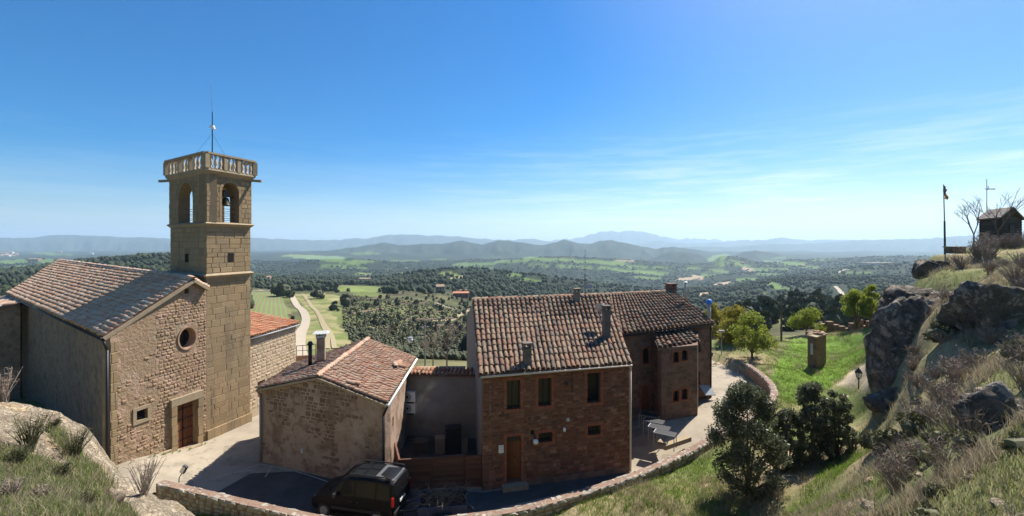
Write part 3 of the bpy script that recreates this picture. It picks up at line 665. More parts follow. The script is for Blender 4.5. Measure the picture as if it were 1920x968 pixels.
cc = np.empty(GX.shape + (3,)); cc[:] = np.array((0.12, 0.15, 0.045))
t = np.clip(n * 1.8 + 0.42, 0, 1)[..., None]; cc = cc * (1 - t) + np.array((0.25, 0.20, 0.115)) * t
t = np.clip(n2 * 2.0 - 0.1, 0, 1)[..., None] * 0.6; cc = cc * (1 - t) + np.array((0.20, 0.145, 0.095)) * t
gpx = CX + F * GX / np.maximum(GY, 1); gpy = YH + F * (CH - GZ) / np.maximum(GY, 1)
path = in_poly(gpx + 8 * n, gpy + 5 * n, [(1645, 668), (1590, 700), (1575, 722), (1640, 730), (1660, 700)]) & (GY > 24) & (GY < 45)
lush = in_poly(gpx + 12 * n, gpy + 8 * n, [(1480, 640), (1640, 620), (1640, 665), (1585, 690), (1570, 720), (1480, 745), (1440, 720)]) & (GY > 22)
lft = sstep(-3, -4.5, GX) * sstep(11, 9, GY); cc = cc * (1 - lft * .8)[..., None] + np.array((.15, .125, .07)) * (lft * .8)[..., None]
cc[lush] = np.array((0.12, 0.20, 0.03)) * (1 + .3 * n[lush])[:, None]
cc[path] = np.array((0.42, 0.34, 0.24)) * (1 + .2 * n[path])[:, None]
def set_cover(me, c):
    a = me.attributes.new('cover', 'FLOAT_COLOR', 'POINT')
    a.data.foreach_set('color', np.concatenate([c.reshape(-1, 3), np.ones((c.size // 3, 1))], 1).astype(np.float32).ravel())
wb = sstep(50, 66, GY)[..., None]
cf, _ = cover(GX, np.maximum(GY, 5), GZ)
cc = cc * (1 - wb) + cf * wb
set_cover(me, np.clip(cc, 0.01, 1))

# far land to the horizon, one sheet
ny, nx = FX.shape; ii = np.arange(ny * nx).reshape(ny, nx)
quads = np.stack([ii[:-1, :-1], ii[:-1, 1:], ii[1:, 1:], ii[1:, :-1]], -1).reshape(-1, 4)
me = make_mesh('hills', np.stack([FX, FY, FZ], -1).reshape(-1, 3), quads, M_far, True)
hills = tag(link('hills', me), kind='structure')
FC, FISF = cover(FX, FY, FZ)
set_cover(me, np.clip(FC, 0.008, 1))

# paved yard
px_ = np.arange(-26, 20.01, 0.35); py_ = np.arange(14.5, 46.01, 0.35)
QX, QY = np.meshgrid(px_, py_); QZ = plaza_z(QX, QY) + 0.0
okv = in_poly(QX, QY, PLAZA_POLY)
ny, nx = QX.shape; ii = np.arange(ny * nx).reshape(ny, nx)
qs = np.stack([ii[:-1, :-1], ii[:-1, 1:], ii[1:, 1:], ii[1:, :-1]], -1).reshape(-1, 4)
qs = qs[okv.ravel()[qs].sum(1) >= 3]
yard = tag(link('paved_yard', make_mesh('paved_yard', np.stack([QX, QY, QZ], -1).reshape(-1, 3), qs, M_concrete, True)), kind='structure')
def ribbon(name, pts, w, mat, zf, lift=0.02, kind='structure', parent=None, n=6):
    c = smooth_line(pts, n)
    d = np.gradient(c, axis=0); d = d / np.linalg.norm(d, axis=1)[:, None]
    nrm = np.stack([-d[:, 1], d[:, 0]], 1)
    V = []; m = 4
    ws = np.full(len(c), w) if np.isscalar(w) else np.interp(np.linspace(0, 1, len(c)), np.linspace(0, 1, len(w)), w)
    for j in range(m + 1):
        q = c + nrm * (ws * (j / m - .5))[:, None]
        V.append(np.stack([q[:, 0], q[:, 1], zf(q[:, 0], q[:, 1]) + lift], 1))
    V = np.array(V); k = len(c)
    ii = np.arange((m + 1) * k).reshape(m + 1, k)
    qs = np.stack([ii[:-1, :-1], ii[1:, :-1], ii[1:, 1:], ii[:-1, 1:]], -1).reshape(-1, 4)[:, ::-1]
    o = link(name, make_mesh(name, V.reshape(-1, 3), qs, mat, True), parent)
    return tag(o, kind=kind) if kind else o
# tarmac where the van stands, and pale joint lines across it
apoly = [G(*q) for q in ((470, 888), (395, 930), (430, 955), (600, 984), (760, 990), (905, 960), (1100, 915), (1176, 890), (1172, 884), (905, 924), (735, 912), (722, 922), (560, 884))]
am = MB(); am.add([Vector((p.x, p.y, 0.006)) for p in apoly], [tuple(range(len(apoly)))])
tag(am.build('tarmac', M_asphalt), kind='structure')
pz = lambda X, Y: plaza_z(X, Y)
for a in ([(395, 900), (440, 886), (490, 870)], [(490, 871), (560, 886), (618, 905)], [(497, 895), (510, 875)], [(420, 890), (470, 882)]):
    ribbon('joint_line', [tuple(G(*q))[:2] for q in a], 0.05, M_line, pz, 0.011, 'structure', None, 4)
# roads and tracks beyond the village
def px_road(name, pts, w, mat, lift=0.35):
    q = [tuple(hit(*p))[:2] for p in pts]
    return ribbon(name, q, w, mat, ground_z, lift, 'structure', None, 10)
px_road('gravel_road', [(556, 672), (559, 650), (563, 630), (572, 610), (573, 595), (564, 580), (552, 565), (544, 553)], [3.2, 3.2, 3.4, 3.6, 4.0, 4.2], M_dirt_road)
px_road('gravel_road', [(470, 547), (500, 545), (525, 546), (544, 553)], [3.0, 3.4], M_dirt_road)
px_road('earth_track', [(612, 655), (612, 625), (602, 600), (590, 580), (578, 565), (566, 553)], [1.6, 2.4], M_track, 0.2)
px_road('earth_track', [(628, 655), (622, 630), (606, 605), (594, 583)], [1.2, 1.6], M_track, 0.24)
px_road('asphalt_road', [(1569, 582), (1577, 570), (1583, 562), (1579, 552), (1574, 545), (1566, 537)], [4, 6], M_dirt_road)
px_road('asphalt_road', [(1570, 512), (1582, 507), (1592, 506)], 9, M_dirt_road, 1.0)
px_road('dirt_path', [(790, 612), (815, 603), (845, 601), (868, 588), (885, 580)], [2.5, 4], M_track)
px_road('dirt_path', [(815, 568), (840, 577), (858, 580)], [2.5, 4], M_dirt_road)
# vineyard: striped by its rows
vp = [hit(*q) for q in ((468, 549), (520, 549), (545, 575), (556, 604), (470, 604), (420, 604))]
M_vine, nt, out = mat_new('vineyard_rows'); lk = nt.links.new
ge = nd(nt, 'ShaderNodeNewGeometry'); mp = nd(nt, 'ShaderNodeMapping'); mp.inputs['Rotation'].default_value = (0, 0, math.radians(-28))
wv = nd(nt, 'ShaderNodeTexWave', {'Scale': 0.15, 'Distortion': 0.8, 'Detail': 2.0, 'Detail Scale': 2.0}, bands_direction='X')
r_ = ramp(nt, [(0.0, (0.17, 0.105, 0.06)), (0.25, (0.15, 0.105, 0.055)), (0.45, (0.09, 0.14, 0.03)), (1.0, (0.12, 0.18, 0.035))])
b = nd(nt, 'ShaderNodeBsdfPrincipled', {'Roughness': 0.95})
lk(ge.outputs['Position'], mp.inputs[0]); lk(mp.outputs[0], wv.inputs[0]); lk(wv.outputs[1], r_.inputs[0]); lk(r_.outputs[0], b.inputs['Base Color']); lk(b.outputs[0], out.inputs[0])
xs = np.linspace(min(p.x for p in vp), max(p.x for p in vp), 60); ys = np.linspace(min(p.y for p in vp), max(p.y for p in vp), 60)
VX, VY = np.meshgrid(xs, ys); VZ = ground_z(VX, VY) + 0.9; ok = in_poly(VX, VY, [(p.x, p.y) for p in vp])
ii = np.arange(3600).reshape(60, 60); qs = np.stack([ii[:-1, :-1], ii[:-1, 1:], ii[1:, 1:], ii[1:, :-1]], -1).reshape(-1, 4); qs = qs[ok.ravel()[qs].all(1)]
tag(link('vineyard_field', make_mesh('vineyard_field', np.stack([VX, VY, VZ], -1).reshape(-1, 3), qs, M_vine, True)), kind='structure')
VINE_POLY = [(p.x, p.y) for p in vp]
# ------------------------------------------------------------------ building kit
class Plane:
    """upright plane from A to B, seen from outside with A on the left"""
    def __init__(self, A, B):
        self.A = Vector((A[0], A[1], 0)); self.B = Vector((B[0], B[1], 0))
        self.len = (self.B - self.A).length
        self.u = (self.B - self.A).normalized(); self.n = self.u.cross(Vector((0, 0, 1)))
    def pt(self, s, z, d=0.0):
        return self.A + self.u * s + Vector((0, 0, z)) + self.n * d
    def hit(self, x, y):
        dr = Vector(((x - CX) / F, 1.0, -(y - YH) / F)); O = Vector((0, 0, CH))
        t = (self.A - O).dot(self.n) / dr.dot(self.n)
        q = O + dr * t
        return (q - self.A).dot(self.u), q.z
    def rect(self, x0, y0, x1, y1):
        xm, ym = (x0 + x1) / 2, (y0 + y1) / 2
        return (self.hit(x0, ym)[0], self.hit(x1, ym)[0], self.hit(xm, y1)[1], self.hit(xm, y0)[1])   # s0, s1, z0, z1
    def M(self):
        return Matrix((self.u, Vector((0, 0, 1)), self.n)).transposed()
def arch_poly(s0, s1, z0, z1, rise=None, n=10):
    r = (s1 - s0) / 2; rise = r if rise is None else rise
    c = (s0 + s1) / 2
    return [(s0, z0), (s1, z0)] + [(c + r * math.cos(math.pi * k / n), z1 - rise + rise * math.sin(math.pi * k / n)) for k in range(n + 1)]
def rect_poly(s0, s1, z0, z1): return [(s0, z0), (s1, z0), (s1, z1), (s0, z1)]
def disc_poly(cs, cz, rs, rz, n=24): return [(cs + rs * math.cos(2 * math.pi * k / n), cz + rz * math.sin(2 * math.pi * k / n)) for k in range(n)]
def prism(pl, poly, d0, d1):
    n = len(poly)
    v = [pl.pt(s, z, d0) for s, z in poly] + [pl.pt(s, z, d1) for s, z in poly]
    f = [tuple(range(n)), tuple(range(2 * n - 1, n - 1, -1))] + [(i, n + i, n + (i + 1) % n, (i + 1) % n) for i in range(n)]
    return v, f
def wall(pl, poly, name, mat, parent, thick=0.35, cuts=(), d=0.0):
    """a slab with real openings"""
    v, f = prism(pl, poly, d, d - thick)
    o = link(name, make_mesh(name, v, f, mat), None)
    if cuts:
        cb = MB()
        for c in cuts:
            cb.add(*prism(pl, c, d + 0.4, d - thick - 0.4))
        cm = make_mesh('opening', cb.v, cb.f)
        bm = bmesh.new(); bm.from_mesh(cm); bmesh.ops.recalc_face_normals(bm, faces=bm.faces); bm.to_mesh(cm); bm.free()
        bm = bmesh.new(); bm.from_mesh(o.data); bmesh.ops.recalc_face_normals(bm, faces=bm.faces); bm.to_mesh(o.data); bm.free()
        co = bpy.data.objects.new('opening', cm); COL.objects.link(co)
        md = o.modifiers.new('b', 'BOOLEAN'); md.operation = 'DIFFERENCE'; md.object = co; md.solver = 'EXACT'
        dg = bpy.context.evaluated_depsgraph_get()
        nm = bpy.data.meshes.new_from_object(o.evaluated_get(dg))
        o.modifiers.clear(); old = o.data; o.data = nm; nm.name = name
        bpy.data.objects.remove(co); bpy.data.meshes.remove(cm); bpy.data.meshes.remove(old)
    if parent is not None:
        o.parent = parent; o.matrix_parent_inverse = WORLD[parent.name].inverted()
    return o

# variants of a rough stone: unit block, front swelling towards +z
def stone_variants(k, rough, seed, soft=0.16):
    r = random.Random(seed); out = []
    for _ in range(k):
        v = []
        for sx, sy in ((-1, -1), (1, -1), (1, 1), (-1, 1)):
            v.append((sx * .5, sy * .5, -0.6))
        o2 = [(sx * (.5 - r.uniform(0, rough)), sy * (.5 - r.uniform(0, rough)), 0.45 + r.uniform(-.1, .1)) for sx, sy in ((-1, -1), (1, -1), (1, 1), (-1, 1))]
        o3 = [(x * (1 - soft), y * (1 - soft * 1.6), 1.0 + r.uniform(-.25, .2)) for x, y, _z in o2]
        v += o2 + o3
        f = [(8, 9, 10, 11)]
        for a in (0, 4):
            for i in range(4):
                f.append((a + i, a + (i + 1) % 4, a + 4 + (i + 1) % 4, a + 4 + i))
        out.append((np.array(v), f))
    return out
STV = stone_variants(8, 0.10, 3)
ASV = stone_variants(8, 0.04, 5, 0.045)
RBV = stone_variants(8, 0.20, 9, 0.26)
def tile_variants(k, seed):
    r = random.Random(seed); out = []
    for _ in range(k):
        n = 6; v = []; f = []
        for (y, rad, zo) in ((-0.16, .33 + r.uniform(-.02, .02), 0.0), (1.0, .43 + r.uniform(-.02, .03), 0.10)):
            for q in (1.0, 0.78):
                for i in range(n + 1):
                    a = math.pi * i / n
                    v.append((-math.cos(a) * rad * q, y + r.uniform(-.015, .015), zo + math.sin(a) * rad * q * 0.95))
        m = n + 1
        for i in range(n):
            f.append((i, 2 * m + i, 2 * m + i + 1, i + 1))                       # back
            f.append((m + i, m + i + 1, 3 * m + i + 1, 3 * m + i))               # hollow
            f.append((2 * m + i, 3 * m + i, 3 * m + i + 1, 2 * m + i + 1))       # lip
        out.append((np.array(v), f))
    return out
TIV = tile_variants(5, 4)
_PM = {}
def pieces(name, variants, mats, mat, parent, weight, rest_name, limit=300, smooth=False):
    """mats: list of (3x3 columns incl. scale, location). The largest become objects, the rest one joined part"""
    key = (id(variants), mat.name)
    if key not in _PM:
        _PM[key] = [make_mesh(name, v, f, mat, smooth) for v, f in variants]
    order = sorted(range(len(mats)), key=lambda i: -weight[i])
    r = random.Random(len(mats))
    for i in order[:limit]:
        R, sc, loc = mats[i]
        link(name, r.choice(_PM[key]), parent, Matrix.LocRotScale(loc, R.to_quaternion(), sc))
    rest = order[limit:]
    if rest:
        V = []; fs = []; b = 0
        for i in rest:
            R, sc, loc = mats[i]
            v, f = r.choice(variants)
            A = np.array(R) * np.array(sc)[None, :]
            V.append(v @ A.T + np.array(loc)); fs += [tuple(q + b for q in g) for g in f]; b += len(v)
        o = link(rest_name, make_mesh(rest_name, np.concatenate(V), fs, mat, smooth), parent)
        o['kind'] = 'stuff'
def stones_on(pl, s0, s1, z0, z1, ch, lr, mat, parent, top=None, holes=(), keep=None, proud=(.012, .04), gap=0.014, variants=None, limit=300, d=0.0, jitter=0.25, seed=1, name='stone'):
    r = random.Random(seed); ms = []; wt_ = []
    R = pl.M(); z = z0
    while z < z1 - ch * 0.3:
        h = ch * r.uniform(1 - jitter, 1 + jitter); h = min(h, z1 - z)
        s = s0 - r.uniform(0, lr[0])
        while s < s1:
            l = r.uniform(*lr); a, b_ = max(s, s0), min(s + l, s1); s += l
            if b_ - a < 0.06: continue
            segs = [(a, b_)]
            for (hs0, hs1, hz0, hz1) in holes:
                if z + h > hz0 and z < hz1:
                    ns = []
                    for (q0, q1) in segs:
                        if q1 <= hs0 or q0 >= hs1: ns.append((q0, q1)); continue
                        if q0 < hs0: ns.append((q0, hs0))
                        if q1 > hs1: ns.append((hs1, q1))
                    segs = ns
            for (q0, q1) in segs:
                w = q1 - q0 - gap; hh = h - gap
                if w < 0.05 or hh < 0.03: continue
                cs, cz = (q0 + q1) / 2, z + h / 2
                if top is not None and cz + hh / 2 > min(top(q0), top(q1)) - 0.02: continue
                if keep is not None and not keep(cs, cz, r): continue
                ms.append((R, Vector((w, hh, r.uniform(*proud))), pl.pt(cs, cz, d)))
                wt_.append(w * hh / (pl.pt(cs, cz).y ** 2))
        z += h
    pieces(name, variants or STV, ms, mat, parent, wt_, 'small_stones', limit)
def roof_quad(RL, RR, ER, EL, s, t):
    """s along the eave, t from ridge (0) to eave (1)"""
    return (RL * (1 - s) + RR * s) * (1 - t) + (EL * (1 - s) + ER * s) * t
def tiled_roof(parent, RL, RR, ER, EL, nu, nv, mat, limit=300, seed=1, thick=0.16, jit=0.05, name='roof', sag=0.018):
    r = random.Random(seed)
    g = 6; V = []; fs = []
    nrm = (RR - RL).cross(EL - RL).normalized()
    if nrm.z < 0: nrm = -nrm
    for j in range(g + 1):
        for i in range(g + 1):
            V.append(roof_quad(RL, RR, ER, EL, i / g, j / g))
    for i in range(g + 1):
        for j in range(g + 1):
            V.append(roof_quad(RL, RR, ER, EL, j / g, i / g) - nrm * thick)
    m = (g + 1) ** 2; w = g + 1
    for j in range(g):
        for i in range(g):
            a = j * w + i
            fs.append((a, a + 1, a + w + 1, a + w)); fs.append((m + a, m + a + w, m + a + w + 1, m + a + 1))
    for i in range(g):
        fs += [(i, m + i, m + i + 1, i + 1), (g * w + i, g * w + i + 1, m + g * w + i + 1, m + g * w + i), (i * w, (i + 1) * w, m + (i + 1) * w, m + i * w), (i * w + g, m + i * w + g, m + (i + 1) * w + g, (i + 1) * w + g)]
    roof = link(name, make_mesh(name, V, fs, M_tile_bed), parent)
    ms = []; wt_ = []
    e = 1e-3
    for i in range(nu):
        for j in range(nv):
            s = (i + .5) / nu; t0 = j / nv; t1 = (j + 1) / nv
            a = roof_quad(RL, RR, ER, EL, s, t0); b_ = roof_quad(RL, RR, ER, EL, s, t1)
            c0 = roof_quad(RL, RR, ER, EL, s - .5 / nu, (t0 + t1) / 2); c1 = roof_quad(RL, RR, ER, EL, s + .5 / nu, (t0 + t1) / 2)
            y = (b_ - a); ly = y.length; y.normalize()
            x = (c1 - c0); lx = x.length
            n_ = x.cross(y).normalized()
            flip = n_.z < 0
            if flip: n_ = -n_
            xx = y.cross(n_).normalized()
            wx = abs(x.dot(xx))
            R = Matrix((xx, y, n_)).transposed()
            R = R @ Matrix.Rotation(r.uniform(-jit, jit), 3, 'Z') @ Matrix.Rotation(r.uniform(-.03, .03), 3, 'X')
            hz = min(wx, 0.30)
            ms.append((R, Vector((wx * r.uniform(.97, 1.05), ly * 1.04, hz * r.uniform(.9, 1.1))), a + n_ * (0.012 + r.uniform(0, .014) + sag * (math.sin(s * 9 + seed) * math.sin(t0 * 5 + seed * 2) + .6 * math.sin(s * 23 + t0 * 7))) + y * r.uniform(-.03, .03)))
            wt_.append(wx * ly / max(1, a.y) ** 2 * (1 if -60 < CX + F * a.x / a.y < 1980 else 0.01))
    pieces('tile', TIV, ms, mat, roof, wt_, 'remaining_tiles', limit, True)
    return roof
def ridge_tiles(parent, a, b_, n, w, mat, name='ridge_tile'):
    d = (b_ - a).normalized(); x = d.cross(Vector((0, 0, 1))).normalized(); up = x.cross(d)
    R = Matrix((x, d, up)).transposed(); L_ = (b_ - a).length / n
    r = random.Random(n)
    ms = [(R @ Matrix.Rotation(r.uniform(-.06, .06), 3, 'Z'), Vector((w, L_ * 1.05, w * .85)), a + d * (L_ * i) + up * r.uniform(0.0, .02)) for i in range(n)]
    pieces(name, TIV, ms, mat, parent, [1] * n, 'x', 400, True)
def brick_surround(pl, rc, w, parent, d=0.03, arched=False, sill=True):
    s0, s1, z0, z1 = rc; mb = MB(); R = pl.M(); r = random.Random(int(abs(s0 * 1000)))
    bh = 0.085
    k = max(2, int((z1 - z0 + w) / bh))
    for i in range(k):
        z = z0 - (w if sill else 0) + (i + .5) * (z1 - z0 + (2 * w if sill else w)) / k
        for s in (s0 - w / 2, s1 + w / 2):
            mb.box(pl.pt(s + r.uniform(-.01, .01), z, d / 2 - .03), (w, (z1 - z0 + 2 * w) / k - .012, d + .06 + r.uniform(-.006, .006)), M=R)
    k = max(3, int((s1 - s0) / bh))
    for i in range(k):
        s = s0 + (i + .5) * (s1 - s0) / k
        for z in ((z1 + w / 2, z0 - w / 2) if sill else (z1 + w / 2,)):
            lift = 0.0
            mb.box(pl.pt(s, z + lift, d / 2 - .03), ((s1 - s0) / k - .012, w, d + .06 + r.uniform(-.006, .006)), M=R)
    return mb.build('brick_surround', M_redbrick, parent)
def window(pl, rc, parent, depth=0.16, mull=1, bars=0, fmat=None, trans=0, pane_mat=None, arch=None, hbars=0):
    """a recessed frame with its pane"""
    s0, s1, z0, z1 = rc; R = pl.M(); fw = 0.05; fm = fmat or M_black
    mb = MB()
    for s in (s0 + fw / 2, s1 - fw / 2): mb.box(pl.pt(s, (z0 + z1) / 2, -depth), (fw, z1 - z0, .06), M=R)
    for z in (z0 + fw / 2, z1 - fw / 2): mb.box(pl.pt((s0 + s1) / 2, z, -depth), (s1 - s0 - 2 * fw, fw, .055), M=R)
    for k in range(mull):
        mb.box(pl.pt(s0 + (s1 - s0) * (k + 1) / (mull + 1), (z0 + z1) / 2, -depth), (fw * 1.1, z1 - z0 - 2 * fw, .05), M=R)
    o = mb.build('window', fm, parent)
    pm = MB(); pm.box(pl.pt((s0 + s1) / 2, (z0 + z1) / 2, -depth - .05), (s1 - s0 + .02, z1 - z0 + .02, .02), M=R)
    pm.build('pane', pane_mat or M_glass, o)
    for k in range(bars):
        bm_ = MB(); s = s0 + (s1 - s0) * (k + 1) / (bars + 1); bm_.cyl(pl.pt(s, z0, -.05), pl.pt(s, z1, -.05), .011, n=5); bm_.build('bar', M_dark_metal, o)
    for k in range(hbars):
        bm_ = MB(); z = z0 + (z1 - z0) * (k + 1) / (hbars + 1); bm_.cyl(pl.pt(s0, z, -.07), pl.pt(s1, z, -.07), .011, n=5); bm_.build('bar', M_dark_metal, o)
    return o
def plank_door(pl, rc, parent, n=6, depth=0.18, mat=None, handle=True, swing=0.0):
    s0, s1, z0, z1 = rc; R = pl.M(); mat = mat or M_wood_door
    b_ = MB(); b_.box(pl.pt((s0 + s1) / 2, (z0 + z1) / 2, -depth - .05), (s1 - s0 + .02, z1 - z0 + .02, .04), M=R)
    o = b_.build('door', mat, parent)
    w = (s1 - s0) / n
    for k in range(n):
        q = MB(); q.box(pl.pt(s0 + w * (k + .5), (z0 + z1) / 2, -depth - .015 + random.uniform(-.004, .004)), (w - .014, z1 - z0 - .01, .03), M=R); q.build('plank', mat, o)
    if handle:
        h = MB(); h.cyl(pl.pt((s0 + s1) / 2 + .07, z0 + 1.0, -depth), pl.pt((s0 + s1) / 2 + .07, z0 + 1.0, -depth + .06), .03, n=8); h.build('door_handle', M_dark_metal, o)
    return o
def pipe(name, pts, r, mat, parent, n=8):
    m = MB(); m.tube([Vector(p) for p in pts], r, n); return m.build(name, mat, parent, True)
def pil(x, y, pl, d=0.0):
    s, z = pl.hit(x, y); return pl.pt(s, z, d)

# ================================================================== brick-red house (front) 
A = G(905, 921); B = G(1181, 884)
HZ = 5.18
RLh = G(886, 563, 7.5); RRh = G(1141, 553, 7.5); RWh = G(1265, 547, 7.5)
ELh = G(897, 703, 5.28); ERh = G(1185, 681, 5.28)
house = thing('stone_house', 'reddish brown stone house with clay tile roof, white corner pipe and open wooden door', 'house', flat((A + B) / 2))
pf = Plane(A, B)
W1 = pf.rect(950, 713, 976, 767); W2 = pf.rect(1009, 709, 1034, 761); W3 = pf.rect(1101, 699, 1126, 755)
S1 = pf.rect(1010, 811, 1036, 829); S2 = pf.rect(1102, 798, 1126, 815); D1 = pf.rect(950, 818, 977, 909); V1 = pf.rect(995, 807, 1002, 816)
D1 = (D1[0], D1[1], 0.22, D1[3])
cuts = [rect_poly(*q) for q in (W1, W2, W3, S1, S2, D1, V1)]
fw_ = wall(pf, [(0, -.6), (pf.len, -.6), (pf.len, HZ), (0, HZ)], 'front_wall', M_mortar_brick, house, .35, cuts)
grow = lambda q, w, sl=1: (q[0] - w, q[1] + w, q[2] - w * sl, q[3] + w)
SW = 0.13
holes = [grow(W1, SW), grow(W2, SW), grow(W3, SW), grow(S1, SW), grow(S2, SW), grow(D1, SW, 0), grow(V1, .02)]
stones_on(pf, 0.0, pf.len, 0.12, HZ - .05, 0.145, (.12, .42), M_stone_brick, fw_, holes=holes, proud=(.010, .045), limit=300, jitter=.5, seed=2, variants=RBV, gap=.02)
for q, ml in ((W1, 1), (W2, 1), (W3, 0)):
    w_ = window(pf, q, house, .18, ml); brick_surround(pf, q, SW, w_)
for q in (S1, S2):
    w_ = window(pf, q, house, .18, 0, 5); brick_surround(pf, q, SW, w_)
vb = MB(); vb.box(pf.pt((V1[0] + V1[1]) / 2, (V1[2] + V1[3]) / 2, -.1), (V1[1] - V1[0] + .02, V1[3] - V1[2] + .02, .03), M=pf.M()); vb.build('vent', M_void, house)
# doorway: dark hall, transom, leaf opened inwards
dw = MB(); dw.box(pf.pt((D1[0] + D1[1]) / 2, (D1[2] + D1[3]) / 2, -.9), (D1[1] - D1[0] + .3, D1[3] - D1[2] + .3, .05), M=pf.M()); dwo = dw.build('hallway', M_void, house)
dtr = (D1[0], D1[1], D1[3] - .28, D1[3])
tr_ = MB(); tr_.box(pf.pt((D1[0] + D1[1]) / 2, D1[3] - .14, -.15), (D1[1] - D1[0], .28, .05), M=pf.M()); tro = tr_.build('transom', M_wood_dark, house)
hp = pf.pt(D1[1], 0, -.2); dr_ = (-pf.u * .93 - pf.n * .36).normalized()
lp = Plane(hp + dr_ * (D1[1] - D1[0]) * .92, hp)
plank_door(lp, (0, lp.len, D1[2], D1[3] - .29), house, 5, 0.0)
ds = brick_surround(pf, D1, SW, tro, sill=False)
st = MB(); st.box(pf.pt((D1[0] + D1[1]) / 2, .1, .12), (D1[1] - D1[0] + .5, .2, .5), M=pf.M()); st.build('doorstep', M_trim, house)
bs = MB(); bs.box(pf.pt(pf.len * .62, .06, .03), (pf.len * .74, .36, .09), M=pf.M()); bs.build('wall_footing', M_mortar_wing, house)
# left gable and the rest of the shell
Lr = flat(RLh); Ab = A + (Lr - A) * 2.0; Rr = flat(RRh); Bb = B + (Rr - B) * 2.0
pg = Plane(Ab, A)
gw = wall(pg, [(0.03, -1), (pg.len - .03, -1), (pg.len - .03, HZ), (pg.len / 2, 7.36), (0.03, HZ)], 'gable_wall', M_grey_render, house, .35, d=-.004)
pr = Plane(B, Bb)
wall(pr, [(0.03, -.6), (pr.len - .03, -.6), (pr.len - .03, HZ), (pr.len / 2, 7.36), (0.03, HZ)], 'gable_wall', M_mortar_wing, house, .3, d=-.004)
pb = Plane(Bb, Ab); wall(pb, [(0, -2), (pb.len, -2), (pb.len, HZ), (0, HZ)], 'rear_wall', M_grey_render, house, .3)
tiled_roof(house, RLh, RRh, ERh, ELh, 31, 14, M_tile_brick, 300, 11)
EbL = flat(RLh) * 2 - flat(ELh); EbR = flat(RRh) * 2 - flat(ERh)
tiled_roof(house, RRh, RLh, Vector((EbL.x, EbL.y, 5.28)), Vector((EbR.x, EbR.y, 5.28)), 31, 14, M_tile_brick, 0, 12)
ridge_tiles(house, RLh + Vector((0, 0, .02)), RRh + Vector((0, 0, .02)), 20, .34, M_tile_brick)
pipe('gutter', [ELh + Vector((.1, -.02, -.1)), ERh + Vector((0, -.02, -.1))], .05, M_cream_pipe, house)
pipe('downpipe', [ERh + Vector((-.05, .0, -.1)), pf.pt(pf.len - .02, HZ - .3, .1), pf.pt(pf.len - .02, 0.05, .1)], .05, M_cream_pipe, house)
pipe('conduit', [pil(1072, 695, pf, .05), pil(1072, 736, pf, .05)], .02, M_dark_metal, house, 5)
q = MB(); c_ = pil(1002, 825, pf, .2); q.lathe(c_ - Vector((0, 0, .12)), [(.03, 0), (.1, .04), (.13, .12), (.1, .2), (.04, .24)], 12); wl = q.build('wall_lamp', M_white, house, True)
q = MB(); q.cyl(pil(1002, 816, pf, -.01), c_ + Vector((0, 0, .1)), .025, n=6); q.build('lamp_bracket', M_dark_metal, wl)
q = MB(); c_ = pil(1057, 804, pf, .1); q.lathe(c_ - Vector((0, 0, .1)), [(.03, 0), (.07, .05), (.06, .15), (.03, .2)], 10); q.build('floodlight', M_white, house, True)
q = MB(); q.box(pil(1064, 786, pf, .06), (.13, .15, .1), M=pf.M()); q.build('junction_box', M_grey, house)
q = MB(); q.cyl(pil(1060, 718, pf, -.01), pil(1060, 718, pf, .14), .08, .1, 10); q.build('flue_vent', M_black, house)
q = MB(); q.box(pil(939, 841, pf, .07), (.22, .34, .03), M=pf.M()); plq = q.build('plaque', M_white, house)
q = MB()
for k in range(3): q.box(pil(939, 841, pf, .087) + Vector((0, 0, .09 - k * .085)), (.15 - .03 * (k == 2), .025, .004), M=pf.M())
q.build('plaque_text', M_grey, plq)
def chimney(parent, x, ytop, ybot, w, Yd, mat, cap=True, capmat=None, depth=None, bricks=False):
    pt = P(x, ytop, Yd); pb_ = P(x, ybot, Yd); wd = w / F * Yd; dp = depth or wd
    rz = math.atan2(pf.u.y, pf.u.x)
    m = MB(); m.box(((pt.x), Yd + dp / 2, (pt.z + pb_.z) / 2 - .2), (wd, dp, pt.z - pb_.z + .4), rz)
    o = m.build('chimney', mat, parent)
    if cap:
        m = MB(); m.box((pt.x, Yd + dp / 2, pt.z + .02), (wd * 1.25, dp * 1.25, .07), rz)
        h = .13
        for k in (-1, 1): m.box((pt.x + k * wd * .4, Yd + dp / 2, pt.z + .02 + h), (wd * .2, dp, h * 1.2), rz)
        m.box((pt.x, Yd + dp / 2, pt.z + .02 + h * 1.9), (wd * 1.3, dp * 1.3, .07), rz); m.build('chimney_cap', capmat or mat, o)
    return o
M_chim = surf('sooty_grey_render', [(0.12, 0.10, 0.085), (0.18, 0.15, 0.125)], [(4, .5, .7, (.06, .05, .045), .6)], .95, (.02, 20))
chimney(house, 988.5, 656, 690, 14, 20.3, M_chim)
chimney(house, 1138, 584, 634, 12, 23.6, M_chim)
chimney(house, 1082, 550, 562, 10, 28.5, M_trim, True, M_trim)

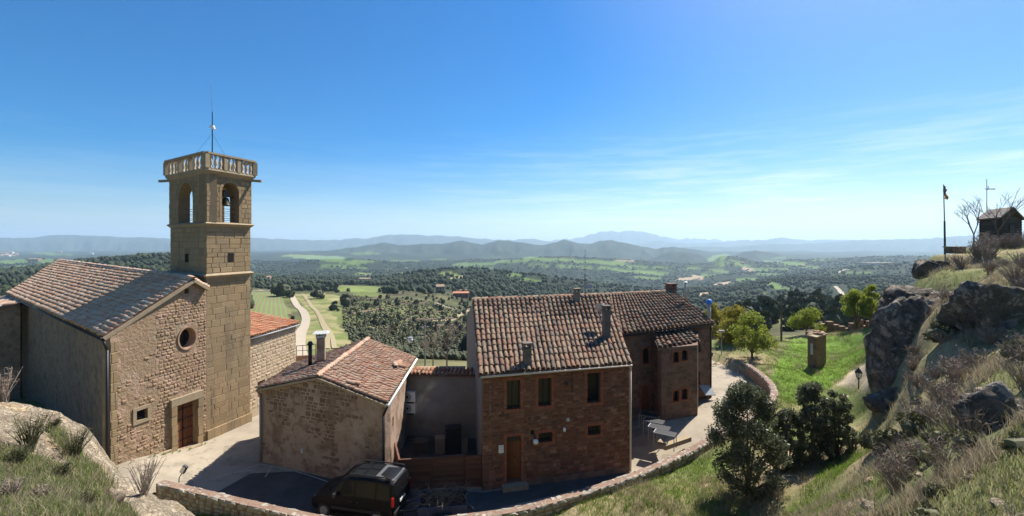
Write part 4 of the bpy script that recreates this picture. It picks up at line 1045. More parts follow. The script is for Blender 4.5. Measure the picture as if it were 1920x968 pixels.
# ================================================================== long wing beyond it
E1 = G(1150, 630, 5.7); E2 = G(1340, 607, 5.7)
W1_ = E1 + Vector((-.1, .22, 0)); W2_ = E2 + Vector((-.14, .18, 0))
wing = thing('stone_wing', 'brown stone house wing with arched doorway and projecting stair bay under tiles', 'house', flat((W1_ + W2_) / 2, .7))
pw = Plane(W1_, W2_)
WW = pw.rect(1205, 653, 1218.5, 682); WD = pw.rect(1202.5, 724, 1217.5, 768); WN = pw.rect(1308.5, 643, 1314, 661); WN2 = pw.rect(1309, 698, 1313, 722); WB = pw.rect(1311, 744, 1326, 783)
WD = (WD[0], WD[1], 0.95, WD[3])
cuts = [arch_poly(*WW, rise=.2), arch_poly(*WD, rise=.3), rect_poly(*WN), rect_poly(*WN2), rect_poly(WB[0], WB[1], .75, WB[3])]
wfw = wall(pw, [(0, -.4), (pw.len, -.4), (pw.len, 5.6), (0, 5.6)], 'front_wall', M_mortar_wing, wing, .35, cuts)
stones_on(pw, 0, pw.len, .8, 5.5, .2, (.2, .6), M_stone_wing, wfw, holes=[grow(q, .1) for q in (WW, WD, WN, WN2, WB)], keep=lambda s, z, r: r.random() < .8, proud=(.008, .03), limit=300, jitter=.35, seed=5)
w_ = window(pw, WW, wing, .15, 0); brick_surround(pw, WW, .1, w_)
w_ = window(pw, WN, wing, .15, 0); window(pw, WN2, wing, .15, 0)
d_ = plank_door(pw, WD, wing, 4, .15); brick_surround(pw, WD, .1, d_, sill=False)
plank_door(pw, (WB[0], WB[1], .75, WB[3]), wing, 5, .12, M_wood_dark, False)
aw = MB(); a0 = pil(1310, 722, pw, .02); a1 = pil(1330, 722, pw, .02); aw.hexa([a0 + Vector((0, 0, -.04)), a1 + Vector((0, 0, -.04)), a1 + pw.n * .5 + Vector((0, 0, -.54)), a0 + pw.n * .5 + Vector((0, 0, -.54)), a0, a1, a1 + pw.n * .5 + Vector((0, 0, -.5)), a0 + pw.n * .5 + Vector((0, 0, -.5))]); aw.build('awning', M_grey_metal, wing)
W1b = W1_ + (flat(RRh) - flat(W1_)) * 2; W2b = flat(W2_) + (flat(RWh) - flat(W2_)) * 2
pwr = Plane(W2_, W2b); wall(pwr, [(0.03, -1), (pwr.len - .03, -1), (pwr.len - .03, 5.6), (pwr.len / 2, 7.36), (.03, 5.6)], 'gable_wall', M_mortar_wing, wing, .3, d=-.004)
pwb = Plane(W2b, W1b); wall(pwb, [(0, -2), (pwb.len, -2), (pwb.len, 5.5), (0, 5.5)], 'rear_wall', M_grey_render, wing, .3)
tiled_roof(wing, RRh + Vector((.03, 0, .0)), RWh, E2 + Vector((0, 0, .06)), E1 + Vector((0, 0, .06)), 24, 13, M_tile_brick, 300, 13)
Wb1 = flat(RRh) * 2 - flat(E1); Wb2 = flat(RWh) * 2 - flat(E2)
tiled_roof(wing, RWh, RRh, Vector((Wb1.x, Wb1.y, 5.7)), Vector((Wb2.x, Wb2.y, 5.7)), 24, 13, M_tile_brick, 0, 14)
ridge_tiles(wing, RRh + Vector((.1, .05, .02)), RWh + Vector((0, 0, .02)), 12, .34, M_tile_brick)
pipe('gutter', [E1 + Vector((0, -.02, -.08)), E2 + Vector((0, -.02, -.08))], .045, M_dark_metal, wing)
pipe('downpipe', [E2 + Vector((-.25, 0, -.1)), pw.pt(pw.len - .12, 5.2, .08), pw.pt(pw.len - .12, .8, .08)], .04, M_dark_metal, wing)
# stair bay
BA = G(1240, 796, .6); BB = G(1308, 786, .6); pbay = Plane(BA, BB)
def on_wall(x, pl):
    s, z = pl.hit(x, 700); return pl.pt(s, 0, 0)
BAb = on_wall(1224, pw); BBb = on_wall(1312, pw) 
bwins = [pbay.rect(*q) for q in ((1262, 660, 1273, 680), (1278, 657, 1289, 676), (1262, 733, 1273, 753), (1277.5, 729, 1289, 749))]
bz = 4.98
bayw = wall(pbay, [(0, .2), (pbay.len, .2), (pbay.len, bz), (0, bz)], 'bay_wall', M_mortar_wing, wing, .3, [arch_poly(*q, rise=.12) for q in bwins])
stones_on(pbay, 0, pbay.len, .65, bz - .05, .21, (.22, .6), M_stone_wing, bayw, holes=[grow(q, .11) for q in bwins], keep=lambda s, z, r: r.random() < .7, proud=(.008, .03), limit=200, jitter=.35, seed=6)
for q in bwins:
    w_ = window(pbay, q, wing, .12, 0, 0, hbars=0); brick_surround(pbay, q, .09, w_)
pbl = Plane(BAb - pw.n * .1, BA); 
blw = wall(pbl, [(0, .2), (pbl.len - .03, .2), (pbl.len - .03, bz), (0, 5.3)], 'bay_wall', M_mortar_wing, wing, .3, d=-.004)
stones_on(pbl, .15, pbl.len, .7, bz - .1, .21, (.22, .55), M_stone_wing, blw, keep=lambda s, z, r: r.random() < .7, proud=(.008, .03), limit=80, jitter=.35, seed=7, d=-.004)
pbr = Plane(BB, BBb - pw.n * .1); wall(pbr, [(.03, .2), (pbr.len, .2), (pbr.len, 5.3), (.03, bz)], 'bay_wall', M_mortar_wing, wing, .3, d=-.004)
t0 = pil(1224, 631, pw, .03); t1 = pil(1293, 620, pw, .03); e0 = G(1234, 653, 5.02); e1 = G(1314, 640, 5.02)
tiled_roof(wing, t0, t1, e1, e0, 9, 5, M_tile_brick, 60, 15, name='bay_roof')
# wing chimneys and flues
M_bcap = surf('sooty_brick', [(0.15, 0.075, 0.055), (0.20, 0.11, 0.08)], [(6, .5, .7, (.06, .05, .045), .6)], .95, (.02, 20))
chimney(wing, 1260.5, 540, 556, 14, 32.2, M_bcap)
m = MB(); a = P(1285.5, 560, 31); b_ = P(1285.5, 530, 31); m.cyl(a, b_, .09, n=10); fl = m.build('flue', M_cream_pipe, wing, True)
m = MB(); m.cyl(b_ + Vector((0, 0, .02)), b_ + Vector((0, 0, .1)), .15, .05, 10); m.build('flue_cap', M_white, fl)
m = MB(); a = P(1329.5, 612, 30.2); b_ = P(1329.5, 570, 30.2); m.cyl(a, b_, .12, n=12); fl = m.build('flue', M_cream_pipe, wing, True)
m = MB(); m.lathe(b_, [(.14, -.04), (.23, 0), (.19, .14), (.15, .28), (.03, .31)], 14); m.build('flue_cap', M_blue, fl, True)
# low kerb step before the wing
m = MB(); a = G(1243, 838, .8); b_ = G(1292, 822, .8); m.beam(flat(a, .78), flat(b_, .80), .3, .22); m.beam(flat(a, .78), flat(on_wall(1200, pw).lerp(a, .75), .76), .25, .2); tag(m.build('kerb_step', M_trim), kind='structure')

# ================================================================== small house
A = G(490, 866); B = G(722, 921)
ps = Plane(A, B)
small = thing('small_house', 'low house with patchy rendered gable and uneven pink tile roof beside the van', 'house', flat((A + B) / 2))
zl, zr = 3.68, 3.86
sap, zap = ps.hit(600, 709); 
apex = ps.pt(sap, zap)
RB = G(690, 637, 4.66); RBk = G(775, 672, 3.92); LBk = G(556, 682, 3.74)
ELs = G(484, 729, 3.76) + Vector((-.05, -.05, 0)); ERs = G(725, 758, 3.95); RFs = apex + Vector((0, 0, .1)) + ps.n * .15
sfw = wall(ps, [(0, -.4), (ps.len, -.4), (ps.len, zr), (sap, zap), (0, zl)], 'front_wall', M_plaster_small, small, .4)
tops = lambda s: (zl + (zap - zl) * s / sap) if s < sap else (zap + (zr - zap) * (s - sap) / (ps.len - sap))
zones = [ps.rect(545, 735, 690, 790), ps.rect(545, 800, 640, 868), ps.rect(630, 790, 640, 890)]
def keep_small(s, z, r):
    x, y = 0, 0
    p = ps.pt(s, z); x = CX + F * p.x / p.y; y = YH + F * (CH - p.z) / p.y
    n = float(fbm(np.array([s * .9]), np.array([z * .9]), o=3, s=77)[0])
    if 500 < x < 700 and y < 800 - (x - 500) * .08: return n > -.25 and r.random() < .85
    if x < 632: return n > .05 and r.random() < .8
    if 685 < x < 697 and y > 812: return True
    if y > 868: return n > .25
    return False
stones_on(ps, .05, ps.len - .05, .3, 4.6, .19, (.16, .42), M_stone_small, sfw, top=tops, keep=keep_small, proud=(.004, .022), variants=RBV, limit=300, jitter=.4, seed=8, gap=.03)
psr = Plane(B, flat(RBk))
wall(psr, [(.03, -.4), (psr.len, -.4), (psr.len, zr), (.03, zr)], 'side_wall', M_plaster_small, small, .35, d=-.004)
psl = Plane(flat(LBk), A); wall(psl, [(0, -1), (psl.len - .03, -1), (psl.len - .03, zl), (0, zl)], 'side_wall', M_plaster_small, small, .35, d=-.004)
psb = Plane(flat(RBk), flat(LBk)); wall(psb, [(.03, -1), (psb.len - .03, -1), (psb.len - .03, zl), (psb.len / 2, 4.4), (.03, zr)], 'rear_wall', M_plaster_small, small, .35)
tiled_roof(small, RFs, RB, RBk + Vector((.12, .1, 0)), ERs, 26, 15, M_tile_small, 300, 21, jit=.09)
tiled_roof(small, RB, RFs, ELs, LBk + Vector((-.1, .1, 0)), 26, 13, M_tile_small, 200, 22, jit=.09)
ridge_tiles(small, RFs + Vector((0, 0, .04)), RB + Vector((0, 0, .04)), 17, .34, M_tile_small)
pipe('gutter', [ERs + Vector((.05, .02, -.08)), RBk + Vector((.2, .05, -.06))], .06, M_white_paint, small)
pipe('downpipe', [ELs + Vector((.0, .05, -.1)), ps.pt(.06, 3.4, .1), ps.pt(.06, 0.05, .1)], .055, M_grey_metal, small)
pipe('downpipe', [ERs + Vector((.02, .03, -.1)), ps.pt(ps.len - .02, 3.4, .09), ps.pt(ps.len - .02, .2, .09)], .05, M_dark_metal, small)
for k, (a, b_) in enumerate(((ELs, RFs), (RFs, ERs))):
    m = MB(); m.beam(a + Vector((0, 0, -.08)), b_ + Vector((0, 0, -.08)), .12, .1); m.build('verge_mortar', M_trim, small)
m = MB(); m.box(pil(567, 845, ps, .02), (.16, .2, .05), M=ps.M()); m.build('meter_box', M_grey, small)
slt = MB(); s_, z_ = psr.hit(737, 790); slt.box(psr.pt(s_, z_, -.02), (.14, .45, .06), M=psr.M()); slt.build('slit_window', M_void, small)
ch = MB(); p_ = P(602, 645, 24.8); ch.box((p_.x, p_.y, p_.z - .4), (.42, .42, 1.5), .3); co = ch.build('chimney', M_plaster_small, small)
ch = MB(); ch.box((p_.x, p_.y, p_.z + .43), (.5, .5, .1), .3); ch.hexa([Vector((p_.x, p_.y, p_.z + .62)) + Matrix.Rotation(.3, 3, 'Z') @ Vector(q) for q in ((-.42, -.36, 0), (.42, -.36, 0), (.42, .36, 0), (-.42, .36, 0), (-.3, -.05, .1), (.3, -.05, .1), (.3, .05, .1), (-.3, .05, .1))])
for k in ((-.18, -.18), (.18, -.18), (.18, .18), (-.18, .18)): ch.box((p_.x + k[0], p_.y + k[1], p_.z + .54), (.05, .05, .18))
ch.build('chimney_cap', M_grey, co)
fl = MB(); p_ = P(581.5, 650, 24.3); fl.cyl(p_ - Vector((0, 0, 1)), p_ + Vector((0, 0, .1)), .1, n=10); fo = fl.build('flue', M_dark_metal, small, True)
fl = MB(); fl.cyl(p_ + Vector((0, 0, .1)), p_ + Vector((0, 0, .28)), .17, .08, 10); fl.build('flue_cap', M_dark_metal, fo)
# loose tiles lying on its roof
def roof_pt(x, y, RL, RR, ER, EL):
    n_ = (RR - RL).cross(EL - RL).normalized(); dr = Vector(((x - CX) / F, 1.0, -(y - YH) / F)); O = Vector((0, 0, CH))
    t = (RL - O).dot(n_) / dr.dot(n_); return O + dr * t
dn = (ERs - RFs).normalized(); al = (RB - RFs).normalized(); nn = al.cross(dn); nn = nn if nn.z > 0 else -nn
v, f = TIV[0]
loose = make_mesh('loose_tile', v, f, M_tile_small, True)
for k, (x, y, a) in enumerate(((651, 722, .1), (660, 724, .2), (738, 690, .9), (743, 686, 1.7), (747, 692, .4), (741, 694, 2.4), (749, 687, -.6))):
    p_ = roof_pt(x, y, RFs, RB, RBk, ERs) + nn * (.16 + .03 * (k % 3))
    R = Matrix((dn.cross(nn), dn, nn)).transposed() @ Matrix.Rotation(a, 3, 'Z')
    o = link('loose_tile', loose, None, Matrix.LocRotScale(p_, R.to_quaternion(), Vector((.34, .42, .3))))
    if k < 2: tag(o, ('left' if k == 0 else 'right') + ' one of two loose orange tiles lying low on the small house roof', 'roof tile', 'loose tiles')
    else: tag(o, 'loose clay tile in the little heap near the small house roof edge', 'roof tile', 'heap of loose tiles on the roof')

# ================================================================== courtyard between the two
yardw = thing('courtyard_wall', 'grey rendered courtyard wall with a row of tiles along its top', 'wall', (-4, 25.5, 0))
pc = Plane(P(752, 700, 25.6), P(893, 700, 25.2))
cwl = wall(pc, [(0, -.4), (pc.len, -.4), (pc.len, 3.5), (0, 3.5)], 'wall_face', M_grey_render, yardw, .3)
tiled_roof(yardw, pc.pt(0, 3.75, -.5), pc.pt(pc.len, 3.75, -.5), pc.pt(pc.len, 3.56, .14), pc.pt(0, 3.56, .14), 19, 2, M_tile_orange, 60, 31, .1, .12, 'coping')
for k, y in enumerate((741, 762)):
    c_ = pil(771, y, pc, .2); 
    t_ = thing('air_conditioner', ('upper' if k == 0 else 'lower') + ' white air conditioner unit on the courtyard wall', 'air conditioner', c_ - Vector((0, 0, .28)), 'wall air conditioners')
    m = MB(); m.box(c_, (.68, .54, .28), M=pc.M()); m.build('casing', M_white, t_)
    m = MB(); m.cyl(c_ + pc.u * -.1 + pc.n * .13, c_ + pc.u * -.1 + pc.n * .155, .22, n=18); g_ = m.build('fan_grille', M_grey, t_)
    m = MB(); m.cyl(c_ + pc.u * -.1 + pc.n * .15, c_ + pc.u * -.1 + pc.n * .165, .06, n=10); m.build('fan_hub', M_dark_metal, g_)
    m = MB(); m.box(c_ - Vector((0, 0, .31)), (.5, .05, .3), M=pc.M()); m.build('bracket', M_dark_metal, t_)
# slatted fence
fence = thing('wooden_fence', 'reddish wooden slat fence with a gate closing the courtyard', 'fence', (-3.4, 20.2, 0))
fpts = [G(735, 908), G(749, 921), G(809, 919), G(871, 917), G(905, 915)]
fpts[0] = Vector((-5.55, 21.3, 0))
ftop = [1.45, 1.36, 1.40, 1.50, 1.50]
for i, p_ in enumerate(fpts):
    m = MB(); m.box((p_.x, p_.y, ftop[i] / 2 + .02), (.09, .09, ftop[i] + .06)); m.build('post', M_wood_fence, fence)
for i in range(4):
    a, b_ = fpts[i], fpts[i + 1]; pl = Plane(a, b_); n_ = 12
    tgt = fence
    if i == 3:
        m = MB()
        for z in (.12, 1.4): m.box(pl.pt(pl.len / 2, z, .03), (pl.len - .14, .07, .04), M=pl.M())
        for s in (.1, pl.len - .1): m.box(pl.pt(s, .76, .03), (.07, 1.2, .04), M=pl.M())
        tgt = m.build('gate', M_wood_fence, fence)
    for k in range(n_):
        m = MB(); za = .1 + (ftop[i] - .12) * (k + .5) / n_; zb = .1 + (ftop[i + 1] - .12) * (k + .5) / n_
        m.beam(pl.pt(.05, za, random.uniform(-.012, .012)), pl.pt(pl.len - .05, zb + random.uniform(-.01, .01), random.uniform(-.012, .012)), .022, (ftop[i] / n_) * .84)
        m.build('slat', M_wood_fence, tgt)
    if i < 3:
        m = MB(); m.beam(pl.pt(0, ftop[i] + .03), pl.pt(pl.len, ftop[i + 1] + .03), .08, .035); m.build('top_rail', M_wood_fence, fence)
# clutter in the yard
m = MB(); cf_ = [flat(fpts[0]) + Vector((.1, .2, .0)), fpts[1] + Vector((.1, .1, 0)), fpts[4] + Vector((-.1, .1, 0)), pc.pt(pc.len, 0, .0), pc.pt(0, 0, .0)]; m.add([flat(p_, .012) for p_ in cf_], [tuple(range(5))]); tag(m.build('courtyard_floor', surf('shade_dark_earth', [(.05, .042, .035), (.08, .066, .055)], (), .95, (.02, 20))), kind='structure')  # floor sheet coloured dark to stand in for the courtyard's shade
def crate(x, y, Yd, s, mat, lab, cat='box', rz=.2):
    p_ = P(x, y, Yd); t_ = thing('crate', lab, cat, p_)
    m = MB(); m.box(p_ + Vector((0, 0, s[2] / 2)), s, rz); m.build('body', mat, t_)
    m = MB(); m.box(p_ + Vector((0, 0, s[2] + .02)), (s[0] * 1.04, s[1] * 1.04, .04), rz); m.build('lid', mat, t_)
M_card = plain('brown_cardboard', (.23, .16, .1), .9); M_bluepl = plain('dark_blue_plastic', (.03, .045, .09), .5)
for (x, y, z, s, m_, lab) in ((825, 838, 0, (.5, .5, .75), M_card, 'brown box stacked in the dark courtyard behind the fence'), (850, 835, 0, (.8, .6, 1.3), M_black, 'dark cupboard in the courtyard'), (790, 840, 0, (.7, .6, .6), M_wood_dark, 'dark wooden crate in the courtyard near the small house'), (870, 838, 0, (.35, .35, .6), M_card, 'small brown box in the courtyard near the brick house')):
    Yd = 23.6; p_ = P(x, y, Yd); p_.z = 0
    t_ = thing('crate', lab, 'box', p_); mm = MB(); mm.box(p_ + Vector((0, 0, s[2] / 2)), s, .2); mm.build('body', m_, t_)
    mm = MB(); mm.box(p_ + Vector((0, 0, s[2] + .022)), (s[0] * 1.05, s[1] * 1.05, .04), .2); mm.build('lid', m_, t_)

# ================================================================== church
A = flat(P(207, 873, 20.4)); C = G(387, 826); 
Rt = P(470, 790, 27.7); Lt = P(319, 600, 27.7); Rt = flat(Rt); Lt = flat(Lt)
church = thing('church', 'long ochre stone church with plastered facade, round window and pale tiled roof', 'church', flat((A + C) / 2))
pfc = Plane(A, C)
ez = CH - (635 - YH) / F * 20.4
s_ap, z_ap = pfc.hit(357, 527); s_end = pfc.len; z_end = pfc.hit(386, 543)[1]
oc_c = pfc.hit(351, 634); oc_l = pfc.hit(334.5, 634); oc_t = pfc.hit(351, 614)
orad_s = (oc_c[0] - oc_l[0]); orad_z = oc_t[1] - oc_c[1]
sm = pfc.rect(346, 541, 355, 551); cwn = pfc.rect(255, 768, 276, 787); cdr = pfc.rect(329, 754, 368, 836); cdr = (cdr[0], cdr[1], 0.12, cdr[3])
fac = wall(pfc, [(0, -.5), (s_end, -.5), (s_end, z_end), (s_ap, z_ap), (0, ez)], 'facade_wall', M_plaster_church, church, .5,
           [disc_poly(oc_c[0], oc_c[1], orad_s, orad_z), rect_poly(*sm), rect_poly(*cwn), rect_poly(*cdr)])
topc = lambda s: ez + (z_ap - ez) * min(1, s / s_ap) - max(0, s - s_ap) * .35 - .12
split = pfc.hit(296, 600)[0]
def keep_fac(s, z, r):
    n = float(fbm(np.array([s * 1.1]), np.array([z * 1.1]), o=3, s=91)[0])
    if s > split and z > 2.2: return True
    if z < 4.6 and z > 1.0: return n > -.18 and r.random() < .85
    if z <= 1.0: return r.random() < .6
    return n > .3
hol = [(oc_c[0] - orad_s - .12, oc_c[0] + orad_s + .12, oc_c[1] - orad_z - .12, oc_c[1] + orad_z + .12), grow(sm, .03), grow(cwn, .17), (cdr[0] - .3, cdr[1] + .3, 0, cdr[3] + .4)]
stones_on(pfc, .28, s_end - .02, .45, 8.9, .165, (.13, .34), M_stone_church, fac, top=topc, holes=hol, keep=keep_fac, proud=(.008, .035), limit=300, jitter=.35, seed=41, gap=.02, variants=RBV)
stones_on(pfc, 0, .3, .1, ez - .1, .42, (.3, .31), M_ashlar, fac, proud=(.01, .02), variants=ASV, limit=60, seed=42, name='corner_stone')
# round window: splayed reveal and dark glass
m = MB(); n_ = 28
ring = lambda rs, rz_, d: [pfc.pt(oc_c[0] + rs * math.cos(2 * math.pi * k / n_), oc_c[1] + rz_ * math.sin(2 * math.pi * k / n_), d) for k in range(n_)]
vs = ring(orad_s * 1.13, orad_z * 1.11, -.02) + ring(orad_s * 1.13, orad_z * 1.11, .05) + ring(orad_s * .97, orad_z * .97, .045) + ring(orad_s * .86, orad_z * .86, -.42)
fs = []
for q in range(3): fs += [(q * n_ + k, q * n_ + (k + 1) % n_, (q + 1) * n_ + (k + 1) % n_, (q + 1) * n_ + k) for k in range(n_)]
rw = part('round_window', vs, fs, surf('terracotta_reveal', [(.30, .19, .125), (.37, .24, .16)], [(8, .5, .7, (.2, .13, .09), .5)], .9, (.02, 20)), church)
m = MB(); m.add(ring(orad_s * .9, orad_z * .9, -.4), [tuple(range(n_))]); m.build('pane', M_glass, rw)
m = MB(); m.box(pfc.pt((sm[0] + sm[1]) / 2, (sm[2] + sm[3]) / 2, -.3), (.4, .5, .03), M=pfc.M()); m.build('attic_hole', M_void, church)
w_ = window(pfc, cwn, church, .2, 0, 0, hbars=3, pane_mat=M_void)
m = MB(); R = pfc.M(); fwd = .15
for s in (cwn[0] - fwd / 2, cwn[1] + fwd / 2): m.box(pfc.pt(s, (cwn[2] + cwn[3]) / 2, .01), (fwd, cwn[3] - cwn[2] + 2 * fwd, .08), M=R)
for z in (cwn[2] - fwd / 2, cwn[3] + fwd / 2): m.box(pfc.pt((cwn[0] + cwn[1]) / 2, z, .01), (cwn[1] - cwn[0], fwd, .076), M=R)
m.build('stone_frame', M_trim, w_)
d_ = plank_door(pfc, cdr, church, 8, .25)
m = MB()
for k in range(4): m.box(pfc.pt(cdr[0] + (cdr[1] - cdr[0]) * (.5), cdr[2] + .4 + k * .55, -.232), (cdr[1] - cdr[0] - .06, .05, .012), M=R)
m.build('iron_strap', M_dark_metal, d_)
m = MB(); m.box(pfc.pt((cdr[0] + cdr[1]) / 2, (cdr[2] + cdr[3]) / 2, -.222), (.035, cdr[3] - cdr[2], .02), M=R); m.build('door_joint', M_void, d_)
jh = (cdr[3] - .0) / 5
for k in range(5):
    for s in (cdr[0] - .15, cdr[1] + .15):
        m = MB(); m.box(pfc.pt(s + random.uniform(-.02, .02), .02 + jh * (k + .5), .03 + random.uniform(0, .02)), (.29, jh - .02, .22), M=R); m.build('door_jamb_stone', M_ashlar, church)
m = MB(); m.box(pfc.pt((cdr[0] + cdr[1]) / 2, cdr[3] + .2, .04), (cdr[1] - cdr[0] + .62, .38, .24), M=R); m.build('door_lintel', M_trim, church)
m = MB(); m.box(pfc.pt((cdr[0] + cdr[1]) / 2, .05, .12), (cdr[1] - cdr[0] + .1, .1, .5), M=R); m.build('doorstep', M_trim, church)
m = MB(); m.box(pfc.pt((cdr[0] - .35) / 2, .2, .1), (cdr[0] - .35, .42, .28), M=R); m.box(pfc.pt((cdr[0] - .35) / 2, .43, .09), (cdr[0] - .35, .05, .32), M=R); m.build('plinth', M_trim, church)
# long side wall and roofs
EB = G(12, 550, ez + .08); RBc = P(110, 489, 44.5)
EAc = flat(A, ez + .12) + Vector((-.2, -.15, 0)); RAc = apex_c = pfc.pt(s_ap, z_ap + .12, .22)
pss = Plane(flat(EB) + Vector((.3, .3, 0)), A)
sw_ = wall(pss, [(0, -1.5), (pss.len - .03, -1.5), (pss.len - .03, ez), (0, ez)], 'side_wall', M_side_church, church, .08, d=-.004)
stones_on(pss, pss.len * .3, pss.len - .05, .2, ez - .2, .22, (.2, .6), M_side_church, sw_, keep=lambda s, z, r: r.random() < .35, proud=(.005, .03), variants=RBV, limit=200, jitter=.4, seed=45, d=-.004, gap=.05)
tiled_roof(church, RBc, RAc, EAc, EB, 84, 17, M_tile_church, 300, 51, .18, .03)
RS = pfc.pt(s_end - .05, z_end + .1, .22); dv = (flat(RBc) - flat(RAc)); RSb = flat(RS) + dv * .98 + Vector((.5, 1.0, 0)); RSb.z = 8.3
tiled_roof(church, RAc, RBc, RSb, RS, 84, 6, M_tile_church, 60, 52, .16, .03)
ridge_tiles(church, RAc + Vector((0, 0, .03)), RBc + Vector((0, 0, .03)), 50, .36, M_tile_church)
m = MB(); m.beam(EAc + Vector((.02, 0, -.12)), RAc + Vector((0, 0, -.12)), .16, .14); m.beam(RAc + Vector((0, 0, -.1)), RS + Vector((0, 0, -.1)), .16, .14); m.build('verge_moulding', M_trim, church)
pipe('gutter', [EAc + Vector((-.05, -.05, -.1)), EB + Vector((-.05, -.05, -.1))], .06, M_dark_metal, church)
pipe('downpipe', [EAc + Vector((.0, -.02, -.12)), A + Vector((-.06, -.1, ez - .5)), A + Vector((-.06, -.1, .1))], .055, M_dark_metal, church)
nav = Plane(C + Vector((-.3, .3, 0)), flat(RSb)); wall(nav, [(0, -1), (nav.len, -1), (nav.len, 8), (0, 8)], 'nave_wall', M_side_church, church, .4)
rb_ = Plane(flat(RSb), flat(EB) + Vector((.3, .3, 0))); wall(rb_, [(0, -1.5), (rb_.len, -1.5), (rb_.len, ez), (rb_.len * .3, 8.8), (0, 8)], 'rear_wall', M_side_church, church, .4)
# side chapel jutting out on the left
k0 = P(38, 700, 33.5); k1 = Vector((k0.x - 12, k0.y - 9.0, 0))
pk = Plane(k1, flat(k0))
zk0 = CH - (569 - YH) / F * 33.5
wall(pk, [(0, -1.5), (pk.len, -1.5), (pk.len, zk0 - .12), (0, zk0 - 2.6)], 'chapel_wall', M_side_church, church, .5)
q0 = flat(k0, zk0) + pk.n * .2; q1 = flat(k1, zk0 - 2.5) + pk.n * .2
tiled_roof(church, q0 - pk.n * 9 + Vector((0, 0, .25)), q0, q1, q1 - pk.n * 9 + Vector((0, 0, .2)), 20, 20, M_tile_church, 60, 53, .16, .04, 'chapel_roof')

# ================================================================== bell tower
tower = thing('bell_tower', 'tall square ochre stone bell tower with arched belfry and stone balustrade', 'tower', flat((C + Rt + Lt) / 3))
Bt = Lt + Rt - flat(C)
cor = [flat(Lt), flat(C), flat(Rt), flat(Bt)]
cen = (cor[0] + cor[2]) / 2
def scaled(k): return [cen + (p - cen) * k for p in cor]
Z2 = 9.13; Z1 = 12.07; ZC = 14.84; ZB = 15.17; ZT = 16.08
def ring_band(k0, k1, z0, z1, name, mat):
    a = scaled(k0); b_ = scaled(k1); m = MB()
    m.hexa([Vector((p.x, p.y, z0)) for p in a] + [Vector((p.x, p.y, z1)) for p in b_]); return m.build(name, mat, tower)
pT = [Plane(cor[0], cor[1]), Plane(cor[1], cor[2]), Plane(cor[2], cor[3]), Plane(cor[3], cor[0])]
m = MB(); sh = [cen + (p - cen) * .985 for p in cor]; m.hexa([Vector((p.x, p.y, -.5)) for p in sh] + [Vector((p.x, p.y, Z1 - .02)) for p in sh]); shaft = m.build('shaft', M_ashlar_joint, tower)
base = Plane(cor[1], cor[2])
rw_ = pT[1].rect(427, 476, 438, 491); lw_ = pT[0].rect(346, 476, 353, 492)
for pi, h_ in ((0, lw_), (1, rw_)):
    pl = pT[pi]
    if pi == 1: stones_on(pl, 0, pl.len, .0, Z2 - .12, .34, (.45, .95), M_ashlar, shaft, proud=(.003, .012), gap=.009, variants=ASV, limit=300, seed=61, jitter=.3, d=-.015)
    else: stones_on(pl, 0, pl.len, 8.0, Z2 - .12, .34, (.5, 1.1), M_ashlar, shaft, proud=(.003, .012), gap=.009, variants=ASV, limit=60, seed=62, jitter=.18, d=-.015)
    stones_on(pl, 0, pl.len, Z2 + .16, Z1 - .12, .31, (.45, .95), M_ashlar, shaft, holes=[h_], proud=(.003, .02), gap=.02, variants=ASV, limit=200, seed=63 + pi, jitter=.3, d=-.015)
    m = MB(); s0, s1, z0, z1 = h_; m.box(pl.pt((s0 + s1) / 2, (z0 + z1) / 2, -.05), (s1 - s0, z1 - z0, .06), M=pl.M()); m.build('slit_window', M_void, tower)
for pl in (pT[2], pT[3]):
    stones_on(pl, 0, pl.len, 5, Z1 - .12, .34, (.5, 1.1), M_ashlar, shaft, proud=(.003, .012), gap=.009, variants=ASV, limit=0, seed=66, jitter=.18, d=-.015)
m = MB(); pb1 = Plane(cor[1] + base.n * .06, cor[2] + base.n * .06); 
for k in range(7): m = MB(); m.box(base.pt(base.len * (k + .5) / 7, .26, .03), (base.len / 7 - .015, .52, .16), M=base.M()); m.build('plinth_stone', M_ashlar, tower)
ring_band(1.0, 1.09, Z2 - .12, Z2 + .04, 'string_course', M_trim); ring_band(1.09, 1.0, Z2 + .041, Z2 + .15, 'string_course', M_trim)
ring_band(1.0, 1.10, Z1 - .13, Z1 + .03, 'string_course', M_trim); ring_band(1.10, 1.02, Z1 + .031, Z1 + .12, 'string_course', M_trim)
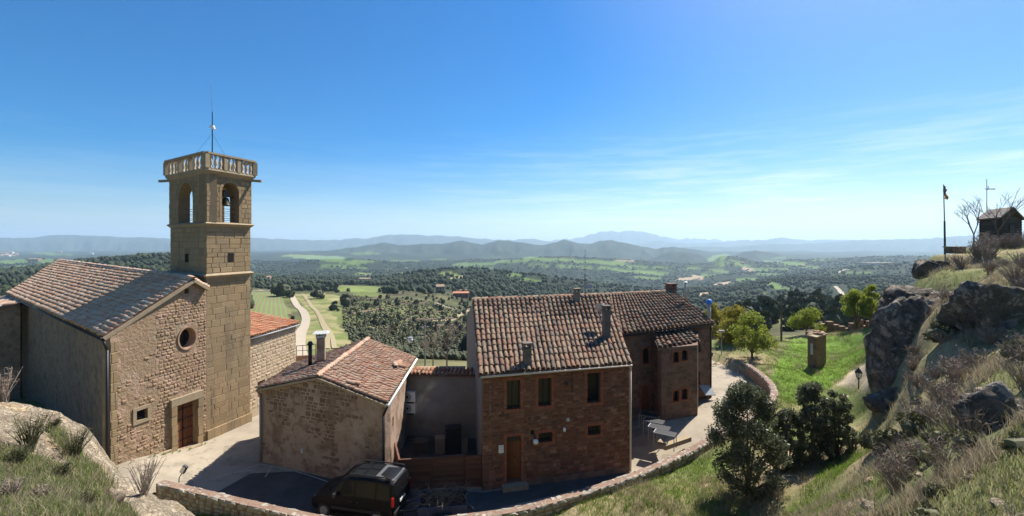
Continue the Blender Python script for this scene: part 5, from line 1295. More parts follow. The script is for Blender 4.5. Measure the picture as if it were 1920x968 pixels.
# belfry with four open arches
belf = scaled(1.02); arches = {0: pT[0].rect(336, 343, 363, 421), 1: pT[1].rect(415, 343, 447, 424)}
arches[2] = (pT[2].len * .3, pT[2].len * .7, arches[0][2], arches[0][3]); arches[3] = (pT[3].len * .3, pT[3].len * .7, arches[1][2], arches[1][3])
for i in range(4):
    pl = Plane(belf[i], belf[(i + 1) % 4]); off = (pl.len - pT[i].len) / 2
    s0, s1, z0, z1 = arches[i]; s0 += off; s1 += off; z0 = Z1 + .13
    inset = 0.0 if i in (1, 3) else 0.03
    o = wall(pl, [(inset, Z1 + .121), (pl.len - inset, Z1 + .121), (pl.len - inset, ZC), (inset, ZC)], 'belfry_wall', M_ashlar_joint, tower, .55, [arch_poly(s0, s1, z0, z1)], d=0 if i in (1, 3) else -.004)
    if i < 2:
        def keepb(s, z, r, s0=s0, s1=s1, z1=z1):
            rr = (s1 - s0) / 2; c = (s0 + s1) / 2; zc = z1 - rr
            return not (z > zc and math.hypot(s - c, z - zc) < rr + .16)
        stones_on(pl, 0, pl.len, Z1 + .13, ZC, .29, (.4, .8), M_ashlar, o, holes=[(s0 - .16, s1 + .16, z0, z1 - (s1 - s0) / 2)], keep=keepb, proud=(.012, .03), gap=.016, variants=ASV, limit=120, seed=70 + i, jitter=.15)
        rr = (s1 - s0) / 2; nv_ = 9
        for k in range(nv_):
            a0 = math.pi * k / nv_; a1 = math.pi * (k + 1) / nv_ - .03; m = MB()
            c = (s0 + s1) / 2; zc = z1 - rr
            q = [(c + r_ * math.cos(a), zc + r_ * math.sin(a)) for r_, a in ((rr + .0, a0), (rr + .17, a0), (rr + .17, a1), (rr + .0, a1))]
            m.add(*prism(pl, q, .025, -.2)); m.build('arch_stone', M_ashlar, o)
        kz = int((z1 - rr - z0) / .3)
        for k in range(kz):
            for s in (s0 - .08, s1 + .08):
                m = MB(); m.box(pl.pt(s, z0 + (z1 - rr - z0) * (k + .5) / kz, -.09), (.158, (z1 - rr - z0) / kz - .015, .23), M=pl.M()); m.build('jamb_stone', M_ashlar, o)
    for k in range(3):
        m = MB(); z = z0 + .25 + k * .28; m.cyl(pl.pt(s0 - .05, z, -.35), pl.pt(s1 + .05, z, -.35), .014, n=5); m.build('guard_rail', M_dark_metal, tower)
ring_band(1.02, 1.07, ZC, ZC + .1, 'cornice', M_trim); ring_band(1.07, 1.13, ZC + .101, ZC + .22, 'cornice', M_trim); ring_band(1.13, 1.12, ZC + .221, ZB, 'cornice', M_trim)
bal = thing_b = None
bc = scaled(1.09); bo = scaled(1.13)
bprof = [(.085, 0), (.085, .05), (.05, .07), (.075, .16), (.095, .24), (.07, .34), (.045, .44), (.06, .47), (.085, .50), (.085, .55)]
bh = ZT - .14 - ZB
v_ = MB(); v_.lathe((0, 0, 0), [(r_ * 1.05, z * bh / .55) for r_, z in bprof], 10); bmesh_ = make_mesh('baluster', v_.v, v_.f, M_baluster, True)
rail = MB()
br_obj = None
rl = MB()
for i in range(4):
    a, b_ = bc[i], bc[(i + 1) % 4]
    rl.beam(flat(a, ZT - .07), flat(b_, ZT - .07), .28, .11 - .004 * (i % 2))
balu = rl.build('balustrade', M_trim, tower)
for i in range(4):
    a, b_ = bc[i], bc[(i + 1) % 4]; nb = 11
    m = MB(); m.box(flat(a, (ZB + ZT - .14) / 2), (.26, .26, ZT - .14 - ZB), math.atan2((b_ - a).y, (b_ - a).x)); m.build('corner_pier', M_trim, balu)
    for k in range(1, nb):
        p_ = a + (b_ - a) * k / nb
        if k == 4 or k == 7:
            m = MB(); m.box(flat(p_, (ZB + ZT - .14) / 2), (.2, .2, ZT - .14 - ZB), math.atan2((b_ - a).y, (b_ - a).x)); m.build('pier', M_trim, balu)
        else:
            link('baluster', bmesh_, balu, Matrix.Translation(flat(p_, ZB)))
for i in (0, 2):
    c = bo[i]; d_ = (c - cen).normalized()
    m = MB(); m.beam(flat(c - d_ * .3, ZC + .02), flat(c + d_ * .35, ZC - .02), .16, .14); m.build('gargoyle', M_trim, tower)
m = MB(); tp_ = scaled(1.0); m.hexa([flat(p, ZB - .02) for p in tp_] + [flat(p, ZB + .02) for p in tp_]); m.build('deck', M_trim, tower)
# bell
bellp = flat(cen, 0); ab = arches[1]; pl = pT[1]
hc = pl.pt((ab[0] + ab[1]) / 2, CH - (366 - YH) / F * 26.3, -.35)
bell = thing('bell', 'dark bronze bell hanging in the belfry arch', 'bell', hc)
m = MB(); m.lathe(hc - Vector((0, 0, .62)), [(.30, 0), (.28, .05), (.21, .18), (.18, .34), (.15, .45), (.05, .5)], 14); m.build('bell_body', M_bronze, bell, True)
m = MB(); m.box(hc + Vector((0, 0, .05)), (.42, .2, .3), math.atan2(pl.u.y, pl.u.x)); m.box(hc + Vector((0, 0, .22)), (.24, .18, .2), math.atan2(pl.u.y, pl.u.x)); m.build('yoke', M_wood_dark, bell)
m = MB(); m.cyl(hc - pl.u * .75 - Vector((0, 0, .06)), hc + pl.u * .75 - Vector((0, 0, .06)), .035, n=6); m.build('axle', M_dark_metal, bell)
# aerial on the tower
ab_ = P(398, 300, 27.0); at_ = P(394, 148, 27.0); am_ = P(398, 210, 27.0)
aer = thing('tower_aerial', 'thin lightning rod and aerial standing on top of the bell tower', 'aerial', Vector((ab_.x, ab_.y, ZB)))
m = MB(); m.cyl(Vector((ab_.x, ab_.y, ZB)), am_, .035, .025, 6); m.build('mast', M_dark_metal, aer)
m = MB(); m.cyl(am_, at_, .014, .006, 5); m.build('rod', M_grey_metal, aer)
m = MB(); q = P(398, 240, 27.0); m.cyl(q + Vector((.03, 0, .1)), q + Vector((.12, 0, -.1)), .1, .08, 8); m.box(q + Vector((-.08, 0, .08)), (.12, .1, .16)); m.build('spotlight', M_white, aer)
for k, (x, y) in enumerate(((368, 287), (421, 290))):
    m = MB(); m.cyl(P(398, 250, 27.0), P(x, y, 26.8), .006, n=3); m.build('guy_wire', M_dark_metal, aer)

# ================================================================== annex behind the tower
e1 = P(468, 635, 27.75); e2 = G(560, 608, e1.z)
annex = thing('church_annex', 'pale stone annex with orange tile roof tucked behind the bell tower', 'house', flat((e1 + e2) / 2))
pa = Plane(flat(e1) + Vector((-.15, .0, 0)), flat(e2) + Vector((-.15, -.1, 0)))
dw_ = pa.rect(483, 714, 497, 745)
aw_ = wall(pa, [(0, -1), (pa.len, -1), (pa.len, e1.z - .08), (0, e1.z - .08)], 'side_wall', M_annex_joint, annex, .4, [rect_poly(*dw_)])
stones_on(pa, 0.1, pa.len, .5, e1.z - .15, .24, (.22, .55), M_annex, aw_, holes=[grow(dw_, .14)], proud=(.01, .035), variants=RBV, limit=200, jitter=.35, seed=81)
plank_door(pa, dw_, annex, 4, .15); 
r1 = Vector((-20.6, 28.6, e1.z + .72)); r2 = P(466, 587, 34.2)
tiled_roof(annex, r1, r2, e2 + Vector((0, 0, .05)), e1 + Vector((0, 0, .05)), 20, 11, M_tile_orange, 230, 83)
ridge_tiles(annex, r2 + Vector((0, .05, .05)), e2 + Vector((0, .05, .1)), 11, .3, M_tile_orange)
pipe('gutter', [e1 + Vector((.05, 0, -.05)), e2 + Vector((.05, 0, -.05))], .05, M_grey_metal, annex)
pae = Plane(flat(e2) + Vector((-.15, -.1, 0)), flat(r2)); wall(pae, [(0.03, -1), (pae.len, -1), (pae.len, r2.z - .15), (.03, e2.z - .1)], 'end_wall', M_annex_joint, annex, .35, d=-.004)
# ================================================================== parapet wall round the yard
parapet = thing('parapet_wall', 'low curving stone parapet with rough coping stones round the yard edge', 'wall', (0, 17.5, 0))
pc_ = PAR; dd = np.gradient(pc_, axis=0); dd[:, 2] = 0; dd /= np.linalg.norm(dd, axis=1)[:, None]; nn_ = np.stack([-dd[:, 1], dd[:, 0]], 1)
TH = 0.36
V = []; fs = []
for i in range(len(pc_)):
    for s, zt in ((-.5, -1.2), (-.5, -.035), (.5, -.035), (.5, -1.2)):
        V.append((pc_[i, 0] + nn_[i, 0] * TH * .92 * s, pc_[i, 1] + nn_[i, 1] * TH * .92 * s, pc_[i, 2] + zt))
for i in range(len(pc_) - 1):
    for k in range(3): fs.append((i * 4 + k, i * 4 + k + 1, i * 4 + 5 + k, i * 4 + 4 + k))
fs += [(0, 1, 2, 3)[::-1], tuple(len(V) - 4 + k for k in range(4))]
pbody = part('wall_body', V, fs, M_parapet, parapet)
seg = np.concatenate([[0], np.cumsum(np.linalg.norm(np.diff(pc_[:, :2], axis=0), axis=1))])
def par_at(s, o=0.0, dz=0.0):
    x = np.interp(s, seg, pc_[:, 0]); y = np.interp(s, seg, pc_[:, 1]); z = np.interp(s, seg, pc_[:, 2]); a = np.interp(s, seg, nn_[:, 0]); b_ = np.interp(s, seg, nn_[:, 1])
    return Vector((x + a * o, y + b_ * o, z + dz))
r = random.Random(5); s = 0.0; ms = []; wt_ = []
while s < seg[-1] - .1:
    l = r.uniform(.16, .5)
    rows = [-.21] + sorted([r.uniform(-.12, .1)] if r.random() < .7 else [r.uniform(-.14, -.04), r.uniform(.04, .13)]) + [.21]
    a = par_at(s); b_ = par_at(s + l); u = (b_ - a).normalized(); nv_ = Vector((0, 0, 1)).cross(u).normalized(); up = u.cross(nv_)
    for o0, o1 in zip(rows[:-1], rows[1:]):
        c = par_at(s + l / 2 + r.uniform(-.1, .1), (o0 + o1) / 2, -.09)
        R = Matrix((u, nv_, up)).transposed() @ Matrix.Rotation(r.uniform(-.05, .05), 3, 'X') @ Matrix.Rotation(r.uniform(-.2, .2), 3, 'Z')
        ms.append((R, Vector((l * r.uniform(.9, 1.1), (o1 - o0) * r.uniform(.95, 1.12), .06 * r.uniform(.75, 1.3))), c)); wt_.append(l * (o1 - o0) / c.y)
    s += l
pieces('coping_stone', RBV, ms, M_coping, parapet, wt_, 'small_stones', 300)
# rubble on the inner face of the far stretch
ms = []; wt_ = []
s = seg[-1] * .66
while s < seg[-1] - .1:
    l = r.uniform(.2, .45)
    for k in range(5):
        a = par_at(s); b_ = par_at(s + l); u = (b_ - a).normalized(); n_ = Vector((-u.y, u.x, 0)); n_.normalize()
        R = Matrix((u, Vector((0, 0, 1)), u.cross(Vector((0, 0, 1))) * -1)).transposed()
        R = Matrix((-u, Vector((0, 0, 1)), n_)).transposed()
        ms.append((R, Vector((l * .92, .17, r.uniform(.02, .05))), par_at(s + l / 2 + r.uniform(-.1, .1), .155, -.24 - k * .19))); wt_.append(1)
    s += l
pieces('stone', RBV, ms, M_stone_small, pbody, wt_, 'small_stones', 150)
ms = []; wt_ = []; s = 0.1
while s < seg[-1] * .62:
    l = r.uniform(.18, .42)
    for k in range(5):
        a = par_at(s); b_ = par_at(s + l); u = (b_ - a).normalized(); n_ = Vector((u.y, -u.x, 0)).normalized()
        ms.append((Matrix((u, Vector((0, 0, 1)), n_)).transposed(), Vector((l * r.uniform(.8, 1), .16 * r.uniform(.8, 1.1), r.uniform(.02, .05))), par_at(s + l / 2 + r.uniform(-.1, .1), -.155, -.2 - k * .17))); wt_.append(l)
    s += l
pieces('stone', RBV, ms, M_coping, pbody, wt_, 'small_stones', 120)

# ================================================================== van
VL = 4.0
van_rear = Vector((-4.45, 18.15, 0.006)); van_front = Vector((-7.95, 18.9, 0.006))
vdir = (van_front - van_rear).normalized(); vang = math.atan2(vdir.y, vdir.x)
VM = Matrix.Translation(van_rear) @ Matrix.Rotation(vang, 4, 'Z') @ Matrix.Scale(.93, 4)
van = link('van', None, None, VM); tag(van, 'black compact van with glass roof panels and roof rails parked in the shade', 'van')
van.empty_display_size = .3
def vpart(mb, name, mat, parent=None, smooth=False):
    mb.v = [tuple(VM @ Vector(q)) for q in mb.v]; o = mb.build(name, mat, parent or van, smooth)
    if smooth: o.data.set_sharp_from_angle(angle=math.radians(35))
    return o
ST = [  # x, belt half width, roof half width, belt z, top z, bottom z
    (0.00, .80, .60, .95, 1.50, .42), (0.06, .86, .66, .98, 1.68, .33), (0.25, .88, .69, 1.0, 1.76, .28), (.9, .89, .71, 1.0, 1.80, .26), (1.6, .89, .71, 1.0, 1.79, .26), (2.2, .89, .69, 1.0, 1.73, .26), (2.5, .89, .66, 1.0, 1.64, .26), (2.85, .88, .64, .99, 1.36, .26), (3.12, .88, .66, .95, 1.08, .26), (3.45, .86, .68, .88, 1.00, .27), (3.75, .82, .62, .78, .90, .28), (3.92, .74, .52, .66, .76, .30), (4.0, .64, .45, .5, .60, .36)]
def vring(st):
    x, wb, wt, zb, zt, z0 = st
    h = [(wb * .92, z0), (wb, z0 + .12), (wb * 1.0, (z0 + zb) / 2), (wb * .99, zb), (wt + .03, zt - .09), (wt * .9, zt - .015), (wt * .5, zt + .012)]
    return [(x, -y, z) for y, z in h] + [(x, y, z) for y, z in h[::-1]]
mb = MB(); k = 14
for st in ST: mb.v += vring(st)
for i in range(len(ST) - 1):
    for j in range(k): mb.f.append((i * k + j, i * k + (j + 1) % k, (i + 1) * k + (j + 1) % k, (i + 1) * k + j))
mb.f += [tuple(range(k - 1, -1, -1)), tuple((len(ST) - 1) * k + j for j in range(k))]
vbody = vpart(mb, 'body', M_carpaint, None, True)
def vside(x, t, sg, off=.012):
    a = np.array([s_[0] for s_ in ST]); g = lambda c: np.interp(x, a, [s_[c] for s_ in ST])
    y = g(1) * .99 * (1 - t) + (g(2) + .03) * t; z = g(3) * (1 - t) + (g(4) - .09) * t
    return Vector((x, sg * (y + off), z + off * .3))
for sg in (-1, 1):
    for (x0, x1, xt0, xt1) in ((.12, .75, .2, .75), (.82, 1.72, .82, 1.72), (1.8, 2.92, 1.8, 2.45)):
        m = MB(); q = [vside(x0, .08, sg), vside(x1, .08, sg), vside(xt1, .92, sg), vside(xt0, .92, sg)]
        q2 = [p_ - Vector((0, sg * .02, 0)) for p_ in q]; m.hexa(q + q2); vpart(m, 'side_window', M_carglass)
    m = MB(); m.box((.62, sg * .895, .62), (.02, .01, .7)); m.box((1.77, sg * .897, .66), (.02, .012, .7)); m.box((2.75, sg * .893, .62), (.02, .012, .62)); vpart(m, 'door_seam', M_void)
    m = MB(); m.box((1.7, sg * .905, .5), (2.3, .03, .12)); vpart(m, 'rub_strip', M_black)
    for hx in (1.6, 1.95): m = MB(); m.box((hx, sg * .91, .84), (.16, .04, .05)); vpart(m, 'door_handle', M_black)
    m = MB(); m.cyl((.3, sg * .62, 1.86), (2.05, sg * .60, 1.86), .028, n=8); m.box((.32, sg * .62, 1.82), (.26, .05, .09)); m.box((2.0, sg * .60, 1.82), (.26, .05, .09)); vpart(m, 'roof_rail', M_black)
    m = MB(); m.box((2.62, sg * 1.0, 1.08), (.12, .2, .17)); m.box((2.66, sg * .9, 1.03), (.06, .14, .05)); vpart(m, 'wing_mirror', M_black)
    m = MB(); m.hexa([Vector((3.62, sg * .80, .66)), Vector((3.86, sg * .70, .60)), Vector((3.9, sg * .5, .62)), Vector((3.7, sg * .55, .70)), Vector((3.56, sg * .815, .83)), Vector((3.80, sg * .73, .775)), Vector((3.86, sg * .5, .75)), Vector((3.66, sg * .56, .88))]); vpart(m, 'headlight', M_lens)
    m = MB(); m.box((.03, sg * .83, .98), (.09, .08, .36)); vpart(m, 'tail_light', M_red_lens)
    for wx in (.72, 3.22):
        m = MB(); m.cyl((wx, sg * .69, .30), (wx, sg * .905, .30), .31, n=20); w_ = vpart(m, 'wheel', M_rubber)
        m = MB(); m.cyl((wx, sg * .90, .30), (wx, sg * .915, .30), .2, .17, 16); 
        hub = vpart(m, 'wheel_trim', M_grey_metal, w_)
for (x0, x1) in ((1.02, 1.5), (1.62, 2.12)):
    for sg in (-1, 1):
        m = MB(); z0 = np.interp(x0, [s_[0] for s_ in ST], [s_[4] for s_ in ST]); z1 = np.interp(x1, [s_[0] for s_ in ST], [s_[4] for s_ in ST])
        ya, yb = sg * .08, sg * .5
        m.hexa([Vector((x0, ya, z0 + .0)), Vector((x1, ya, z1 + .0)), Vector((x1, yb, z1 - .01)), Vector((x0, yb, z0 - .01)), Vector((x0, ya, z0 + .026)), Vector((x1, ya, z1 + .026)), Vector((x1, yb, z1 + .018)), Vector((x0, yb, z0 + .018))]); vpart(m, 'roof_glass', M_glass)
m = MB(); m.hexa([Vector((.12, -.55, 1.7)), Vector((.98, -.58, 1.8)), Vector((.98, .58, 1.8)), Vector((.12, .55, 1.7)), Vector((.12, -.55, 1.74)), Vector((.98, -.58, 1.822)), Vector((.98, .58, 1.822)), Vector((.12, .55, 1.74))]); vpart(m, 'roof_panel', M_carroof)
m = MB(); m.hexa([Vector((2.54, -.6, 1.62)), Vector((3.1, -.68, 1.09)), Vector((3.1, .68, 1.09)), Vector((2.54, .6, 1.62)), Vector((2.55, -.6, 1.645)), Vector((3.11, -.68, 1.115)), Vector((3.11, .68, 1.115)), Vector((2.55, .6, 1.645))]); vpart(m, 'windscreen', M_carglass)
m = MB(); m.hexa([Vector((-.005, -.62, 1.08)), Vector((-.005, .62, 1.08)), Vector((.03, .55, 1.55)), Vector((.03, -.55, 1.55)), Vector((-.02, -.62, 1.08)), Vector((-.02, .62, 1.08)), Vector((.015, .55, 1.55)), Vector((.015, -.55, 1.55))]); vpart(m, 'rear_window', M_carglass)
m = MB(); m.box((-.01, 0, .42), (.1, 1.6, .22)); vpart(m, 'rear_bumper', M_black)
m = MB(); m.box((3.95, 0, .42), (.12, 1.2, .2)); vpart(m, 'front_bumper', M_black)
m = MB(); m.box((-.02, 0, .75), (.02, .5, .11)); vpart(m, 'number_plate', M_white)

# ================================================================== trailer heaped with branches
tc = G(832, 962, 0.3); tc = Vector((-2.75, 17.9, 0))
TM = Matrix.Translation(tc) @ Matrix.Rotation(.12, 4, 'Z')
trailer = link('trailer', None, None, TM); tag(trailer, 'small dark blue box trailer heaped with cut branches beside the van', 'trailer')
def tpart(mb, name, mat, parent=None):
    mb.v = [tuple(TM @ Vector(q)) for q in mb.v]; return mb.build(name, mat, parent or trailer)
for (c, s_) in (((0, -.62, .62), (1.9, .04, .42)), ((0, .62, .62), (1.9, .04, .42)), ((-.93, 0, .62), (.04, 1.2, .42)), ((.93, 0, .62), (.04, 1.2, .42))):
    m = MB(); m.box(c, s_); tpart(m, 'side_board', M_bluepl)
m = MB(); m.box((0, 0, .4), (1.9, 1.24, .05)); tpart(m, 'bed', M_dark_metal)
for sg in (-1, 1):
    m = MB(); m.cyl((0, sg * .68, .27), (0, sg * .82, .27), .27, n=16); w_ = tpart(m, 'wheel', M_rubber)
    m = MB(); m.cyl((0, sg * .82, .27), (0, sg * .828, .27), .14, n=12); tpart(m, 'wheel_trim', M_grey_metal, w_)
    m = MB(); m.box((0, sg * .75, .58), (.7, .2, .03)); tpart(m, 'mudguard', M_black)
m = MB(); m.beam((-.93, 0, .4), (-1.7, 0, .4), .08, .06); m.cyl((-1.6, 0, .4), (-1.6, 0, .05), .03, n=6); tpart(m, 'drawbar', M_dark_metal)
br = MB(); r = random.Random(12)
for k in range(160):
    a = Vector((r.uniform(-.85, .85), r.uniform(-.5, .5), r.uniform(.55, 1.15))); d_ = Vector((r.gauss(0, 1), r.gauss(0, 1), r.gauss(0, .35))).normalized() * r.uniform(.35, .9)
    mid = a + d_ * .5 + Vector((0, 0, r.uniform(-.08, .12))); br.cyl(a, mid, .016, .011, 4, False); br.cyl(mid, a + d_ + Vector((0, 0, r.uniform(-.15, .15))), .011, .004, 4, False)
br.v = [tuple(TM @ Vector(q)) for q in br.v]
bo_ = br.build('branch_heap', M_bark, None); tag(bo_, 'tangled heap of cut grey branches lying in the trailer', 'branches', kind=None)

# ================================================================== outdoor tables, lamps, posts
def lamp_post(x, ybase, ytop, Yd, lab, style):
    b_ = P(x, ybase, Yd); t_ = P(x, ytop, Yd); o = thing('street_lamp', lab, 'lamp', b_)
    m = MB(); m.cyl(b_ - Vector((0, 0, .5)), t_ - Vector((0, 0, .25)), .045, .03, 8); m.build('post', M_dark_metal if style != 'pale' else M_grey_metal, o)
    if style == 'globe':
        m = MB(); m.lathe(t_ - Vector((0, 0, .25)), [(.06, 0), (.17, .08), (.2, .2), (.15, .33), (.05, .38)], 12); m.build('globe', M_white, o, True)
        m = MB(); m.cyl(t_ + Vector((0, 0, .13)), t_ + Vector((0, 0, .17)), .2, .05, 12); m.build('lamp_cap', M_grey_metal, o)
    elif style == 'lantern':
        hw = .15; q = t_ - Vector((0, 0, .72))
        m = MB(); m.cyl(q - Vector((0, 0, .02)), q + Vector((0, 0, .1)), .05, .12, 6); m.build('lantern_base', M_dark_metal, o)
        for k in range(6):
            a = math.pi * k / 3; e = Vector((math.cos(a), math.sin(a), 0)); m = MB(); m.beam(q + e * .12 + Vector((0, 0, .1)), q + e * .2 + Vector((0, 0, .42)), .02, .02); m.build('lantern_bar', M_dark_metal, o)
        m = MB(); m.cyl(q + Vector((0, 0, .1)), q + Vector((0, 0, .42)), .10, .17, 6); m.build('lantern_glass', M_lens, o)
        m = MB(); m.lathe(q + Vector((0, 0, .42)), [(.24, 0), (.22, .05), (.13, .16), (.12, .2), (.05, .26), (.03, .34)], 6); m.build('lantern_roof', M_dark_metal, o)
    else:
        m = MB(); m.box(t_ + Vector((0, 0, -.2)), (.5, .16, .08)); m.cyl(t_ + Vector((-.18, 0, -.2)), t_ + Vector((-.18, 0, -.36)), .06, .11, 8); m.cyl(t_ + Vector((.18, 0, -.2)), t_ + Vector((.18, 0, -.36)), .06, .11, 8); m.build('lamp_head', M_grey, o)
lamp_post(769, 700, 636, 33, 'lamp post with a white globe behind the small house', 'globe')
lamp_post(1353, 695, 616, 39, 'slim street lamp with twin heads on the pale concrete by the wing', 'pale')
lamp_post(1610, 748, 690, 28.8, 'black iron lantern on a short post below the cliff', 'lantern')
up_ = P(1465, 640, 46); ut_ = P(1465, 567, 46)
o = thing('utility_pole', 'plain wooden utility pole standing before the dark pines', 'pole', up_)
m = MB(); m.cyl(up_ - Vector((0, 0, 1)), ut_, .11, .08, 8); m.build('pole_shaft', M_bark, o); m = MB(); m.box(ut_ - Vector((0, 0, .25)), (.5, .08, .08)); m.build('crossarm', M_bark, o)
up_ = P(797, 690, 40); ut_ = P(797, 610, 40)
o = thing('utility_pole', 'grey pole with small crossarm behind the courtyard wall', 'pole', up_)
m = MB(); m.cyl(up_ - Vector((0, 0, 3)), ut_, .08, .06, 8); m.build('pole_shaft', M_grey_metal, o); m = MB(); m.box(ut_ - Vector((0, 0, .15)), (.7, .08, .06)); m.build('crossarm', M_grey_metal, o)
# floodlight on a stalk at the parapet
b_ = P(334, 908, 20.2); t_ = P(345, 880, 20.2)
o = thing('yard_floodlight', 'small floodlight on a bent stalk at the parapet below the church', 'lamp', b_)
m = MB(); m.tube([b_ - Vector((0, 0, .4)), P(336, 896, 20.2), P(342, 886, 20.2)], .02, 6); m.build('stalk', M_dark_metal, o)
m = MB(); m.box(t_, (.2, .12, .34), M=Matrix.Rotation(.5, 3, 'Y')); hd = m.build('lamp_head', M_dark_metal, o); m = MB(); m.box(t_ + Vector((-.02, -.064, .0)), (.15, .006, .28), M=Matrix.Rotation(.5, 3, 'Y')); m.build('lens', M_lens, hd)
# row of folding tables on the terrace
for k, (x, y) in enumerate(((1217, 778), (1226, 789), (1236, 801), (1247, 812))):
    z0 = .82; p_ = G(x, y, z0 + .72); a_ = -.55
    T_ = Matrix.Translation(Vector((p_.x, p_.y, z0))) @ Matrix.Rotation(a_, 4, 'Z')
    o = link('table', None, None, T_); tag(o, ['metal table nearest the arched door in the terrace row', 'second metal table from the arched door in the terrace row', 'third metal table from the arched door in the terrace row', 'metal table nearest the parapet in the terrace row'][k], 'table', 'tables on the terrace')
    m = MB(); m.box((0, 0, .72), (1.05, .6, .03)); m.v = [tuple(T_ @ Vector(q)) for q in m.v]; m.build('table_top', M_dark_metal, o)  # dark top colour stands in for the wing's shade on the tables
    for sx in (-.48, .48):
        for sy in (-.26, .26):
            m = MB(); m.cyl((sx, sy, 0), (sx, sy, .72), .022, n=6); m.v = [tuple(T_ @ Vector(q)) for q in m.v]; m.build('leg', M_grey_metal, o)
    m = MB(); m.cyl((-.48, -.29, .735), (.48, -.29, .735), .018, n=6); m.cyl((-.5, -.26, .735), (-.5, .26, .735), .018, n=6); m.v = [tuple(T_ @ Vector(q)) for q in m.v]; m.build('edge_rail', M_grey_metal, o)
# dish and roof aerial on the brick house
dp = P(1126, 578, 24.6)
o = thing('satellite_dish', 'grey satellite dish on the tiled roof beside the tall chimney', 'satellite dish', dp - Vector((0, 0, .6)))
m = MB(); n_ = 18; dv = Vector((.55, .6, .45)).normalized(); xx = dv.orthogonal().normalized(); yy = dv.cross(xx); vs = [dp - dv * .08]
for rr, dpt in ((.16, .06), (.32, 0.0)): vs += [dp - dv * dpt + (xx * math.cos(2 * math.pi * k / n_) + yy * math.sin(2 * math.pi * k / n_)) * rr for k in range(n_)]
fs = [(0, 1 + k, 1 + (k + 1) % n_) for k in range(n_)] + [(1 + k, 1 + n_ + k, 1 + n_ + (k + 1) % n_, 1 + (k + 1) % n_) for k in range(n_)]
m.add(vs, fs); m.build('reflector', M_grey, o, True)
m = MB(); m.cyl(dp - dv * .08, dp - dv * .1 - Vector((0, 0, .75)), .025, n=6); m.build('mast', M_grey_metal, o)
m = MB(); m.cyl(dp - yy * .3, dp + dv * .35, .012, n=5); m.cyl(dp + dv * .33, dp + dv * .42, .04, n=6); m.build('feed_arm', M_grey_metal, o)
ab_ = P(1097, 560, 29.5); at_ = P(1097, 467, 29.5)
o = thing('roof_aerial', 'tall thin television aerial rising from the brick house ridge', 'aerial', ab_)
m = MB(); m.cyl(ab_ - Vector((0, 0, .6)), P(1097, 515, 29.5), .035, n=6); m.cyl(P(1097, 515, 29.5), at_, .018, .012, 5); m.build('mast', M_grey_metal, o)
for y, w in ((500, .25), (505, .3)): m = MB(); q = P(1097, y, 29.5); m.cyl(q - Vector((w, 0, 0)), q + Vector((w, 0, 0)), .012, n=4); m.build('crossbar', M_grey_metal, o)
m = MB(); q = P(1103, 537, 29.5); m.box(q, (.5, .04, .3)); m.build('panel_antenna', M_grey, o)
# low wall and railing beyond the courtyard
o = thing('low_wall', 'low brown wall behind the courtyard under the bare trees', 'wall', P(830, 695, 31))
m = MB(); a = P(785, 691, 31); b_ = P(872, 691, 30.5); m.beam(a - Vector((0, 0, .6)), b_ - Vector((0, 0, .6)), .3, 1.3); m.build('wall_body', M_parapet, o); m = MB(); m.beam(a + Vector((0, 0, .08)), b_ + Vector((0, 0, .08)), .36, .06); m.build('wall_top', M_trim, o)
o = thing('low_wall', 'short dark wall with railing between annex and small house roof', 'wall', P(578, 672, 35))
m = MB(); a = P(556, 670, 35); b_ = P(592, 668, 34); m.beam(a - Vector((0, 0, .4)), b_ - Vector((0, 0, .4)), .3, 1.0); m.build('wall_body', M_parapet, o)
m = MB()
for t in (0, .33, .66, 1): q = a.lerp(b_, t); m.cyl(q, q + Vector((0, 0, .9)), .025, n=5)
m.cyl(a + Vector((0, 0, .88)), b_ + Vector((0, 0, .88)), .025, n=5); m.cyl(a + Vector((0, 0, .5)), b_ + Vector((0, 0, .5)), .02, n=5); m.build('railing', M_dark_metal, o)
for k, (ya, yb) in enumerate(((664, 650), (690, 672))):
    o = thing('low_wall', ('upper' if k == 0 else 'lower') + ' low stone wall beside the slim street lamp beyond the wing', 'wall', P(1352, ya, 40 - 3 * k))
    m = MB(); a = P(1334, ya, 40 - 3 * k); b_ = P(1374, yb, 43 - 3 * k); m.beam(a - Vector((0, 0, .3)), b_ - Vector((0, 0, .3)), .3, .8); m.build('wall_body', M_parapet, o); m = MB(); m.beam(a + Vector((0, 0, .13)), b_ + Vector((0, 0, .13)), .36, .06); m.build('wall_top', M_trim, o)

# ================================================================== brick hut and ruined wall on the green
hb = P(1530, 684, 36.0)
hut = thing('utility_hut', 'small square stone hut with broken tiles on its roof on the green', 'hut', hb)
a = P(1514, 684, 35.4); c = P(1531, 690, 34.6); e = P(1549, 682, 35.8)
h1 = Plane(a, c); h2 = Plane(c, e); htop = CH - (630 - YH) / F * 35.4
for pl in (h1, h2, Plane(e, a + (e - c)), Plane(a + (e - c), a)):
    w_ = wall(pl, rect_poly(0.02, pl.len - .02, .4, htop), 'wall', M_mortar_wing, hut, .25)
    if pl in (h1, h2): stones_on(pl, 0, pl.len, 1.2, htop - .1, .2, (.2, .4), M_stone_small, w_, keep=lambda s, z, r: r.random() < .45, limit=60, seed=int(pl.len * 100), variants=RBV, proud=(.01, .03))
m = MB(); m.box(h1.pt(h1.len * .55, htop - .95, .015), (.3, .85, .03), M=h1.M()); m.build('painted_panel', M_grey, hut)
fc = [a, c, e, a + (e - c)]; cc_ = (fc[0] + fc[2]) / 2
m = MB(); m.hexa([flat(cc_ + (p_ - cc_) * 1.16, htop) for p_ in fc] + [flat(cc_ + (p_ - cc_) * 1.16, htop + .1) for p_ in fc]); m.build('roof_slab', M_trim, hut)
r = random.Random(3)
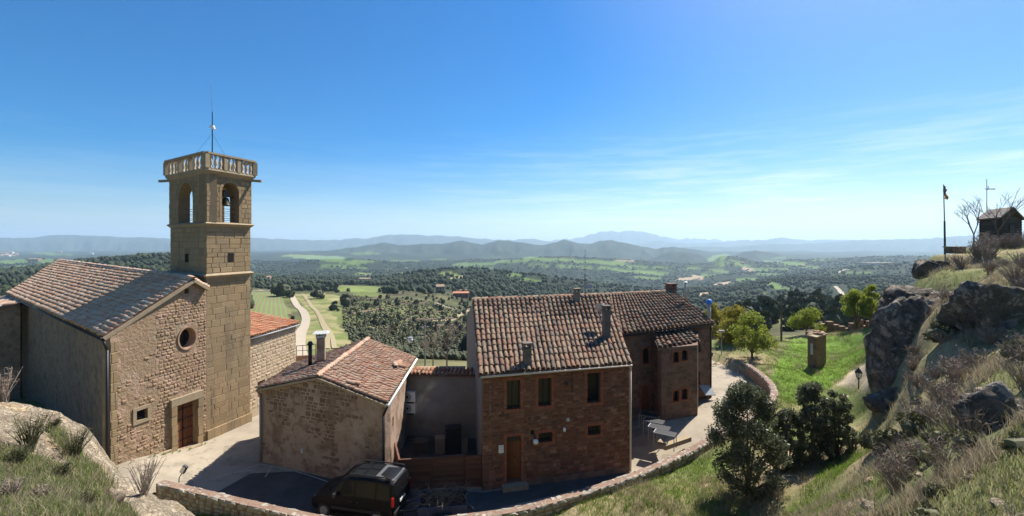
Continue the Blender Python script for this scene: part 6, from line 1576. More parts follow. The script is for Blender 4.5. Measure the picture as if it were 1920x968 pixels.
for k in range(14):
    q = flat(cc_, htop + .13 + r.uniform(0, .12)) + (fc[1] - fc[0]) * r.uniform(-.45, .45) + (fc[2] - fc[1]) * r.uniform(-.45, .45)
    link('tile', loose, hut, Matrix.LocRotScale(q, Matrix.Rotation(r.uniform(0, 6), 3, 'Z').to_quaternion(), Vector((.28, .36, .22))))
ruin = thing('ruined_wall', 'broken dark stone wall under the bright tree beyond the green', 'wall', P(1600, 625, 50))
for k in range(9):
    x = 1544 + k * 11; yt = [607, 603, 609, 612, 616, 607, 601, 612, 604][k]
    m = MB(); q = P(x, 640, 50 - .3 * k); hh = (640 - yt) / F * 50; m.box(q + Vector((0, 0, hh / 2 - .4)), (.70, .5, hh + .8), r.uniform(-.15, .15)); m.build('wall_segment', M_parapet, ruin)

# ================================================================== rocks
def ico(sub):
    bm = bmesh.new(); bmesh.ops.create_icosphere(bm, subdivisions=sub, radius=1.0)
    v = np.array([q.co[:] for q in bm.verts]); f = np.array([[w.index for w in q.verts] for q in bm.faces]); bm.free(); return v, f
ICO = {k: ico(k) for k in (1, 2, 3, 5, 6)}
def rock(name, label, c, half, seed, mat, rz=0.0, amp=.22, sub=5, vert=1.0, facets=16, top=None):
    """a rock broken along random planes, then roughened and cracked"""
    v, f = ICO[sub]; r_ = np.random.default_rng(seed)
    N = r_.normal(size=(facets, 3)); N /= np.linalg.norm(N, axis=1)[:, None]; h = r_.uniform(.72, 1.0, facets)
    if top is not None: N = np.concatenate([N, [[.08, -.05, 1]]]); h = np.append(h, top)
    dn_ = v @ N.T; rr = np.where(dn_ > .05, h[None, :] / np.maximum(dn_, .05), 9.0); rad = -np.log(np.exp(-22 * np.minimum(rr, 3)).sum(1)) / 22
    rad = np.clip(rad, .3, 1.25)
    q = v * rad[:, None]; p_ = q * np.array(half); s = seed * 7.3; m_ = float(np.mean(half))
    big = fbm(p_[:, 0] * 1.1 / m_ * 1.5 + s, p_[:, 1] * 1.6 / m_, p_[:, 2] * 1.6 / m_, o=3, s=seed)
    crack = np.clip(1 - np.abs(fbm(p_[:, 0] * 1.1 + s, p_[:, 1] * 1.1, p_[:, 2] * .9 * vert, o=4, s=seed + 5)) * 7, 0, 1)
    med = fbm(p_[:, 0] * 2.3 + s, p_[:, 1] * 2.3, p_[:, 2] * 2.3 * vert, o=4, s=seed + 7)
    fine = fbm(p_[:, 0] * 8 + s, p_[:, 1] * 8, p_[:, 2] * 8, o=3, s=seed + 9)
    nrm = p_ / np.linalg.norm(p_, axis=1)[:, None]
    p_ = p_ + nrm * (amp * m_ * .6 * big - .16 * min(1.2, m_) * crack + .14 * min(1.3, m_) * med + .05 * fine)[:, None]
    cr, sr = math.cos(rz), math.sin(rz)
    P_ = np.stack([p_[:, 0] * cr - p_[:, 1] * sr, p_[:, 0] * sr + p_[:, 1] * cr, p_[:, 2]], 1)
    o = link(name, make_mesh(name, P_, f, mat, True), None, Matrix.Translation(Vector(c)))
    o.data.set_sharp_from_angle(angle=math.radians(32))
    return tag(o, label, 'rock')
rock('cliff', 'tall weathered grey cliff face at the left edge of the hillside', P(1716, 672, 19.2), (1.05, 1.8, 3.0), 3, M_rock_right, .25, .25, 6, .35)
rock('cliff_ledge', 'overhanging brown rock ledge on top of the cliff', P(1722, 572, 20.0), (1.25, 1.8, .95), 5, M_rock_right, .1, .2, 5, 1.0, 16, .75)
rock('jagged_rock', 'jagged grey rock at the foot of the cliff', P(1676, 765, 18.4), (.7, 1.0, .9), 8, M_rock_right, .6, .3, 5, .5)
rock('boulder', 'big dark boulder with a flat shaded face on the upper hillside', P(1846, 585, 15.4), (1.0, 1.0, 1.2), 12, M_rock_right, .28, .16, 5, .7, 12, .8)
rock('outcrop', 'lichened outcrop low on the right hillside among grass', P(1875, 812, 8.0), (.62, .6, .85), 14, M_rock_right, .4, .28)
rock('crest_rock', 'flat brown rock on the hillside crest below the flagpole', P(1744, 506, 27.5), (.8, 1.0, .85), 17, M_rock_right, .1, .2, 5, 1, 14, .75)
rock('small_rock', 'small pale rock spotted with orange lichen at the bottom of the hillside', P(1612, 962, 10.0), (.32, .3, .26), 21, M_rock_left, .2, .25)
rock('small_rock', 'pale rock half buried at the bottom right corner', P(1900, 962, 4.4), (.16, .15, .1), 23, M_rock_left, .2, .25)
rock('boundary_stone', 'pale low stone beside the lantern path', P(1590, 752, 28.5), (.75, .4, .35), 25, M_trim, .5, .2)
# left ledge: the rock itself, finely broken
lx = np.arange(-15.5, -4.2, .045); ly = np.arange(4.6, 10.8, .045)
LX, LYY = np.meshgrid(lx, ly); LZ = near_z(LX, LYY)
pxx = CX + F * LX / LYY; pyy = YH + F * (CH - LZ) / LYY
crk = 1 - np.abs(fbm(LX * .9 + 3, LYY * .9, o=4, s=101)) * 3
st_ = fbm(LX * .8, LYY * .8, o=3, s=102); ter = (LX * .35 + LYY * .7 + st_ * .8); LZ2 = LZ - .10 + .12 * st_ - .16 * np.clip(crk - .5, 0, 1) + .07 * (ter * 1.3 - np.floor(ter * 1.3)) + .10 * fbm(LX * 3, LYY * 3, o=5, s=103, g=.6) + .03 * fbm(LX * 13, LYY * 13, o=3, s=104)
wob = 14 * fbm(LX * 1.1, LYY * 1.1, o=3, s=105)
mk = in_poly(pxx + wob, pyy + wob * .6, [(-600, 700), (400, 700), (400, 1000), (285, 1000), (235, 940), (190, 925), (150, 880), (60, 850), (-30, 838), (-600, 838)])
band = in_poly(pxx + wob * .5, pyy + wob * .3, [(88, 796), (112, 800), (150, 850), (205, 905), (214, 935), (190, 930), (150, 885), (118, 842)])
LZ2 = LZ2 - .12 * band
LZ2 = np.where(mk, LZ2, LZ - .15)
ny, nx = LX.shape; ii = np.arange(ny * nx).reshape(ny, nx)
qs = np.stack([ii[:-1, :-1], ii[:-1, 1:], ii[1:, 1:], ii[1:, :-1]], -1).reshape(-1, 4); qs = qs[mk.ravel()[qs].any(1)]
ledge = tag(link('rock_ledge', make_mesh('rock_ledge', np.stack([LX, LYY, LZ2], -1).reshape(-1, 3), qs, M_rock_left, True)), 'cream coloured rock ledge with lichen in the left foreground', 'rock')

# ================================================================== knoll: cabin, flag, mast, slab
cb = [P(1838, 461, 35), P(1875, 463, 32.6), P(1914, 461, 34.6)]
cabin = thing('log_cabin', 'small dark log cabin with plank roof on the hilltop', 'cabin', flat(cb[1], cb[1].z))
zb0 = 10.55; zw = CH - (407 - YH) / F * 32.6; za = CH - (391 - YH) / F * 33.4
c0, c1, c2 = [flat(q) for q in cb]; c3 = c0 + c2 - c1
gm = (c1 + c2) / 2; gb = (c0 + c3) / 2
for pi, (a, b_) in enumerate(((c0, c1), (c1, c2), (c2, c3), (c3, c0))):
    pl = Plane(a, b_); n_ = 12
    m = MB(); m.box(pl.pt(pl.len / 2, (zb0 + zw) / 2, -.12), (pl.len - .2, zw - zb0 - .05, .04), M=pl.M()); wl_ = m.build('wall_lining', M_wood_dark, cabin)
    for k in range(n_):
        z = zb0 + (zw - zb0) * (k + .5) / n_; m = MB(); ex = .12
        m.cyl(pl.pt(-ex, z + (.04 if pi % 2 else 0), -.06), pl.pt(pl.len + ex, z + (.04 if pi % 2 else 0), -.06), (zw - zb0) / n_ * .52, n=8); m.build('log', M_wood_dark, cabin)
for (gp, other) in ((gm, (c1, c2)), (gb, (c3, c0))):
    pl = Plane(*other); nb = 9
    for k in range(nb):
        s = pl.len * (k + .5) / nb; h = (za - zw) * (1 - abs(s / pl.len * 2 - 1)); 
        if h < .05: continue
        m = MB(); m.box(pl.pt(s, zw + h / 2, -.04), (pl.len / nb - .01, h, .03), M=pl.M()); m.build('gable_board', M_wood_dark, cabin)
ov = (gm - gb).normalized() * .35
for (ea, eb) in ((c0, c1), (c3, c2)):
    up0 = flat(gb, za + .08) - ov; up1 = flat(gm, za + .08) + ov
    sd = ((ea + eb) / 2 - (gm + gb) / 2).normalized() * .35
    lo0 = flat(ea, zw - .08) - ov + sd; lo1 = flat(eb, zw - .08) + ov + sd
    m = MB(); m.add([up0, up1, lo1, lo0, up0 + Vector((0, 0, -.05)), up1 + Vector((0, 0, -.05)), lo1 + Vector((0, 0, -.05)), lo0 + Vector((0, 0, -.05))], [(0, 1, 2, 3), (7, 6, 5, 4), (0, 4, 5, 1), (1, 5, 6, 2), (2, 6, 7, 3), (3, 7, 4, 0)]); rf = m.build('roof', M_wood_roof, cabin)
    for k in range(7):
        t0, t1 = k / 7, (k + 1.15) / 7; t1 = min(t1, 1.02); dz = Vector((0, 0, .05))
        q = [up0.lerp(lo0, t0) + dz * .4, up1.lerp(lo1, t0) + dz * .4, up1.lerp(lo1, t1) + dz, up0.lerp(lo0, t1) + dz]; m = MB(); m.hexa(q + [p_ + Vector((0, 0, .025)) for p_ in q]); m.build('roof_board', M_wood_roof, rf)
m = MB(); pl = Plane(c1, c2); m.box(pl.pt(pl.len * .5, zb0 + 1.0, .05), (.8, 1.6, .06), M=pl.M()); m.build('door', M_wood_dark, cabin)
o = thing('flagpole', 'tall thin flagpole on the hilltop edge', 'flagpole', P(1772, 468, 30))
fb = P(1772, 470, 30); ft = P(1769, 346, 30); fm = P(1771, 415, 30)
m = MB(); m.cyl(fb - Vector((0, 0, .5)), fm, .06, .05, 8); m.build('lower_tube', M_dark_metal, o); m = MB(); m.cyl(fm, ft, .035, .025, 8); m.build('upper_tube', M_grey_metal, o)
M_flag, nt, out = mat_new('striped_flag_cloth'); lk = nt.links.new
tcn = nd(nt, 'ShaderNodeAttribute', attribute_name='fuv'); sp_ = nd(nt, 'ShaderNodeSeparateXYZ'); lk(tcn.outputs['Vector'], sp_.inputs[0])
rs = ramp(nt, [(0, (.75, .5, .03)), (.11, (.45, .02, .02)), (.22, (.75, .5, .03)), (.33, (.45, .02, .02)), (.44, (.75, .5, .03)), (.55, (.45, .02, .02)), (.66, (.75, .5, .03)), (.77, (.45, .02, .02)), (.88, (.75, .5, .03))], 'CONSTANT')
lk(sp_.outputs['Y'], rs.inputs[0])
ml = nd(nt, 'ShaderNodeMath', operation='LESS_THAN'); aa = nd(nt, 'ShaderNodeMath', operation='SUBTRACT'); ab2 = nd(nt, 'ShaderNodeMath', operation='ABSOLUTE'); mu = nd(nt, 'ShaderNodeMath', operation='MULTIPLY_ADD'); aa.inputs[1].default_value = .5; mu.inputs[1].default_value = 1.1
lk(sp_.outputs['Y'], aa.inputs[0]); lk(aa.outputs[0], ab2.inputs[0]); lk(ab2.outputs[0], mu.inputs[0]); lk(sp_.outputs['X'], mu.inputs[2]); lk(mu.outputs[0], ml.inputs[0]); ml.inputs[1].default_value = .55
mx = nd(nt, 'ShaderNodeMix', data_type='RGBA'); mx.inputs['B'].default_value = (.02, .06, .3, 1); lk(ml.outputs[0], mx.inputs['Factor']); lk(rs.outputs[0], mx.inputs['A'])
b = nd(nt, 'ShaderNodeBsdfPrincipled', {'Roughness': .8}); lk(mx.outputs['Result'], b.inputs['Base Color']); lk(b.outputs[0], out.inputs[0])
n_ = 14; V = []; uv = []
for i in range(n_ + 1):
    for j in range(n_ + 1):
        u, v = i / n_, j / n_
        droop = u * .35; z = ft.z - .08 - (1 - v) * .62 - droop; x = ft.x + .03 + .24 * u * (.6 + .4 * math.sin(v * 7)) + .03 * math.sin(u * 9); y = ft.y + .07 * math.sin(u * 11 + v * 3)
        V.append((x, y, z)); uv.append((u, v, 0))
ii = np.arange((n_ + 1) ** 2).reshape(n_ + 1, n_ + 1); qs = np.stack([ii[:-1, :-1], ii[1:, :-1], ii[1:, 1:], ii[:-1, 1:]], -1).reshape(-1, 4)
fo = link('flag', make_mesh('flag', V, qs, M_flag, True)); a_ = fo.data.attributes.new('fuv', 'FLOAT_VECTOR', 'POINT'); a_.data.foreach_set('vector', np.array(uv, np.float32).ravel())
tag(fo, 'limp flag of red and yellow stripes with a blue part at the pole top', 'flag')
o = thing('wind_mast', 'slender mast with small wind rotor beside the cabin', 'mast', P(1851, 462, 36))
m = MB(); m.cyl(P(1851, 464, 36), P(1850, 336, 36), .045, .02, 6); m.build('mast_tube', M_grey_metal, o)
hb_ = P(1850, 355, 36); m = MB(); m.cyl(hb_ - Vector((.1, .1, 0)), hb_ + Vector((.2, .1, 0)), .06, n=6); hbo = m.build('rotor_hub', M_grey_metal, o)
for a_ in (.05, math.pi - .05, 1.6):
    e_ = Vector((math.cos(a_), 0, math.sin(a_))) * .26; m = MB(); m.beam(hb_ - Vector((0, .12, 0)), hb_ - Vector((0, .12, 0)) + e_, .07, .015, Vector((0, 1, 0))); m.build('rotor_blade', M_white, o)
m = MB(); m.hexa([hb_ + Vector(q) for q in ((.2, .1, -.01), (.8, .1, -.03), (.8, .12, -.03), (.2, .12, -.01), (.2, .1, .01), (.8, .1, .09), (.8, .12, .09), (.2, .12, .01))]); m.build('tail_vane', M_white, o)
q = P(1791, 468, 29.2); o = thing('stone_slab', 'square concrete block with flat top beside the flagpole', 'block', q)
m = MB(); m.box(q + Vector((0, 0, -.06)), (.8, .7, .4), .3); m.build('block_body', M_rock_right, o); m = MB(); m.box(q + Vector((0, 0, .17)), (.95, .85, .06), .3); m.build('block_top', M_trim, o)

# ================================================================== trees and shrubs
def leaf_quads(c, size, r_, up=.0, asp=.55):
    n = len(c); d = r_.normal(size=(n, 3)); d[:, 2] = d[:, 2] * .7 + up; d /= np.linalg.norm(d, axis=1)[:, None]
    t = r_.normal(size=(n, 3)); t -= (t * d).sum(1)[:, None] * d; t /= np.linalg.norm(t, axis=1)[:, None]
    b_ = np.cross(d, t); s = size * r_.uniform(.6, 1.35, n)[:, None]
    V = np.stack([c - t * s, c - b_ * s * asp, c + t * s, c + b_ * s * asp], 1).reshape(-1, 3)
    return V, np.arange(4 * n).reshape(-1, 4)
def crown_points(n, lobes, r_, shell=.35):
    w = np.array([l[3] ** 2 for l in lobes]); k = r_.choice(len(lobes), n, p=w / w.sum()); L_ = np.array(lobes)[k]
    d = r_.normal(size=(n, 3)); d /= np.linalg.norm(d, axis=1)[:, None]
    rad = L_[:, 3] * (1 - shell * np.abs(r_.normal(size=n)) * .6); rad *= 1 + .22 * fbm(d[:, 0] * 2.5 + L_[:, 0], d[:, 1] * 2.5 + L_[:, 1], d[:, 2] * 2.5, o=2, s=5)
    return L_[:, :3] + d * rad[:, None] * np.array([1, 1, .85])
def make_lobes(h, rx, zb, k, r_, top=.5):
    out = []
    for i in range(k):
        a = r_.uniform(0, 2 * math.pi); t = r_.uniform(0, 1); z = zb + (h - zb) * (.06 + .84 * t); env = math.sin(math.pi * min(1, .24 + .70 * t)) ** .7
        rr = rx * env * math.sqrt(r_.uniform(.08, 1)) * .8; s_ = rx * r_.uniform(.24, .42) * (1 if k < 30 else .66)
        out.append((rr * math.cos(a), rr * math.sin(a), z, s_))
    return out
def tree(name, label, base, h, rx, zb, nleaf, size, mat, seed, k=14, tr=.08, group=None, lean=(0, 0), shell=.35):
    r_ = np.random.default_rng(seed); lobes = make_lobes(h, rx, zb, k, r_)
    t_ = thing(name, label, 'tree', base, group); b0 = Vector(base)
    c = crown_points(nleaf, lobes, r_, shell) + np.array(base)
    V, q = leaf_quads(c, size, r_); part('crown', V, q, mat, t_)
    m = MB(); fork = b0 + Vector((0, 0, zb * .7 + .1)); m.cyl(b0 - Vector((0, 0, .4)), fork, tr * 1.25, tr, 8)
    for l in lobes[:12]:
        e = b0 + Vector(l[:3]); mid = fork.lerp(e, .5) + Vector((0, 0, .12 * h * .3)); m.cyl(fork - Vector((0, 0, .05)), mid, tr * .55, tr * .35, 5, False); m.cyl(mid, e, tr * .35, tr * .12, 5, False)
    m.build('trunk', M_bark, t_); return t_
def gz(X, Y): return float(ground_z(np.array([X]), np.array([Y]))[0])
def gp(x, Y):
    X = (x - CX) / F * Y; return Vector((X, Y, gz(X, Y)))
tree('holm_oak', 'largest grey green holm oak rising before the parapet', gp(1402, 17.2), 4.6, 1.62, .0, 25000, .050, M_oak, 31, 90, .1, shell=.8)
tree('holm_oak', 'dark holm oak with pointed top right of the largest oak', gp(1524, 18.6), 3.7, .95, -.2, 13500, .05, M_oak, 32, 90, .08, shell=.9)
tree('holm_oak', 'rounded holm oak nearest the black lantern', gp(1570, 18.4), 2.9, .8, -.2, 10500, .05, M_oak, 33, 80, .08, shell=.9)
tree('holm_oak', 'low holm oak filling the gap between largest and pointed oaks', gp(1478, 18.8), 2.7, .85, -.2, 9500, .05, M_oak, 34, 80, .07, shell=.9)
tree('almond_tree', 'bright yellow green tree in fresh leaf beside the concrete yard', P(1410, 682, 37), 4.3, 1.75, 1.1, 5200, .085, M_spring, 35, 22, .09, shell=.8)
tree('poplar', 'tall yellow green tree behind the wing, left of the bright one', P(1372, 668, 43), 5.0, 2.1, .8, 6500, .10, M_yellow, 36, 22, .1, shell=.8)
tree('poplar', 'olive yellow tree showing above the wing roof corner', P(1346, 655, 48), 5.6, 1.9, .8, 5200, .10, M_yellow, 37, 20, .1, shell=.8)
tree('round_tree', 'wide low green tree at the edge of the green beside the utility pole', P(1512, 622, 50), 2.6, 2.1, .3, 4200, .10, M_spring, 38, 18, .08, shell=.7)
tree('plane_tree', 'bright green tree against the ruined wall near the cliff', P(1606, 632, 47), 5.0, 2.0, 1.6, 6500, .10, M_spring, 39, 20, .11, shell=.7)
tree('plane_tree', 'fresh green treetop leaning out beside the cliff edge', P(1632, 632, 45), 5.6, 1.3, 1.8, 3800, .10, M_spring, 40, 14, .1, shell=.7)
def bare_tree(name, label, base, h, seed, mat, depth=5, r0=.07, spread=.5, group=None, cat='tree'):
    r_ = random.Random(seed); t_ = thing(name, label, cat, base, group); tr_ = MB(); tw = MB()
    def grow_(p, d, l, rr, k):
        q = p + d * l; (tr_ if k >= depth - 1 else tw).cyl(p, q, rr, rr * .68, 5 if k > 2 else 3, False)
        if k == 0: return
        for _ in range(r_.choice((2, 3, 3)) if k < depth else 3):
            nd_ = (d + Vector((r_.gauss(0, spread), r_.gauss(0, spread), r_.uniform(-.05, .35)))).normalized(); grow_(q if r_.random() < .7 else p.lerp(q, .7), nd_, l * r_.uniform(.6, .85), rr * .62, k - 1)
    grow_(Vector(base) - Vector((0, 0, .2)), Vector((0, 0, 1)), h * .32, r0, depth)
    tr_.build('trunk', mat, t_); tw.build('branches', mat, t_); return t_
bare_tree('bare_tree', 'leafless tree left of the cabin on the hilltop', P(1826, 466, 31), 3.6, 3, M_bark, 5, .06, .38)
bare_tree('bare_tree', 'taller leafless tree standing in front of the cabin', P(1872, 466, 30), 4.3, 6, M_bark, 5, .06, .33)
bare_tree('bare_tree', 'pale leafless tree behind the courtyard beside the brick house', P(838, 692, 37), 4.2, 9, M_twig, 6, .09, .5)
bare_tree('bare_tree', 'smaller pale leafless tree behind the courtyard wall', P(812, 690, 39), 3.4, 12, M_twig, 6, .07, .5)
bare_tree('bare_tree', 'wiry leafless sapling behind the small house ridge', P(715, 668, 46), 3.6, 15, M_twig, 5, .06, .55)

# scattered scrub on the slope behind the village, every one a thing of its own
def shrub_mesh(name, h, rx, n, size, mat, seed):
    r_ = np.random.default_rng(seed); lobes = make_lobes(h, rx, 0.0, 12, r_); c = crown_points(n, lobes, r_); c = c[c[:, 2] > 0]
    V, q = leaf_quads(c, size, r_)
    v0, f0 = ICO[2]; core = v0 * np.array([rx * .72, rx * .72, h * .36]) + np.array([0, 0, h * .46]); core *= (1 + .15 * fbm(v0[:, 0] * 2 + seed, v0[:, 1] * 2, v0[:, 2] * 2, o=2))[:, None]
    f = [tuple(g) for g in q] + [tuple(g + len(V)) for g in f0]
    return make_mesh(name, np.concatenate([V, core]), f, mat)
SH = [shrub_mesh('holm_oak_bush', 1.9, 1.0, 1500, .16, M_shrub, 50 + k) for k in range(5)]
SO = [shrub_mesh('olive_bush', 1.5, 1.0, 1300, .15, M_shrub2, 60 + k) for k in range(3)]
def bush(x, y, wpx, mesh_, label, cat, group, name):
    p_ = hit(x, y); s = wpx / F * p_.y / 2
    o = link(name, mesh_, None, Matrix.LocRotScale(p_ - Vector((0, 0, .1 * s)), Matrix.Rotation(random.uniform(0, 6.28), 3, 'Z').to_quaternion(), Vector((s, s, s * random.uniform(.85, 1.15)))))
    tag(o, label, cat, group)
for (x, y, w_, lab) in ((531, 558, 38, 'dark spreading oak standing at the corner of the vineyard'), (596, 560, 24, 'round dark oak beside the bare track'), (648, 576, 24, 'round dark oak right of the bare track on the slope'), (612, 547, 14, 'small dark oak above the bare track'), (630, 549, 12, 'tiny dark oak left of the mown meadow'), (548, 602, 10, 'small bush at the vineyard edge by the gravel road'), (627, 583, 18, 'low dark oak between track and rocky slope')):
    bush(x, y, w_, SH[int(x) % 5], lab, 'tree', None, 'oak_tree')
r = random.Random(77); pl_ = []
while len(pl_) < 190:
    x = r.uniform(640, 885); y = 545 + 125 * r.random() ** .9
    if y > 560 + (x - 600) * .0 + 150 or in_poly([x], [y], [(540, 540), (655, 540), (640, 575), (690, 665), (540, 665)])[0]: continue
    if in_poly([x], [y], [(600, 532), (735, 532), (740, 556), (640, 556)])[0]: continue
    w_ = (6 + 10 * r.random() ** 2) * (.55 + (y - 545) / 120)
    if any(abs(x - a) < (w_ + c) * .40 and abs(y - b_) < (w_ + c) * .22 for a, b_, c in pl_): continue
    pl_.append((x, y, w_))
for i, (x, y, w_) in enumerate(pl_):
    if r.random() < .62: bush(x, y, w_, r.choice(SH), 'dark rounded oak bush scattered on the terraced slope behind the small house', 'bush', 'dark bushes on the terraced slope', 'oak_bush')
    else: bush(x, y, w_, r.choice(SO), 'olive brown bush scattered on the terraced slope behind the small house', 'bush', 'olive bushes on the terraced slope', 'scrub_bush')
PN = [shrub_mesh('pine_tree', 2.3, 1.0, 2600, .10, M_pine_near, 70 + k) for k in range(4)]
r = random.Random(31); pp = []; tries = 0
while len(pp) < 130 and tries < 6000:
    tries += 1; x = r.uniform(1325, 1660); Yd = r.uniform(95, 290); 
    if in_poly([x], [YH + F * (CH - gz((x - CX) / F * Yd, Yd)) / Yd], [(1558, 530), (1592, 530), (1594, 590), (1558, 590)])[0]: continue
    X = (x - CX) / F * Yd
    if any((X - a) ** 2 + (Yd - b_) ** 2 < 12 for a, b_ in pp): continue
    pp.append((X, Yd)); s_ = r.uniform(2.0, 3.3)
    tag(link('pine_tree', r.choice(PN), None, Matrix.LocRotScale(Vector((X, Yd, gz(X, Yd) - .3)), Matrix.Rotation(r.uniform(0, 6.28), 3, 'Z').to_quaternion(), Vector((s_, s_, s_ * r.uniform(.9, 1.3))))), 'dark pine in the wood on the slope beyond the green', 'tree', 'pines beyond the green')
# far woods: too many to count
def forest(name, n, sel, hr, sub, mat, seed, wpow=1.0, sq=1.0):
    r_ = np.random.default_rng(seed)
    yy_, xx_ = np.nonzero(sel); 
    wgt = FY[yy_, xx_] ** wpow; k = r_.choice(len(yy_), n, p=wgt / wgt.sum())
    ry, rx_ = yy_[k], xx_[k]; fx = r_.uniform(0, 1, n)
    j = np.minimum(ry + 1, FX.shape[0] - 1); i2 = np.minimum(rx_ + 1, FX.shape[1] - 1); fy = r_.uniform(0, 1, n)
    X = FX[ry, rx_] * (1 - fx) + FX[ry, i2] * fx; Y = FY[ry, rx_] * (1 - fy) + FY[j, rx_] * fy; X = X * (Y / FY[ry, rx_]); Z = ground_z(X, Y)
    v0, f0 = ICO[sub]; m = len(v0)
    s = r_.uniform(*hr, n); ang = r_.uniform(0, 6.28, n); asp = r_.uniform(.8, 1.4, n) * sq
    v = np.repeat(v0[None], n, 0) * (1 + .28 * r_.normal(size=(n, m, 1)))
    ca, sa = np.cos(ang)[:, None], np.sin(ang)[:, None]
    vx = (v[..., 0] * ca - v[..., 1] * sa) * s[:, None] * .5; vy = (v[..., 0] * sa + v[..., 1] * ca) * s[:, None] * .5; vz = v[..., 2] * (s * asp)[:, None] * .5 + (s * asp * .42)[:, None]
    VV = np.stack([vx + X[:, None], vy + Y[:, None], vz + Z[:, None]], -1).reshape(-1, 3)
    ff = (f0[None] + (np.arange(n) * m)[:, None, None]).reshape(-1, 3)
    o = link(name, make_mesh(name, VV, ff, mat)); tag(o, kind='stuff'); return o
SX = UX; SYP = YH + F * (CH - FZ) / FY
wn_ = fbm(FX / 45, FY / 45, o=3, s=201)
base_ok = ~FISF & (SX > -80) & (SX < 2000)
road_keep = ~in_poly(SX, SYP, [(1560, 535), (1590, 535), (1592, 586), (1560, 586)])
r_near = base_ok & road_keep & (FY > 110) & (FY < 620) & (((SX > 880) & (wn_ > -.35)) | ((SX <= 880) & (FY > 380) & (wn_ > -.1)) | ((SX < 470) & (FY > 200)))
r_near &= ~((SX > 465) & (SX < 650) & (FY < 430)); r_near &= ~((SX > 1320) & (FY < 300))
r_mid = base_ok & road_keep & (FY >= 620) & (FY < 1500) & (wn_ > -.45)
r_far = base_ok & (FY >= 1500) & (FY < 3400) & (fbm(FX / 150, FY / 150, o=3, s=202) > -.3)
o = forest('pine_wood', 3900, r_near, (2.8, 6.2), 2, M_pine, 301, .3); o['label'] = 'dark pine wood covering the near slopes'
o = forest('oak_wood', 13000, r_mid, (4, 7.5), 1, M_far_wood, 302, .6); o['label'] = 'oak wood covering the middle hills'
o = forest('distant_wood', 10000, r_far, (6, 12), 1, M_far_wood, 303, .4, .5); o['label'] = 'distant wood on the far valley sides'
n_sh = ((SX > 640) & (SX < 900) & (FY > 75) & (FY < 380)) & base_ok
o = forest('slope_scrub', 7000, n_sh, (.35, 1.1), 1, M_shrub, 304, .4); o['label'] = 'low scrub covering the terraced slope'
# dry-stone terrace walls on the slope
for k, pts in enumerate(([(688, 562), (720, 556), (770, 552)], [(760, 590), (800, 588), (830, 586)], [(765, 600), (800, 601), (850, 598)], [(660, 590), (690, 585), (720, 580)], [(600, 541), (660, 536), (720, 537)], [(735, 573), (770, 570), (800, 569)], [(790, 618), (830, 612), (862, 612)])):
    w_ = smooth_line([tuple(hit(*q)) for q in pts], 8); V = []; fs = []
    for i, q in enumerate(w_):
        z = gz(q[0], q[1])
        for dy, zz in ((-.5, -.6), (-.4, .9), (.5, .9), (.6, -.6)): V.append((q[0], q[1] + dy, z + zz + .15 * math.sin(i * 2.1)))
    for i in range(len(w_) - 1):
        for j in range(3): fs.append((i * 4 + j, i * 4 + j + 1, i * 4 + 5 + j, i * 4 + 4 + j))
    tag(part('terrace_wall', V, fs, M_parapet, None), 'dry stone terrace wall on the slope behind the village', 'wall', 'dry stone terrace walls')

# ================================================================== far houses
def far_house(x, y, wpx, hpx, lab, wallm, roofm, rz=.3, deep=.7, name='farmhouse', flat_roof=False, nw=3):
    p_ = hit(x, y); w_ = wpx / F * p_.y; h = hpx / F * p_.y; d_ = w_ * deep
    T_ = Matrix.Translation(p_) @ Matrix.Rotation(rz, 4, 'Z'); o = link(name, None, None, T_); tag(o, lab, 'house')
    def bld(m, n_, mt, par=None): m.v = [tuple(T_ @ Vector(q)) for q in m.v]; return m.build(n_, mt, par or o)
    m = MB(); m.box((0, 0, h * .3), (w_, d_, h * 1.0)); wl_ = bld(m, 'wall', wallm)
    if flat_roof:
        m = MB(); m.box((0, 0, h * .83), (w_ * 1.05, d_ * 1.05, h * .05)); bld(m, 'roof', roofm)
    else:
        e = h * .8; t = h * 1.05; a = w_ * .54; b_ = d_ * .56; m = MB()
        m.add([(-a, -b_, e), (a, -b_, e), (a, b_, e), (-a, b_, e), (-a * .98, 0, t), (a * .98, 0, t)], [(0, 1, 5, 4), (2, 3, 4, 5), (0, 4, 3), (1, 2, 5), (3, 2, 1, 0)]); bld(m, 'roof', roofm)
    for k in range(nw):
        for z in ((.25, .55) if not flat_roof else (.4,)):
            m = MB(); m.box((w_ * (-.5 + (k + .5) / nw), -d_ / 2 - .02, h * z), (w_ * .5 / nw * .6, .08, h * .15)); bld(m, 'window', M_void, wl_)
far_house(825, 549, 15, 15, 'square stone farmhouse among trees on the middle hill', M_plaster_church, M_tile_small, .35)
far_house(864, 557, 28, 10, 'long low red farmhouse right of the square one', M_redbrick, M_tile_orange, .1, .5)
far_house(868, 549, 12, 6, 'small red roofed outbuilding above the long red farmhouse', M_plaster_small, M_tile_orange, .1, .6)
far_house(685, 531, 20, 10, 'long pale shed with a light roof beyond the meadow', M_grey_render, M_trim, -.3, .5, 'farm_shed')
far_house(500, 523, 14, 5, 'red roofed house among the trees right of the tower', M_plaster_small, M_tile_orange, .2)
far_house(524, 529, 8, 5, 'small pale house in the trees right of the tower', M_white, M_tile_orange, .2)
far_house(762, 507, 5, 5, 'tiny brown house on the wooded ridge', M_plaster_small, M_tile_small, .2)
far_house(1645, 496, 52, 4, 'long pale warehouse on the far hill beyond the cliff', M_trim, M_trim, .05, .4, 'warehouse', True, 8)
far_house(66, 489, 16, 4, 'cluster of pale farm buildings beyond the church roof', M_trim, M_tile_small, .2)
far_house(1505, 500, 10, 3, 'distant farmhouse in the green valley', M_trim, M_tile_orange, .2)
